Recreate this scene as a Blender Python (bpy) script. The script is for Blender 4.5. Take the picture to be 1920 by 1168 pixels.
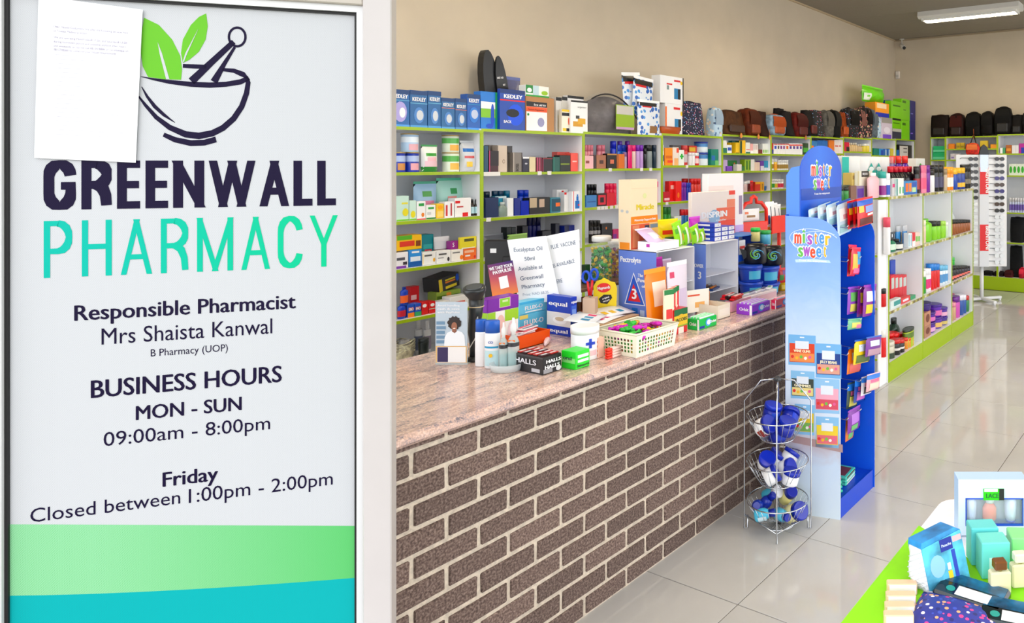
import bpy, bmesh, math, random
from mathutils import Vector, Matrix
random.seed(7)
for o in list(bpy.data.objects): bpy.data.objects.remove(o)
SC = bpy.context.scene
COL = SC.collection
# ---------------------------------------------------------------- camera
FPX, YAW, PX, PY, CAMH = 1343.3, math.radians(29.712), 1499.8, 307.1, 1.804
cd = bpy.data.cameras.new('camera'); cam = bpy.data.objects.new('camera', cd); COL.objects.link(cam)
cam.location = (0, 0, CAMH); cam.rotation_euler = (math.pi/2, 0, YAW - math.pi/2)
cd.sensor_fit = 'HORIZONTAL'; cd.sensor_width = 36.0; cd.lens = FPX/1920*36
cd.shift_x = (960-PX)/1920; cd.shift_y = -(584-PY)/1920
cd.clip_start = .05; cd.clip_end = 200
SC.camera = cam
# ---------------------------------------------------------------- world, lights, exposure
W = bpy.data.worlds.new('daylight'); SC.world = W; W.use_nodes = True
bg = W.node_tree.nodes['Background']; bg.inputs[0].default_value = (.96, .98, 1, 1); bg.inputs[1].default_value = 1.5
SC.view_settings.view_transform = 'Standard'; SC.view_settings.look = 'None'
SC.view_settings.gamma = 1; SC.view_settings.use_curve_mapping = False
SC.view_settings.exposure = 1.1
FIXTURES = [(8.9, 2.62), (8.9, .2), (5.9, 2.62), (5.9, .2), (2.9, 2.62), (2.9, .2)]  # only the first is in view; the rest are added to light the interior
CEIL = 3.76
for fx, fy in FIXTURES:
    l = bpy.data.lights.new('tube_light', 'AREA'); l.shape = 'RECTANGLE'; l.size = .16; l.size_y = 1.15; l.energy = 12; l.color = (1, .83, .58)
    lo = bpy.data.objects.new('tube_light', l); COL.objects.link(lo); lo.location = (fx, fy, CEIL-.0895)
# ---------------------------------------------------------------- pixel rays -> places on known planes
FW = Vector((math.cos(YAW), math.sin(YAW), 0)); RT = Vector((math.sin(YAW), -math.cos(YAW), 0)); UP = Vector((0, 0, 1)); CAM = Vector((0, 0, CAMH))
def ray(u, v): return FW + RT*((u-PX)/FPX) - UP*((v-PY)/FPX)
def at(u, v, X=None, Y=None, Z=None):
    d = ray(u, v)
    t = X/d.x if X is not None else Y/d.y if Y is not None else (Z-CAMH)/d.z
    return CAM + d*t
def depth(p): return (Vector(p)-CAM).dot(FW)
# ---------------------------------------------------------------- materials
MATS = {}
def lin(c):
    c = c/255
    return c/12.92 if c <= .04045 else ((c+.055)/1.055)**2.4
def L3(c): return (lin(c[0]), lin(c[1]), lin(c[2]), 1)
def mat(c, rough=.45, metal=0, trans=0, alpha=1, spec=.5, emit=0, noise=0, nscale=40, bump=0, coat=0):
    key = (tuple(c), rough, metal, trans, alpha, spec, emit, noise, nscale, bump, coat)
    if key in MATS: return MATS[key]
    m = bpy.data.materials.new('m_%d_%d_%d' % tuple(int(x) for x in c)); m.use_nodes = True
    if max(c)-min(c) > .3*max(c):  # inks and plastics of the goods are strongly coloured
        g = sum(c)/3; c = [max(0, min(255, (g+(x-g)*1.18)*.95)) for x in c]
    nt = m.node_tree; b = nt.nodes['Principled BSDF']
    b.inputs['Base Color'].default_value = L3(c); b.inputs['Roughness'].default_value = rough; b.inputs['Metallic'].default_value = metal
    b.inputs['Transmission Weight'].default_value = trans; b.inputs['Alpha'].default_value = alpha
    b.inputs['Specular IOR Level'].default_value = spec; b.inputs['Coat Weight'].default_value = coat
    if emit:
        b.inputs['Emission Color'].default_value = L3(c); b.inputs['Emission Strength'].default_value = emit
    if noise or bump:
        tc = nt.nodes.new('ShaderNodeTexCoord'); n = nt.nodes.new('ShaderNodeTexNoise'); n.inputs['Scale'].default_value = nscale; n.inputs['Detail'].default_value = 5
        nt.links.new(tc.outputs['Object'], n.inputs['Vector'])
        if noise:
            r = nt.nodes.new('ShaderNodeValToRGB'); e = r.color_ramp.elements
            e[0].position = .3; e[1].position = .7
            e[0].color = L3([max(0, x*(1-noise)) for x in c]); e[1].color = L3([min(255, x*(1+noise)) for x in c])
            nt.links.new(n.outputs['Fac'], r.inputs['Fac']); nt.links.new(r.outputs['Color'], b.inputs['Base Color'])
        if bump:
            bp = nt.nodes.new('ShaderNodeBump'); bp.inputs['Strength'].default_value = bump; bp.inputs['Distance'].default_value = .01
            nt.links.new(n.outputs['Fac'], bp.inputs['Height']); nt.links.new(bp.outputs['Normal'], b.inputs['Normal'])
    MATS[key] = m; return m
def pattern(name, base, spots, scale=60, thresh=.35, rough=.7, base2=None):
    """voronoi blobs in several colours over a base: printed fabric"""
    if name in MATS: return MATS[name]
    m = bpy.data.materials.new(name); m.use_nodes = True; nt = m.node_tree; b = nt.nodes['Principled BSDF']; b.inputs['Roughness'].default_value = rough
    tc = nt.nodes.new('ShaderNodeTexCoord'); v = nt.nodes.new('ShaderNodeTexVoronoi'); v.inputs['Scale'].default_value = scale
    nt.links.new(tc.outputs['Object'], v.inputs['Vector'])
    lt = nt.nodes.new('ShaderNodeMath'); lt.operation = 'LESS_THAN'; lt.inputs[1].default_value = thresh; nt.links.new(v.outputs['Distance'], lt.inputs[0])
    sep = nt.nodes.new('ShaderNodeSeparateColor'); nt.links.new(v.outputs['Color'], sep.inputs[0])
    r = nt.nodes.new('ShaderNodeValToRGB'); r.color_ramp.interpolation = 'CONSTANT'; els = r.color_ramp.elements
    while len(els) < len(spots): els.new(1)
    for i, s in enumerate(spots): els[i].position = i/len(spots); els[i].color = L3(s)
    nt.links.new(sep.outputs[0], r.inputs['Fac'])
    mx = nt.nodes.new('ShaderNodeMix'); mx.data_type = 'RGBA'; mx.inputs[6].default_value = L3(base)
    nt.links.new(lt.outputs[0], mx.inputs[0]); nt.links.new(r.outputs['Color'], mx.inputs[7]); nt.links.new(mx.outputs[2], b.inputs['Base Color'])
    MATS[name] = m; return m
# ---------------------------------------------------------------- mesh builder
class MB:
    def __init__(s): s.v = []; s.f = []; s.sm = []
    def add(s, vs, fs, smooth=False):
        k = len(s.v); s.v += [tuple(p) for p in vs]; s.f += [tuple(i+k for i in f) for f in fs]; s.sm += [smooth]*len(fs); return s
    def box(s, x0, x1, y0, y1, z0, z1, c=0):
        if c <= 0:
            return s.add([(x0,y0,z0),(x1,y0,z0),(x1,y1,z0),(x0,y1,z0),(x0,y0,z1),(x1,y0,z1),(x1,y1,z1),(x0,y1,z1)],
                     [(0,3,2,1),(4,5,6,7),(0,1,5,4),(1,2,6,5),(2,3,7,6),(3,0,4,7)])
        c = min(c, (x1-x0)*.45, (y1-y0)*.45, (z1-z0)*.45)
        vs = []; X = (x0, x1); Y = (y0, y1); Z = (z0, z1)
        for i in (0,1):
            for j in (0,1):
                for k in (0,1):
                    sx = c if i == 0 else -c; sy = c if j == 0 else -c; sz = c if k == 0 else -c
                    vs += [(X[i], Y[j]+sy, Z[k]+sz), (X[i]+sx, Y[j], Z[k]+sz), (X[i]+sx, Y[j]+sy, Z[k])]
        def I(i,j,k,a): return (i*4+j*2+k)*3+a
        fs = []
        for i in (0,1): q = [I(i,0,0,0), I(i,1,0,0), I(i,1,1,0), I(i,0,1,0)]; fs.append(q if i else q[::-1])
        for j in (0,1): q = [I(0,j,0,1), I(1,j,0,1), I(1,j,1,1), I(0,j,1,1)]; fs.append(q[::-1] if j else q)
        for k in (0,1): q = [I(0,0,k,2), I(1,0,k,2), I(1,1,k,2), I(0,1,k,2)]; fs.append(q if k else q[::-1])
        for j in (0,1):
            for k in (0,1): fs.append([I(0,j,k,1), I(1,j,k,1), I(1,j,k,2), I(0,j,k,2)])
        for i in (0,1):
            for k in (0,1): fs.append([I(i,0,k,0), I(i,1,k,0), I(i,1,k,2), I(i,0,k,2)])
        for i in (0,1):
            for j in (0,1): fs.append([I(i,j,0,0), I(i,j,1,0), I(i,j,1,1), I(i,j,0,1)])
        for i in (0,1):
            for j in (0,1):
                for k in (0,1): fs.append([I(i,j,k,0), I(i,j,k,1), I(i,j,k,2)])
        return s.add(vs, fs)
    def lathe(s, prof, n=20, cx=0, cy=0, sx=1, sy=1, smooth=True, cap=True):
        k = len(s.v); vs = []; fs = []
        for r, z in prof:
            for i in range(n):
                a = 2*math.pi*i/n; vs.append((cx+r*sx*math.cos(a), cy+r*sy*math.sin(a), z))
        for j in range(len(prof)-1):
            for i in range(n):
                i2 = (i+1) % n; fs.append((j*n+i, j*n+i2, (j+1)*n+i2, (j+1)*n+i))
        s.add(vs, fs, smooth)
        if cap:
            k0 = k; s.f.append(tuple(k0+i for i in range(n))[::-1]); s.sm.append(False)
            k1 = k+(len(prof)-1)*n; s.f.append(tuple(k1+i for i in range(n))); s.sm.append(False)
        return s
    def tube(s, pts, r, n=8, closed=False, smooth=True):
        pts = [Vector(p) for p in pts]; m = len(pts); vs = []; fs = []; up = None
        for i, p in enumerate(pts):
            a = pts[i-1] if (i > 0 or closed) else p; b = pts[(i+1) % m] if (i < m-1 or closed) else p
            t = (b-a).normalized()
            if up is None: up = t.orthogonal().normalized()
            up = (up - t*up.dot(t)).normalized(); bi = t.cross(up)
            rr = r[i] if isinstance(r, (list, tuple)) else r
            for k in range(n):
                an = 2*math.pi*k/n; vs.append(p + up*(rr*math.cos(an)) + bi*(rr*math.sin(an)))
        for i in range(m if closed else m-1):
            j = (i+1) % m
            for k in range(n):
                k2 = (k+1) % n; fs.append((i*n+k, i*n+k2, j*n+k2, j*n+k))
        s.add(vs, fs, smooth)
        if not closed:
            b0 = len(s.v)-m*n; s.f.append(tuple(b0+i for i in range(n))[::-1]); s.sm.append(False)
            b1 = len(s.v)-n; s.f.append(tuple(b1+i for i in range(n))); s.sm.append(False)
        return s
    def prism(s, poly, y0, y1):
        """polygon in x,z extruded along y"""
        n = len(poly); vs = [(x, y0, z) for x, z in poly]+[(x, y1, z) for x, z in poly]
        fs = [tuple(range(n)), tuple(range(2*n-1, n-1, -1))]+[(i, i+n, (i+1) % n+n, (i+1) % n) for i in range(n)]
        return s.add(vs, fs)
    def grid(s, fn, nu, nv, smooth=True, flip=False):
        vs = [fn(i/nu, j/nv) for j in range(nv+1) for i in range(nu+1)]; fs = []
        for j in range(nv):
            for i in range(nu):
                a = j*(nu+1)+i; q = (a, a+1, a+nu+2, a+nu+1); fs.append(q[::-1] if flip else q)
        return s.add(vs, fs, smooth)
    def mesh(s, name):
        m = bpy.data.meshes.new(name); m.from_pydata(s.v, [], s.f)
        m.polygons.foreach_set('use_smooth', s.sm)
        b = bmesh.new(); b.from_mesh(m); bmesh.ops.recalc_face_normals(b, faces=b.faces); b.to_mesh(m); b.free()
        m.update(); return m
def link(name, data, m=None, parent=None, loc=(0,0,0), rz=0, rx=0, ry=0):
    o = bpy.data.objects.new(name, data); COL.objects.link(o)
    if m is not None and data is not None and not data.materials: data.materials.append(m)
    if parent is not None: o.parent = parent
    o.location = loc; o.rotation_euler = (rx, ry, rz); return o
def part(name, mb, m, parent, loc=(0,0,0), rz=0, rx=0, ry=0): return link(name, mb.mesh(name), m, parent, loc, rz, rx, ry)
def tag(o, label, cat, group=None, kind=None):
    if label: o['label'] = label
    if cat: o['category'] = cat
    if group: o['group'] = group
    if kind: o['kind'] = kind
    return o
def struct(name, mb, m, label=None):
    o = part(name, mb, m, None); o['kind'] = 'structure'
    if label: o['label'] = label
    return o
def empty(name, loc, rz, label, cat, group=None):
    o = link(name, None, None, None, loc, rz); return tag(o, label, cat, group)
def copy_tree(o, parent=None):
    c = o.copy(); COL.objects.link(c)
    if parent is not None: c.parent = parent
    for ch in [q for q in o.children]: copy_tree(ch, c)
    return c
# lettering: text turned to a mesh, unit cap height, laid in local x,z facing -y
TXT = {}
FONT = None
def text_mesh(s, bold=0):
    k = (s, bold)
    if k not in TXT:
        c = bpy.data.curves.new('t', 'FONT'); c.body = s
        if FONT: c.font = FONT
        c.resolution_u = 3
        o = bpy.data.objects.new('t', c); m = bpy.data.meshes.new_from_object(o)
        vs = [v.co.copy() for v in m.vertices] or [Vector((0, 0, 0)), Vector((1, 0, 0))]; fs = [tuple(p.vertices) for p in m.polygons]
        bpy.data.objects.remove(o)
        sh = [(0, 0)] if not bold else [(-bold, 0), (-bold/3, bold/3), (bold/3, -bold/3), (bold, 0)]
        x0, x1 = min(v.x for v in vs)-abs(bold), max(v.x for v in vs)+abs(bold)
        mb = MB()
        for i, (dx, dz) in enumerate(sh): mb.add([((v.x+dx-(x0+x1)/2)/(x1-x0), -.00004*i, (v.y+dz)/CAPH) for v in vs], fs)
        m2 = bpy.data.meshes.new('lettering'); m2.from_pydata(mb.v, [], mb.f); m2.update(); TXT[k] = m2
    return TXT[k]
_c = bpy.data.curves.new('t', 'FONT'); _c.body = 'H'
if FONT: _c.font = FONT
_o = bpy.data.objects.new('t', _c); _m = bpy.data.meshes.new_from_object(_o)
CAPH = max(v.co.y for v in _m.vertices); bpy.data.objects.remove(_o)
def lettering(parent, s, x, z, w, h, c, y=-.0012, bold=0, rx=0, rz=0, ry=0, m=None, name='lettering'):
    """centre x, baseline z, width w, cap height h"""
    m = m or mat(c, .5)
    me = text_mesh(s, bold); k = (s, bold, m.name)
    if k not in TXT: d = me.copy(); d.materials.clear(); d.materials.append(m); TXT[k] = d
    o = link(name, TXT[k], None, parent, (x, y, z), rz, rx, ry); o.scale = (w, 1, h); return o
def panel(parent, x0, x1, z0, z1, c, y=-.0006, name='label_panel', m=None, t=.0005):
    return part(name, MB().box(x0, x1, y-t, y, z0, z1), m or mat(c, .4), parent)
def ellipse_poly(cx, cz, rx, rz, n=20, a0=0, a1=2*math.pi): return [(cx+rx*math.cos(a0+(a1-a0)*i/n), cz+rz*math.sin(a0+(a1-a0)*i/n)) for i in range(n)]
def blob(parent, poly, c, y=-.0012, name='picture_panel', t=.0005, m=None):
    return part(name, MB().prism(poly, y-t, y), m or mat(c, .45), parent)
# ================================================================ the setting
LIME = (156, 182, 16); WHITE = (240, 241, 244)
WALLC = (206, 192, 170)
m_wall = mat(WALLC, .8, noise=.02, nscale=3, bump=.03)
m_lime = mat(LIME, .4); m_white = mat(WHITE, .35)
WY, WX = 4.32, 10.62
struct('wall_left', MB().box(.2, WX+.12, WY, WY+.12, 0, CEIL+.1), m_wall)
struct('wall_back', MB().box(WX, WX+.12, -3.2, WY, 0, CEIL+.1), m_wall)
# floor: grout bed with porcelain tiles
m_tile = mat((192, 190, 187), .07, noise=.025, nscale=2.5, spec=.6)
fl = struct('floor', MB().box(-6, WX, -6, WY, -.05, -.003), mat((92, 84, 76), .8, noise=.1, nscale=8), 'cream glossy porcelain tile floor with thin dark joints')
TS, TX, TY = .6, 2.4217, 1.6754
tile_me = MB().box(.002, TS-.002, .002, TS-.002, -.008, 0, .0012).mesh('tile')
def pj(p):
    d = Vector(p)-CAM; z = d.dot(FW)
    return (PX+FPX*d.dot(RT)/z, PY-FPX*d.z/z) if z > .2 else None
for i in range(-6, 15):
    for j in range(-9, 5):
        x, y = TX+i*TS, TY+j*TS
        if x+TS > WX+.01 or y+TS > WY+.01: continue
        ps = [pj((x+a*TS, y+b*TS, 0)) for a in (0, 1) for b in (0, 1)]
        ps = [p for p in ps if p]
        if not ps or max(p[0] for p in ps) < -600 or min(p[0] for p in ps) > 3600 or min(p[1] for p in ps) > 2400: continue
        link('tile', tile_me, m_tile, fl, (x, y, 0))
# pavement outside under the daylight
struct('floor_outside', MB().box(-30, -6, -30, 30, -.06, -.01).box(-6, WX, -30, -6, -.06, -.01), mat((190, 186, 178), .9, noise=.05))
# ceiling with boards running across
m_ceil = mat((146, 139, 128), .7, noise=.01)
ce = struct('ceiling', MB().box(.2, WX, -3.2, WY, CEIL+.012, CEIL+.1), mat((120, 114, 104), .8))
bm_ = MB().box(.002, .598, -3.2, WY-.002, CEIL-.0, CEIL+.012, .002).mesh('ceiling_board')
for i in range(17): link('ceiling_board', bm_, m_ceil, ce, (.35+i*.6, 0, 0))
struct('trim_1', MB().box(WX-.018, WX, -3.2, WY-.018, CEIL-.02, CEIL), mat((176, 158, 130), .7))
struct('trim_2', MB().box(.3, WX, WY-.018, WY, CEIL-.02, CEIL), mat((190, 170, 138), .7))
# ceiling lamps: white housing, louvre of bright cells
def lamp(fx, fy, label):
    t = empty('ceiling_lamp', (fx, fy, CEIL), 0, label, 'lamp', 'fluorescent lamps on the ceiling')
    part('housing', MB().prism([(-.13, 0), (-.14, -.06), (-.1, -.085), (.1, -.085), (.14, -.06), (.13, 0)], -.64, .64), mat((225, 225, 222), .35), t)
    fr = part('louvre_frame', MB().box(-.1, -.085, -.58, .58, -.115, -.085).box(.085, .1, -.58, .58, -.115, -.085).box(-.1, .1, -.6, -.58, -.115, -.085).box(-.1, .1, .58, .6, -.115, -.085), mat((230, 232, 230), .3), t)
    bl = MB().box(-.085, .085, -.006, .006, -.115, -.09).mesh('louvre_blade')
    for i in range(11): link('louvre_blade', bl, mat((190, 180, 150), .25, metal=.6), fr, (0, -.58+1.16*(i+1)/12, 0))
    part('tube', MB().box(-.08, .08, -.575, .575, -.0885, -.086), mat((255, 246, 228), .4, emit=6), t)
    return t
for i, (fx, fy) in enumerate(FIXTURES): lamp(fx, fy, 'white fluorescent ceiling lamp with a louvre of bright cells' if i == 0 else 'white fluorescent ceiling lamp beyond the edge of the picture')
c = empty('security_camera', (WX-.02, 4.18, CEIL-.0), 0, 'small white bullet camera under the ceiling in the room corner', 'camera')
part('mount', MB().lathe([(.04, -.012), (.04, 0)], 14).tube([(0, 0, -.01), (0, 0, -.07), (-.02, -.02, -.1)], .012), mat((225, 222, 215), .4), c, (-.05, 0, 0))
bd = part('housing', MB().tube([(.02, .02, -.09), (-.06, -.06, -.15)], .032, 14), mat((225, 222, 215), .4), c, (-.05, 0, 0))
part('lens', MB().tube([(-.058, -.058, -.1485), (-.068, -.068, -.156)], .026, 14), mat((15, 15, 18), .2), bd)
p_ = at(1684, 141, X=WX)
s_ = empty('motion_sensor', (WX, p_.y, p_.z), -math.pi/2, 'small white motion sensor on the back wall by the corner', 'sensor')
part('case', MB().box(-.035, .035, -.04, 0, -.06, .06, .01), mat((228, 220, 212), .4), s_)
part('window', MB().box(-.025, .025, -.044, -.04, -.04, .0, .002), mat((200, 195, 190), .3), s_)
# ---------------------------------------------------------------- glazed door leaf with the printed film
ZR = 1.77; SDIR = YAW-math.radians(70.5)
DX = Vector((math.cos(SDIR), math.sin(SDIR), 0)); DN = Vector((math.sin(SDIR), -math.cos(SDIR), 0))
P0 = CAM + FW*ZR + RT*((667-PX)/FPX*ZR); P0.z = 0
def sg(u, v):
    d = ray(u, v); t = (P0-CAM).dot(DN)/d.dot(DN); p = CAM+d*t
    return ((p-P0).dot(DX), p.z)
XL = sg(22, 600)[0]; ZT = sg(667, 30)[1]; ZB = .16
m_alu = mat((226, 226, 228), .35, noise=.02, nscale=6); m_gask = mat((14, 12, 12), .6)
dr = link('door_1', None, None, None, (P0.x, P0.y, 0), SDIR); dr['kind'] = 'structure'; dr['label'] = 'white aluminium glazed door leaf'
fwid = .062
part('gasket', MB().box(XL-.006, XL, -.012, .012, ZB-.006, ZT+.006).box(0, .006, -.012, .012, ZB-.006, ZT+.006).box(XL, 0, -.012, .012, ZT, ZT+.006).box(XL, 0, -.012, .012, ZB-.006, ZB), m_gask, dr)
b = MB()
b.prism([(.006, ZB-.1), (.022, ZB-.1), (.022, ZT+.022), (.006, ZT+.006)], -.02, .02)
b.prism([(XL-.02, ZT+.022), (XL-.006, ZT+.006), (.006, ZT+.006), (.022, ZT+.022)], -.02, .02)
b.prism([(XL-.016, ZB-.1), (XL-.006, ZB-.1), (XL-.006, ZT+.006), (XL-.016, ZT+.018)], -.02, .02)
part('glazing_bead', b, mat((206, 206, 206), .3), dr)
part('stile', MB().box(.022, .022+fwid, -.035, .03, .01, ZT+.11, .003), mat((186, 180, 178), .4, noise=.02, nscale=5), dr)
part('stile', MB().box(XL-.03, XL-.016, -.035, .03, .01, ZT+.11, .003), mat((205, 214, 214), .35), dr)
part('top_rail', MB().box(XL-.016, .022, -.03, .03, ZT+.022, ZT+.11, .003), mat((176, 168, 156), .4), dr)
part('bottom_rail', MB().box(XL-.016, .022, -.03, .03, .01, ZB-.006, .003), m_alu, dr)
part('pane', MB().box(XL, 0, -.003, .003, ZB, ZT), mat((225, 240, 238), .03, alpha=.35), dr)
# the neighbouring leaf, a sliver of it left of the sign
d2 = link('door_2', None, None, None, (P0.x+DX.x*(XL-.05)-DN.x*.12, P0.y+DX.y*(XL-.05)-DN.y*.12, 0), SDIR); d2['kind'] = 'structure'; d2['label'] = 'grey door leaf standing behind the sign door'
zt2 = sg(10, 20)[1]
part('stile', MB().box(-.05, .012, -.02, .02, .01, zt2+.06, .003), mat((128, 128, 126), .4), d2)
part('pane', MB().box(-.62, -.05, -.003, .003, .1, zt2), mat((120, 122, 124), .2), d2)
part('top_rail', MB().box(-.62, .012, -.02, .02, zt2+.06, zt2+.12, .003), mat((215, 205, 185), .4), d2)
# printed perforated film = the shop sign
def film(name, c, c2=None, gx=(0, 1)):
    m = bpy.data.materials.new(name); m.use_nodes = True; nt = m.node_tree; b = nt.nodes['Principled BSDF']; b.inputs['Roughness'].default_value = .5; b.inputs['Specular IOR Level'].default_value = .12
    tc = nt.nodes.new('ShaderNodeTexCoord'); v = nt.nodes.new('ShaderNodeTexVoronoi'); v.inputs['Scale'].default_value = 270; v.inputs['Randomness'].default_value = 0; v.voronoi_dimensions = '2D'
    mp = nt.nodes.new('ShaderNodeMapping'); mp.inputs['Rotation'].default_value = (math.pi/2, 0, 0); nt.links.new(tc.outputs['Object'], mp.inputs[0])
    sp = nt.nodes.new('ShaderNodeSeparateXYZ'); cb = nt.nodes.new('ShaderNodeCombineXYZ'); nt.links.new(tc.outputs['Object'], sp.inputs[0])
    a1 = nt.nodes.new('ShaderNodeMath'); a1.operation = 'ADD'; nt.links.new(sp.outputs[0], a1.inputs[0]); nt.links.new(sp.outputs[2], a1.inputs[1])
    a2 = nt.nodes.new('ShaderNodeMath'); a2.operation = 'SUBTRACT'; nt.links.new(sp.outputs[0], a2.inputs[0]); nt.links.new(sp.outputs[2], a2.inputs[1])
    nt.links.new(a1.outputs[0], cb.inputs[0]); nt.links.new(a2.outputs[0], cb.inputs[1]); nt.links.new(cb.outputs[0], v.inputs['Vector'])
    lt = nt.nodes.new('ShaderNodeMath'); lt.operation = 'LESS_THAN'; lt.inputs[1].default_value = .27; nt.links.new(v.outputs['Distance'], lt.inputs[0])
    mx = nt.nodes.new('ShaderNodeMix'); mx.data_type = 'RGBA'; nt.links.new(lt.outputs[0], mx.inputs[0])
    dk = [x*.84+12 for x in c]; mx.inputs[6].default_value = L3(c); mx.inputs[7].default_value = L3(dk)
    if c2:
        r = nt.nodes.new('ShaderNodeValToRGB'); mr = nt.nodes.new('ShaderNodeMapRange'); mr.inputs[1].default_value = gx[0]; mr.inputs[2].default_value = gx[1]
        nt.links.new(sp.outputs[0], mr.inputs[0]); nt.links.new(mr.outputs[0], r.inputs[0]); r.color_ramp.elements[0].color = L3(c); r.color_ramp.elements[1].color = L3(c2)
        nt.links.new(r.outputs[0], mx.inputs[6])
    nt.links.new(mx.outputs[2], b.inputs['Base Color']); return m
sn = empty('shop_sign', (P0.x+DN.x*.004, P0.y+DN.y*.004, 0), SDIR, 'white printed film on the glass door with pharmacy name and opening hours', 'sign')
def spoly(name, pts, m, y):
    return part(name, MB().prism([sg(u, v) for u, v in pts], y-.0004, y), m, sn)
part('film', MB().box(XL, 0, -.001, 0, ZB, ZT), film('film_white', (187, 189, 192)), sn)
NAVY = (16, 6, 42)
INK = film('film_ink', NAVY)
spoly('green_band', [(22, 981)]+[(22+i*64.5, 981+3*i/10) for i in range(1, 11)]+[(667, 1081)]+[(667-64.5*i, 1081+33*(1-(1-i/10)**1.6)) for i in range(1, 11)], film('film_green', (84, 178, 98), (134, 194, 148), (0, -.5)), -.0012)
spoly('teal_band', [(667-64.5*i, 1081+33*(1-(1-i/10)**1.6)) for i in range(0, 11)]+[(22, 1400), (667, 1400)], film('film_teal', (0, 158, 160)), -.0012)
def sl(s, u0, v0, u1, v1, cap, bold=0, m=None):
    """text line from baseline-left pixel to baseline-right pixel, cap height in pixels at the left end"""
    a = sg(u0, v0); b = sg(u1, v1); z = (a[1]+b[1])/2; um, vm = (u0+u1)/2, (v0+v1)/2
    h = sg(um, vm-cap)[1]-sg(um, vm)[1]
    lettering(sn, s, (a[0]+b[0])/2, z, b[0]-a[0], h, NAVY, y=-.0016, bold=bold, m=m or INK)
# the two big name lines: letters drawn as strokes in a unit cell
def arc(cx, cz, rx, rz, a0, a1, n=8): return [(cx+rx*math.cos(math.radians(a0+(a1-a0)*i/n)), cz+rz*math.sin(math.radians(a0+(a1-a0)*i/n))) for i in range(n+1)]
GLY = {
 'P': (.88, [[(0,0),(0,1)], [(0,1),(.5,1)]+arc(.5,.73,.5,.27,90,-90)+[(0,.46)]]),
 'R': (.92, [[(0,0),(0,1)], [(0,1),(.5,1)]+arc(.5,.75,.5,.25,90,-90)+[(0,.5)], [(.55,.5),(.8,.42),(.95,.25),(1,0)]]),
 'H': (.95, [[(0,0),(0,1)], [(1,0),(1,1)], [(0,.53),(1,.53)]]),
 'A': (1.0, [[(0,0),(.5,1)], [(1,0),(.5,1)], [(.2,.3),(.8,.3)]]),
 'M': (1.25, [[(0,0),(0,1)], [(0,1),(.5,0)], [(.5,0),(1,1)], [(1,1),(1,0)]]),
 'C': (.9, [arc(.5,.7,.5,.3,10,180)+arc(.5,.3,.5,.3,180,350)]),
 'Y': (1.0, [[(0,1),(.5,.42)], [(1,1),(.5,.42)], [(.5,.45),(.5,0)]]),
 'G': (.95, [arc(.5,.7,.5,.3,5,180)+arc(.5,.3,.5,.3,180,360)+[(1,.48),(.55,.48)]]),
 'E': (.72, [[(0,0),(0,1)], [(0,1),(1,1)], [(0,.5),(.92,.5)], [(0,0),(1,0)]]),
 'N': (1.0, [[(0,0),(0,1)], [(0,1),(1,0)], [(1,0),(1,1)]]),
 'W': (1.55, [[(0,1),(.25,0)], [(.25,0),(.5,1)], [(.5,1),(.75,0)], [(.75,0),(1,1)]]),
 'L': (.68, [[(0,1),(0,0)], [(0,0),(1,0)]])}
def big(s, u0, v0, u1, v1, cap, sw, gap, m):
    """one letter = one part; sw = stroke width as share of cap height"""
    a = sg(u0, v0); b = sg(u1, v1); h = sg((u0+u1)/2, (v0+v1)/2-cap)[1]-sg((u0+u1)/2, (v0+v1)/2)[1]; z0 = (a[1]+b[1])/2
    tot = sum(GLY[c][0] for c in s)+gap*(len(s)-1); k = (b[0]-a[0])/tot; x = a[0]; st = sw*h
    for c in s:
        w = GLY[c][0]*k; mb = MB()
        for pl in GLY[c][1]:
            hz = st*.95 if sw > .15 else st*1.05
            q = [(x+st/2+px*(w-st), z0+hz/2+pz*(h-hz)) for px, pz in pl]; n = len(q); vs = []
            for i in range(n):
                t0 = Vector(q[i])-Vector(q[max(0, i-1)]); t1 = Vector(q[min(n-1, i+1)])-Vector(q[i])
                t = ((t0.normalized() if t0.length else t0)+(t1.normalized() if t1.length else t1)).normalized(); nn = Vector((-t.y, t.x))
                p = Vector(q[i]); e = Vector((0, 0)); hw = (st*abs(nn.x)+hz*abs(nn.y))/2
                if c in 'AMNWY' and n == 2 and abs(t.y) > .3: hw = st/2*(1.0 if sw < .15 else 1.06)/max(.6, abs(t.y))*abs(t.y)
                diag = abs(t.x) > .12 and abs(t.y) > .12 and n == 2
                if n == 2: e = t*(hz/2 if abs(t.y) > .5 else st/2)*(-1 if i == 0 else 1)
                if diag: # cut diagonal strokes level at top and bottom
                    d = Vector((st/2/abs(t.y)*(.9 if sw > .15 else .9), 0)); zz = z0 if q[i][1] < z0+h*.2 else z0+h if q[i][1] > z0+h*.8 else q[i][1]
                    p = Vector((p.x+t.x/t.y*(zz-p.y), zz)); e = Vector((0, 0)); vs.append((p+d, p-d)); continue
                vs.append((p+e+nn*hw, p+e-nn*hw))
            mb.add([(r.x, -.0016-.00006*GLY[c][1].index(pl), r.y) for pr in vs for r in pr], [(2*i, 2*i+1, 2*i+3, 2*i+2) for i in range(n-1)])
        part('letter', mb, m, sn); x += w+gap*k
big('GREENWALL', 85, 393, 631, 385, 88, .162, .17, INK)
big('PHARMACY', 85, 520, 633, 499, 101, .088, .3, film('film_turq', (0, 170, 152), (0, 186, 118), (-.5, 0)))
sl('Responsible Pharmacist', 142, 599, 556, 578, 27, .022)
sl('Mrs Shaista Kanwal', 193, 645, 512, 624, 29)
sl('B Pharmacy (UOP)', 285, 666, 429, 658, 13)
sl('BUSINESS HOURS', 173, 744, 530, 715, 31, .022)
sl('MON - SUN', 257, 785, 455, 768, 25, .022)
sl('09:00am - 8:00pm', 197, 833, 508, 805, 25)
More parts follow.
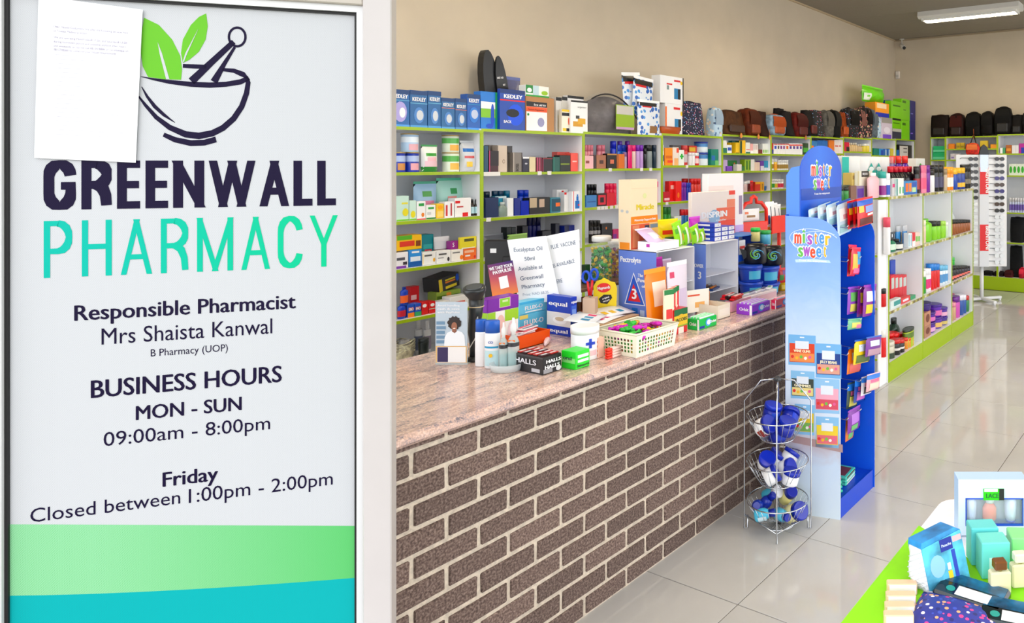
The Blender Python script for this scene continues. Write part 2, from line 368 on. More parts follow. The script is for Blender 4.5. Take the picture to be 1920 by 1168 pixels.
sl('Friday', 307, 911, 411, 898, 26, .022)
sl('Closed between', 60, 968, 340, 951, 25); sl('1:00pm - 2:00pm', 356, 947, 625, 901, 25)
# emblem: leaves, pestle and mortar, in pixels of the upper-left quarter at twice the size
def h2(pts): return [(x/2, y/2) for x, y in pts]
GRN = film('film_leaf', (98, 176, 40)); WHT = film('film_vein', (187, 189, 192))
spoly('leaf', h2([(545,68),(600,95),(650,150),(680,210),(687,260),(683,300),(620,298),(560,290),(540,250),(533,200),(536,120)]), GRN, -.0012)
spoly('leaf_vein', h2([(596,160),(612,200),(640,298),(628,298),(604,205)]), WHT, -.0017)
spoly('leaf', h2([(777,52),(783,100),(775,150),(750,195),(715,225),(690,237),(683,200),(690,150),(720,95),(750,65)]), GRN, -.0012)
spoly('leaf_vein', h2([(748,110),(705,205),(694,234),(690,232),(700,200)]), WHT, -.0017)
def stroke(name, pts, ws, y=-.0016, m=None):
    n = len(pts); l = []; r = []
    for i in range(n):
        a = Vector(pts[max(0, i-1)]); b = Vector(pts[min(n-1, i+1)]); t = (b-a).normalized(); nn = Vector((-t.y, t.x))
        w = (ws[i] if isinstance(ws, (list, tuple)) else ws)/2; p = Vector(pts[i]); l.append(tuple(p+nn*w)); r.append(tuple(p-nn*w))
    mb = MB(); vs = [(*[sg(u/2, v/2)[0]], y, sg(u/2, v/2)[1]) for u, v in l+r]
    mb.add(vs, [(i, i+1, n+i+1, n+i) for i in range(n-1)]); return part(name, mb, m or INK, sn)
stroke('bowl_line', [(690,248),(730,250),(778,252)], [14, 16, 16])
stroke('bowl_line', [(838,262),(880,266),(915,280),(930,296),(905,308),(850,317),(790,320),(720,317),(640,308),(580,298),(533,288)], [12, 16, 20, 24, 20, 19, 20, 19, 15, 8, 2])
stroke('bowl_line', [(926,288),(934,310),(928,350),(910,400),(880,445),(840,480),(800,500),(750,510),(700,504),(640,478),(590,440),(550,395),(525,362)], [14, 18, 20, 21, 22, 23, 24, 25, 24, 20, 16, 12, 6])
stroke('bowl_line', [(536,326),(556,362),(585,400),(620,432),(660,460)], [3, 10, 14, 12, 2])
stroke('bowl_foot', [(618,505),(660,524),(720,537),(770,535),(814,523)], [16, 20, 22, 22, 22])
stroke('pestle', [(880,158),(800,232),(722,306)], [20, 24, 30])
stroke('pestle', [(884,178),(845,240),(806,308)], [10, 16, 28])
stroke('pestle_knob', [(893+31*math.cos(a), 140+35*math.sin(a)) for a in [i*math.pi/14 for i in range(29)]], 9)
# paper notice stuck over the film
nt_ = empty('paper_notice', (P0.x+DN.x*.008, P0.y+DN.y*.008, 0), SDIR, 'white printed notice sheet stuck to the upper left of the sign', 'notice')
c4 = [sg(78, -6), sg(272, 20), sg(259, 305), sg(70, 296)]
def nfn(u, v):
    a = [c4[0][k]*(1-u)+c4[1][k]*u for k in (0, 1)]; b = [c4[3][k]*(1-u)+c4[2][k]*u for k in (0, 1)]
    x, z = [b[k]*(1-v)+a[k]*v for k in (0, 1)]
    return (x, -.002-.0015*math.sin(u*9)*math.sin(v*3), z)
part('sheet', MB().grid(nfn, 16, 10), mat((236, 236, 238), .6, spec=.1), nt_)
def nl(s, u0, v0, u1, v1, cap, c, bold=0):
    a = sg(u0, v0); b = sg(u1, v1); h = sg((u0+u1)/2, v0-cap)[1]-sg((u0+u1)/2, v0)[1]
    lettering(nt_, s, (a[0]+b[0])/2, (a[1]+b[1])/2, b[0]-a[0], h, c, y=-.0042, bold=bold, ry=-math.atan2(b[1]-a[1], b[0]-a[0]))
for s, u0, v0, u1, v1 in (('Dear, Valued Customers We offer the following services here', 107, 53, 246, 65), ('at Trobex Medical practice.', 107, 61, 170, 66),
                          ('We are operating Mon-Friday(8-17:00) and Saturday(8-13:00)', 107, 73, 244, 84), ('during lockdown period and available anytime after hours', 107, 81, 241, 91),
                          ('and weekends on normal call 0813478886 or via whatsapp on', 107, 89, 246, 99), ('0813708265 to come out your house telephonically', 107, 96, 223, 104)):
    nl(s, u0, v0, u1, v1, 4, (120, 110, 140))
for i in range(19):
    v = 104+i*8.2; w = random.uniform(60, 132)
    a = sg(108, v); b = sg(108+w, v+w*.055)
    part('text_line', MB().add([(a[0], -.004, a[1]), (b[0], -.004, b[1]), (b[0], -.004, b[1]+.0012), (a[0], -.004, a[1]+.0012)], [(0, 1, 2, 3)]), mat((190, 188, 196), .7), nt_)
# ================================================================ brick counter
CY0, CX0, CX1, BL, BC, BX = 2.154, 1.16, 4.25, .2373, .0825, 2.5259
SLZ0, SLZ1 = .945, .984
m_mort = mat((206, 192, 174), .95, noise=.08, nscale=60, bump=.6)
def brickmat():
    m = bpy.data.materials.new('brick'); m.use_nodes = True; nt = m.node_tree; b = nt.nodes['Principled BSDF']; b.inputs['Roughness'].default_value = .85
    tc = nt.nodes.new('ShaderNodeTexCoord'); oi = nt.nodes.new('ShaderNodeObjectInfo'); ad = nt.nodes.new('ShaderNodeVectorMath'); ad.operation = 'ADD'
    cb = nt.nodes.new('ShaderNodeCombineXYZ'); ml = nt.nodes.new('ShaderNodeMath'); ml.operation = 'MULTIPLY'; ml.inputs[1].default_value = 50
    nt.links.new(oi.outputs['Random'], ml.inputs[0]); nt.links.new(ml.outputs[0], cb.inputs[0]); nt.links.new(tc.outputs['Object'], ad.inputs[0]); nt.links.new(cb.outputs[0], ad.inputs[1])
    n = nt.nodes.new('ShaderNodeTexNoise'); n.inputs['Scale'].default_value = 130; n.inputs['Detail'].default_value = 6; nt.links.new(ad.outputs[0], n.inputs['Vector'])
    r = nt.nodes.new('ShaderNodeValToRGB'); e = r.color_ramp.elements; e[0].position = .33; e[1].position = .7; e[0].color = L3((74, 58, 53)); e[1].color = L3((146, 126, 116)); e.new(.48).color = L3((104, 84, 76))
    nt.links.new(n.outputs['Fac'], r.inputs[0])
    h = nt.nodes.new('ShaderNodeHueSaturation'); mr = nt.nodes.new('ShaderNodeMapRange'); mr.inputs[3].default_value = .82; mr.inputs[4].default_value = 1.22
    nt.links.new(oi.outputs['Random'], mr.inputs[0]); nt.links.new(mr.outputs[0], h.inputs['Value']); nt.links.new(r.outputs[0], h.inputs['Color']); nt.links.new(h.outputs[0], b.inputs['Base Color'])
    bp = nt.nodes.new('ShaderNodeBump'); bp.inputs['Strength'].default_value = .9; bp.inputs['Distance'].default_value = .006; nt.links.new(n.outputs['Fac'], bp.inputs['Height']); nt.links.new(bp.outputs[0], b.inputs['Normal'])
    return m
m_brick = brickmat()
ct = empty('brick_counter', ((CX0+CX1)/2, CY0, 0), 0, 'brown face brick counter front under the granite top', 'counter')
ox = (CX0+CX1)/2
part('mortar_core', MB().box(CX0-ox, CX1-ox, .007, .22, 0, SLZ0-.0005), m_mort, ct)
BM = {}
def brick(x0, x1, z0, z1):
    j = .015
    w, h = round(x1-x0-j, 4), round(z1-z0-j, 4)
    if w < .02 or h < .012: return
    k = (w, h, random.randrange(3))
    if k not in BM:
        mb = MB().box(0, w, 0, .1, 0, h, .004); mb.v = [(x+random.uniform(-.0015, .0015), y+random.uniform(-.0012, .0012), z+random.uniform(-.0012, .0012)) for x, y, z in mb.v]
        BM[k] = mb.mesh('brick')
    link('brick', BM[k], m_brick, ct, (x0+j/2-ox, 0, z0+j/2))
for k in range(12):
    z0 = k*BC; z1 = min((k+1)*BC, SLZ0+.005)
    off = 0 if k % 2 == 0 else BL/2
    for i in range(-8, 10):
        x0, x1 = BX+off+i*BL, BX+off+(i+1)*BL
        x0, x1 = max(x0, CX0), min(x1, CX1)
        if x1-x0 > .03: brick(x0, x1, z0, z1)
def granite():
    m = bpy.data.materials.new('granite'); m.use_nodes = True; nt = m.node_tree; b = nt.nodes['Principled BSDF']; b.inputs['Roughness'].default_value = .16
    tc = nt.nodes.new('ShaderNodeTexCoord'); mp = nt.nodes.new('ShaderNodeMapping'); mp.inputs['Scale'].default_value = (4, 11, 11); mp.inputs['Rotation'].default_value = (0, 0, .35); nt.links.new(tc.outputs['Object'], mp.inputs[0])
    n = nt.nodes.new('ShaderNodeTexNoise'); n.inputs['Scale'].default_value = 2.0; n.inputs['Detail'].default_value = 10; n.inputs['Roughness'].default_value = .68; n.inputs['Distortion'].default_value = 1.1; nt.links.new(mp.outputs[0], n.inputs['Vector'])
    n2 = nt.nodes.new('ShaderNodeTexNoise'); n2.inputs['Scale'].default_value = 160; n2.inputs['Detail'].default_value = 4; nt.links.new(tc.outputs['Object'], n2.inputs['Vector'])
    mx = nt.nodes.new('ShaderNodeMix'); mx.inputs[0].default_value = .45; nt.links.new(n.outputs['Fac'], mx.inputs[2]); nt.links.new(n2.outputs['Fac'], mx.inputs[3])
    r = nt.nodes.new('ShaderNodeValToRGB'); e = r.color_ramp.elements; e[0].position = .38; e[1].position = .6; e[0].color = L3((120, 114, 124)); e[1].color = L3((234, 206, 194)); e.new(.45).color = L3((186, 162, 158)); e.new(.53).color = L3((216, 180, 164))
    nt.links.new(mx.outputs[0], r.inputs[0]); nt.links.new(r.outputs[0], b.inputs['Base Color']); return m
wt = part('worktop', MB().box(CX0-.01-ox, CX1+.02-ox, -.05, .8, SLZ0, SLZ1, .012), granite(), None, (ox, CY0, 0))
tag(wt, 'polished pink-grey granite worktop along the brick counter', 'worktop')
# ================================================================ wall shelf bays
SY = 3.9; SD = .4
PX_ = [2.00, 2.87, 3.70, 4.55, 5.39, 6.24, 7.09, 7.92, 8.77, 9.62, 10.37]
ROWS = [[2.012, 1.757, 1.483, 1.217, .933, .66], [2.022, 1.75, 1.465, 1.2, .93, .66], [2.036, 1.768, 1.486, 1.22, .94, .66], [2.055, 1.79, 1.485, 1.22, .94],
        [2.08, 1.905, 1.734, 1.53, 1.33, .95], [2.1, 1.906, 1.737, 1.54, 1.34, .95], [2.12, 1.93, 1.75, 1.55], [2.137, 1.96, 1.77, 1.57], [2.155, 1.92, 1.7, 1.5], [2.165, 1.8, 1.5]]
ORD = ['first', 'second', 'third', 'fourth', 'fifth', 'sixth', 'seventh', 'eighth', 'ninth', 'tenth']
for k, rows in enumerate(ROWS):
    x0, x1 = PX_[k], PX_[k+1]; zt = rows[0]
    t = empty('shelf_unit', ((x0+x1)/2, SY, 0), 0, 'white and lime wall shelf unit, %s from the door' % ORD[k], 'shelf', 'lime edged shelf units along the wall')
    w = (x1-x0)/2
    for sx in (-1, 1):
        a, b = (-w, -w+.012) if sx < 0 else (w-.012, w)
        sp = part('side_panel', MB().box(a, b, .004, SD, 0, zt-.018), m_white, t)
        part('edge_strip', MB().box(a, b, 0, .004, 0, zt-.018), m_lime, sp)
    part('back_panel', MB().box(-w+.012, w-.012, SD-.008, SD, .05, zt-.018), mat((238, 240, 244), .5), t)
    part('plinth', MB().box(-w+.012, w-.012, .02, .036, 0, .12), m_lime, t)
    for i, z in enumerate(rows):
        a, b = (-w, w) if i == 0 else (-w+.012, w-.012)
        sh = part('shelf', MB().box(a, b, .004, SD-.008 if i else SD, z-.018, z), m_white, t)
        part('edge_strip', MB().box(a, b, 0, .004, z-.018, z), m_lime, sh)
# ================================================================ builders for the goods (origin: middle of the front at the foot, front faces local -y)
def carton(loc, rz, w, h, d, c, label, cat='box', name='carton', group=None, p=(), t=(), rough=.35, rx=0, ry=0, side=None, pic=()):
    """p: panels (x0,x1,z0,z1 as shares, colour); t: (text, cx, cz, width, cap, colour, bold); pic: ellipses (cx,cz,rx,rz,colour)"""
    o = part(name, MB().box(-w/2, w/2, 0, d, 0, h, min(.0025, w*.06, h*.06)), mat(c, rough), None, loc, rz, rx, ry); tag(o, label, cat, group)
    for i, (a, b, e, g, pc) in enumerate(p): panel(o, -w/2+w*a+.0004, -w/2+w*b-.0004, h*e+.0004, h*g-.0004, pc, y=-.0003-.0002*i)
    for i, (cx, cz, ax, az, pc) in enumerate(pic): blob(o, ellipse_poly(-w/2+w*cx, h*cz, w*ax, h*az, 14), pc, y=-.0012-.0002*i)
    for q in t:
        s, cx, cz, tw, th, tc = q[:6]; lettering(o, s, -w/2+w*cx, h*cz, w*tw, h*th, tc, y=-.0022, bold=q[6] if len(q) > 6 else .02)
    if side: part('side_panel', MB().box(-w/2-.0012, -w/2-.0004, d*.08, d*.92, h*.06, h*.94), mat(side, rough), o)
    return o
PROF = {
 'round': [(.8, 0), (1, .02), (1, .74), (.9, .8), (.45, .86), (.45, .88)],
 'slim':  [(.9, 0), (1, .015), (1, .7), (.95, .74)],
 'shoulder': [(.85, 0), (1, .03), (1, .55), (.85, .66), (.5, .76), (.42, .8)],
 'spray': [(.9, 0), (1, .02), (1, .62), (.8, .68)],
 'tub':   [(.82, 0), (.86, .02), (1, .8), (1, .82)],
}
def bottle(loc, rz, w, h, c, cap, label, cat='bottle', kind='slim', band=None, group=None, flat=1.0, n=16, capw=None, rough=.25, trans=0, name='bottle', bandz=(.15, .55)):
    r = w/2; pf = PROF[kind]; top = pf[-1]
    o = part(name, MB().lathe([(r*a, h*z) for a, z in pf], n, 0, r*flat, 1, flat), mat(c, rough, trans=trans), None, loc, rz); tag(o, label, cat, group)
    cr = r*(capw or max(.5, top[0]*1.04)); z0 = h*top[1]-.001
    part('cap', MB().lathe([(cr, z0), (cr, h*.985), (cr*.9, h)], n, 0, r*flat, 1, flat), mat(cap, .3), o)
    if band: part('label_band', MB().lathe([(r*1.012, h*bandz[0]), (r*1.012, h*bandz[1])], n, 0, r*flat, 1, flat, cap=False), mat(band, .35), o)
    return o
def tin(loc, rz, w, h, c, label, band=None, lid=(196, 170, 110), cat='tin', name='tin', group=None, blobc=None, n=24, lidh=.05):
    r = w/2
    o = part(name, MB().lathe([(r*.98, 0), (r, h*.02), (r, h*(1-lidh)-.0005)], n, 0, r), mat(c, .3), None, loc, rz); tag(o, label, cat, group)
    part('lid', MB().lathe([(r*1.03, h*(1-lidh)), (r*1.03, h), (r*.95, h), (r*.94, h*.985)], n, 0, r), mat(lid, .3, metal=.5 if lid == (196, 170, 110) else 0), o)
    if band: part('label_band', MB().lathe([(r*1.006, h*.52), (r*1.006, h*.82)], n, 0, r, cap=False), mat(band, .3), o)
    if blobc: part('picture_panel', MB().grid(lambda u, v: (r*1.012*math.sin((u-.5)*1.3), r-r*1.012*math.cos((u-.5)*1.3), h*(.1+.34*v)), 8, 2), mat(blobc, .35), o)
    return o
def pouch(loc, rz, w, h, d, c, label, cat='pouch', name='pouch', group=None, p=(), t=(), rx=0, ry=0, m=None, seal=None, gusset=True, rough=.3, wob=.0):
    """pillow pack: p panels (x0,x1,z0,z1,colour) lie on the swollen front"""
    ph = random.random()*6
    def bulge(u, v):
        a = max(0, math.sin(math.pi*min(1, max(0, u))))**.5; b = (max(0, math.sin(math.pi*v)))**.55 if not gusset else min(1, (1-v)*2.2)**.6*(min(1, .35+v*4))
        return a*b + wob*math.sin(u*17+ph)*math.sin(v*13+ph)*a
    def fr(u, v, e=0): return (-w/2+w*u*(1)+0, d/2-d/2*bulge(u, v)-e, h*v)
    mb = MB().grid(lambda u, v: fr(u, v), 10, 10).grid(lambda u, v: (-w/2+w*u, d/2+d/2*bulge(u, v), h*v), 10, 10)
    o = part(name, mb, m or mat(c, rough), None, loc, rz, rx, ry); tag(o, label, cat, group)
    part('seal', MB().box(-w/2, w/2, d/2-.0008, d/2+.0008, h*.995, h*1.07), mat(seal or [min(255, x*1.1+15) for x in c], rough), o)
    for i, (a, b, e, g, pc) in enumerate(p):
        part('label_panel', MB().grid(lambda u, v: fr(a+(b-a)*u, e+(g-e)*v, .0012+.0003*i), 8, 6), mat(pc, rough), o)
    for q in t:
        s, cx, cz, tw, th, tc = q[:6]; y = fr(cx, cz)[1]; y = min(y, fr(cx-tw*.3, cz)[1], fr(cx, cz)[1])
        lettering(o, s, -w/2+w*cx, h*cz, w*tw, h*th, tc, y=y-.0022, bold=.02)
    return o
def handbag(loc, rz, w, h, d, c, label, style='tote', m=None, cat='bag', name='handbag', trim=None, tagc=None, pocket=None, lean=0):
    m = m or mat([x*.8 for x in c], .6, spec=.15, noise=.2, nscale=25, bump=.25); tm = mat(trim or [x*.6 for x in c], .6, spec=.15)
    pr = {'tote': [(.95, 0), (1.02, .06), (1.03, .5), (1, .9), (.95, 1)], 'slouch': [(.9, 0), (1.03, .12), (1.04, .4), (.97, .75), (.8, .95), (.6, 1)], 'backpack': [(.92, 0), (1.03, .1), (1.03, .6), (.97, .82), (.8, .95), (.5, 1)]}[style]
    mb = MB(); vs = []; fs = []; n = 20
    for k, z in pr:
        for i in range(n):
            a = 2*math.pi*i/n; ca, sa = math.cos(a), math.sin(a); e = .45
            sag = 1+.05*math.sin(3*a+z*5)
            vs.append((w/2*k*abs(ca)**e*(1 if ca > 0 else -1)*sag*.96, d/2+d/2*(k if style != 'tote' else max(.4, 1.15-z))*abs(sa)**e*(1 if sa > 0 else -1)*.96, h*z))
    for j in range(len(pr)-1):
        for i in range(n): fs.append((j*n+i, j*n+(i+1) % n, (j+1)*n+(i+1) % n, (j+1)*n+i))
    fs += [tuple(range(n))[::-1], tuple((len(pr)-1)*n+i for i in range(n))]
    mb.add(vs, fs, True)
    o = part(name, mb, m, None, loc, rz, lean); tag(o, label, cat)
    hw = w*.28
    hh = .06 if style == 'tote' else .08
    part('handle', MB().tube([(hw*math.cos(a), d*.5, h*.95+h*hh*math.sin(a)) for a in [i*math.pi/8 for i in range(9)]], max(.006, w*.03), 6), tm, o)
    if style != 'tote': part('flap', MB().grid(lambda u, v: (w*.4*(u*2-1)*(1-.12*v*v), -.004+d*.02-d*.03*math.sin(math.pi*v)+d*.22*max(0, v-.55), h*(.42+.5*v)), 6, 6), tm, o)
    if pocket: part('pocket', MB().box(-w*.3, w*.3, -d*.09, d*.1, h*.08, h*.42, .012), mat(pocket, .5, noise=.1, nscale=30), o)
    if tagc: part('tag', MB().prism(ellipse_poly(w*.12, -h*.03, .022, .026, 6), -d*.08, -d*.08+.002).tube([(w*.12, -d*.07, h*.06), (w*.1, -d*.05, h*.3)], .0025, 5), mat(tagc, .6), o)
    return o
class Shelf:
    """a shelf edge: front plane Y or X, height z, and the pixel window (ox,oy,scale) its numbers are read in"""
    def __init__(s, win, z, Y=None, X=None, phrase='', inset=.03): s.win = win; s.z = z; s.Y = Y; s.X = X; s.ph = phrase; s.inset = inset
    def px(s, x, y): ox, oy, k = s.win; return ox+x/k, oy+y/k
    def place(s, x0, x1, yt, dy=0, zb=None):
        u0, v = s.px(x0, yt); u1, _ = s.px(x1, yt)
        kw = dict(Y=s.Y+s.inset+dy) if s.Y is not None else dict(X=s.X+s.inset+dy)
        a = at(u0, v, **kw); b = at(u1, v, **kw); z = s.z if zb is None else zb
        um = (u0+u1)/2; h = at(um, v, **kw).z-z
        loc = Vector(((a.x+b.x)/2, (a.y+b.y)/2, z)); return loc, (a-b).xy.length if True else 0, max(.02, h)
    @property
    def rz(s): return 0 if s.Y is not None else -math.pi/2
LAST = {}
ROWSET = []
def goods(sh, items):
    """rows of goods: (kind, x0, x1, ytop, colour, words, options)"""
    for it in items:
        kind, x0, x1, yt, c, words = it[:6]; o = dict(it[6]) if len(it) > 6 else {}
        dy = o.pop('dy', 0); zb = o.pop('zb', None); on = o.pop('on', None); n = o.pop('n', 1); key = o.pop('key', None); d = o.pop('d', None); free = o.pop('free', False)
        if on: zb = LAST[on][2]+.0006
        for i in range(n):
            a = x0+(x1-x0)*i/n; b = x0+(x1-x0)*(i+1)/n
            loc, w, h = sh.place(a, b, yt, dy, zb)
            g = .0015
            w = max(.008, w-g)
            label = words if free else words+' on '+sh.ph
            grp = (words.split(',')[0]+' set')[:60] if n > 1 else None
            if kind == 'box': q = carton(loc, sh.rz, w, h, d or min(.14, max(.04, w*.7)), c, label, group=grp, **o)
            elif kind == 'tin': q = tin(loc, sh.rz, w, h, c, label, group=grp, **o)
            elif kind == 'pouch': q = pouch(loc, sh.rz, w, h*.94, d or .06, c, label, group=grp, **o)
            elif kind == 'bag': q = handbag(loc, sh.rz, w, h, d or .14, c, label, **o)
            else:
                lim = getattr(sh, 'lim', .36)-sh.inset-dy; o['flat'] = min(o.get('flat', 1), max(.3, lim/w))
                q = bottle(loc, sh.rz, w, h, c, o.pop('cap', (235, 235, 235)) if n == 1 else o.get('cap', (235, 235, 235)), label, kind=kind, group=grp, **{k: v for k, v in o.items() if k != 'cap'})
            if sh.Y is not None and kind != 'bag': ROWSET.append((q, loc.x-w/2, loc.x+w/2, loc.z, loc.z+h, sh.Y+getattr(sh, 'lim', .36)))
            if key: LAST[key] = (loc, w, loc.z+h)
# ================================================================ goods on the wall bays
K3 = (730, 80, 4.672); K4 = (1040, 80, 4.672); K5 = (1340, 140, 4.672); K6 = (1600, 140, 4.672); K7 = (730, 310, 4.672); K8 = (1040, 310, 4.672); KA = (730, 500, 5.308); KE = (1340, 240, 6.486); KT = (1560, 160, 6.87)
BAY = ['nearest wall bay', 'second wall bay', 'third wall bay', 'fourth wall bay', 'fifth wall bay', 'sixth wall bay', 'seventh wall bay', 'eighth wall bay', 'ninth wall bay', 'corner wall bay']
RW = ['top of', 'first shelf of', 'second shelf of', 'third shelf of', 'fourth shelf of', 'fifth shelf of']
def S(win, bay, row, inset=.03): return Shelf(win, ROWS[bay][row]+.0005, Y=SY, phrase=RW[row]+' '+BAY[bay], inset=inset)
BLK = (16, 16, 18); WH = (240, 240, 242); RED = (206, 24, 30); KB = (24, 92, 150); KL = (120, 190, 220); CY = (40, 150, 190); YEL = (240, 200, 30); ORG = (240, 120, 30); GR = (30, 130, 60); LG = (150, 200, 60); PUR = (100, 40, 140); NV = (20, 30, 80); PNK = (232, 60, 130); BEI = (214, 196, 170); TEAL = (20, 120, 130); BRN = (110, 66, 40); SIL = (190, 194, 200); LIL = (190, 170, 220)
def ked(c, band, z=.62, txt=None):
    return dict(d=.07, p=[(0, 1, .88, 1, (16, 60, 110)), (0, 1, z, z+.02, band), (0, 1, 0, .06, [min(255, x+60) for x in c])], t=[('KEDLEY', .5, z+.07, .78, .1, WH, .05)], pic=[(.5, .33, .3, .22, (90, 140, 200)), (.55, .33, .2, .14, (206, 210, 216))])
goods(S(K3, 0, 0), [
 ('box', 12, 180, 410, (30, 98, 160), 'blue support box with a shoulder picture', dict(ked((30, 98, 160), KL, .7), pic=[(.5, .4, .34, .28, (170, 160, 220)), (.6, .38, .16, .14, WH)])),
 ('box', 182, 336, 420, (26, 96, 150), 'blue support box with a knee picture', ked((26, 96, 150), KL, .64)),
 ('box', 338, 455, 425, (26, 96, 150), 'blue support box with an ankle picture', ked((26, 96, 150), KL, .66)),
 ('box', 457, 576, 485, (34, 100, 150), 'short blue box with orange line, left one', ked((34, 100, 150), ORG, .66)),
 ('box', 578, 680, 490, (28, 90, 145), 'short blue box with orange line, right one', ked((28, 90, 145), ORG, .62)),
 ('box', 682, 798, 452, (20, 92, 170), 'blue support box with a white waist wrap picture', dict(ked((20, 92, 170), CY, .7), pic=[(.5, .42, .36, .22, (60, 130, 210)), (.55, .44, .26, .13, (190, 200, 226))])),
 ('box', 800, 955, 430, (20, 120, 200), 'blue and lime support box with a foot picture', dict(d=.07, p=[(0, .82, .33, .56, (130, 190, 40)), (0, .82, .56, .74, WH), (.82, 1, 0, 1, (40, 150, 90))], pic=[(.66, .4, .1, .3, (30, 80, 190)), (.5, .12, .2, .06, (30, 80, 190))])),
 ('box', 968, 1190, 412, (18, 70, 160), 'large dark blue back support box with red line', dict(dy=-.028, d=.1, p=[(0, 1, .72, .755, RED), (0, 1, 0, .025, RED), (0, 1, .9, 1, (16, 50, 110))], t=[('KEDLEY', .52, .79, .74, .085, WH, .05), ('BACK', .3, .2, .3, .06, WH, .03)], pic=[(.62, .4, .32, .26, (30, 90, 220)), (.5, .44, .26, .1, BLK)])),
 ('box', 1194, 1445, 478, (176, 128, 76), 'brown cardboard first aid box with orange label', dict(dy=.02, d=.16, key='fak', p=[(.02, .74, .06, .86, WH), (.02, .74, .72, .86, (24, 20, 18)), (.02, .74, .58, .72, (236, 96, 40))], t=[('first aid kit', .48, .75, .42, .06, WH, .02), ('Factory Regulation 7', .38, .62, .6, .045, (90, 40, 20), .01)], pic=[(.52, .3, .12, .13, (150, 150, 190)), (.08, .5, .035, .035, (20, 140, 70))])),
 ('box', 1194, 1400, 378, (236, 238, 234), 'small white and green carton above the first aid box', dict(on='fak', dy=.03, d=.07, p=[(0, .3, .3, 1, (30, 130, 60)), (0, 1, 0, .16, (40, 150, 60)), (.3, .55, .16, 1, (190, 215, 225))], pic=[(.8, .4, .14, .2, (150, 190, 40)), (.15, .55, .1, .2, WH)])),
])
# black hard case with white cross, leaning behind the boxes
loc, w, h = S(K3, 0, 0).place(868, 1060, 75, .2)
fc = empty('first_aid_case', (loc.x, loc.y+.04, loc.z), 0, 'black oval zip case with a white cross standing behind the blue boxes', 'case')
part('shell', MB().prism(ellipse_poly(0, 0, .062, h*.5, 26), -.02, .04), mat(BLK, .35), fc, (-.035, 0, h*.51), ry=math.radians(-9))
sh_ = part('lid', MB().prism(ellipse_poly(0, 0, .044, h*.4, 24), -.012, .0), mat((10, 10, 12), .3), fc, (.03, -.022, h*.55), ry=math.radians(-9))
part('cross', MB().box(-.012, .012, -.002, 0, -.045, .045).box(-.036, .036, -.002, 0, -.013, .013), mat(WH, .5), sh_, (.006, -.0125, -h*.1))
lettering(sh_, 'FIRST AID', -.01, h*.12, .05, .012, WH, y=-.014, bold=.03); lettering(sh_, 'KIT', .014, h*.03, .02, .012, WH, y=-.014, bold=.03)
goods(S(K3, 1, 0), [('pouch', 1046, 1180, 300, (70, 80, 130), 'clear bag holding a dark blue support', dict(dy=.2, zb=ROWS[1][0]+.08, d=.08, m=mat((90, 100, 150), .15, alpha=.6), p=[(.15, .8, .05, .7, (30, 36, 90))]))])
goods(S(K4, 1, 0), [
 ('box', 10, 62, 478, (226, 226, 226), 'white organiser pack with black header, leftmost of the row', dict(d=.05, dy=.06, p=[(0, 1, .9, 1, BLK), (.3, .9, .1, .5, (236, 226, 200))])),
 ('box', 62, 112, 474, (230, 230, 230), 'white organiser pack with black header, second of the row', dict(d=.05, dy=.07, p=[(0, 1, .9, 1, BLK), (.1, .9, .05, .3, YEL)])),
 ('box', 112, 256, 468, (234, 234, 236), 'white organiser pack with black header, tallest at the back', dict(d=.05, dy=.12, p=[(0, 1, .93, 1, BLK)])),
 ('box', 62, 140, 585, (240, 234, 214), 'small white pack with yellow edge and orange cone', dict(d=.03, dy=.0, p=[(0, 1, .9, 1, YEL), (0, 1, .72, .86, BLK), (.1, .5, .06, .2, YEL), (.5, .9, .06, .2, BLK)], pic=[(.8, .5, .1, .16, (220, 90, 50))])),
 ('box', 142, 290, 508, (240, 240, 240), 'white organiser pack with a yellow box picture', dict(d=.03, dy=-.02, p=[(0, 1, .94, 1, BLK), (.12, .7, .2, .36, (214, 160, 40)), (.4, .86, .28, .46, (226, 176, 50)), (.28, .5, .44, .54, (60, 60, 60))], t=[('organiser', .65, .78, .52, .05, (90, 90, 90), 0)])),
])
# padded thing in a clear zip bag
loc, w, h = S(K4, 2, 0).place(255, 722, 415, .06)
zb = empty('bedding_bag', (loc.x, loc.y, loc.z), 0, 'clear zip bag with dark piping and a lime card insert', 'bag')
part('cover', MB().grid(lambda u, v: (w*(u-.5)*(1-.12*(2*v-1)**2), .03-.09*math.sin(math.pi*u)**.6*math.sin(math.pi*max(.04, v))**.5, h*.95*v*(.5+.5*math.sin(math.pi*min(1, .2+.68*u)))), 12, 8).grid(lambda u, v: (w*(u-.5)*(1-.12*(2*v-1)**2), .03+.09*math.sin(math.pi*u)**.6*math.sin(math.pi*max(.04, v))**.5, h*.95*v*(.5+.5*math.sin(math.pi*min(1, .2+.68*u)))), 12, 8), mat((200, 196, 194), .1, alpha=.16), zb)
part('filling', MB().grid(lambda u, v: (w*.86*(u-.5), .03-.075*math.sin(math.pi*u)**.6*math.sin(math.pi*max(.05, v))**.5, h*.84*v*(.5+.5*math.sin(math.pi*min(1, .2+.68*u)))+.004), 10, 8).grid(lambda u, v: (w*.86*(u-.5), .03+.07*math.sin(math.pi*u)**.6*math.sin(math.pi*max(.05, v))**.5, h*.84*v*(.5+.5*math.sin(math.pi*min(1, .2+.68*u)))+.004), 10, 8), mat((66, 58, 62), .6, noise=.4, nscale=20), zb)
part('piping', MB().tube([(w*(u-.5)*.98, -.03-.02*math.sin(math.pi*u), h*.92*(1-.3*u*u)*math.sin(math.pi*(.12+.88*u))**.35) for u in [i/14 for i in range(1, 14)]], .006, 6), mat((30, 26, 30), .5), zb)
ci = part('card_insert', MB().box(-.03, w*.3, -.075, -.073, .03, h*.66), mat((150, 180, 40), .5), zb)
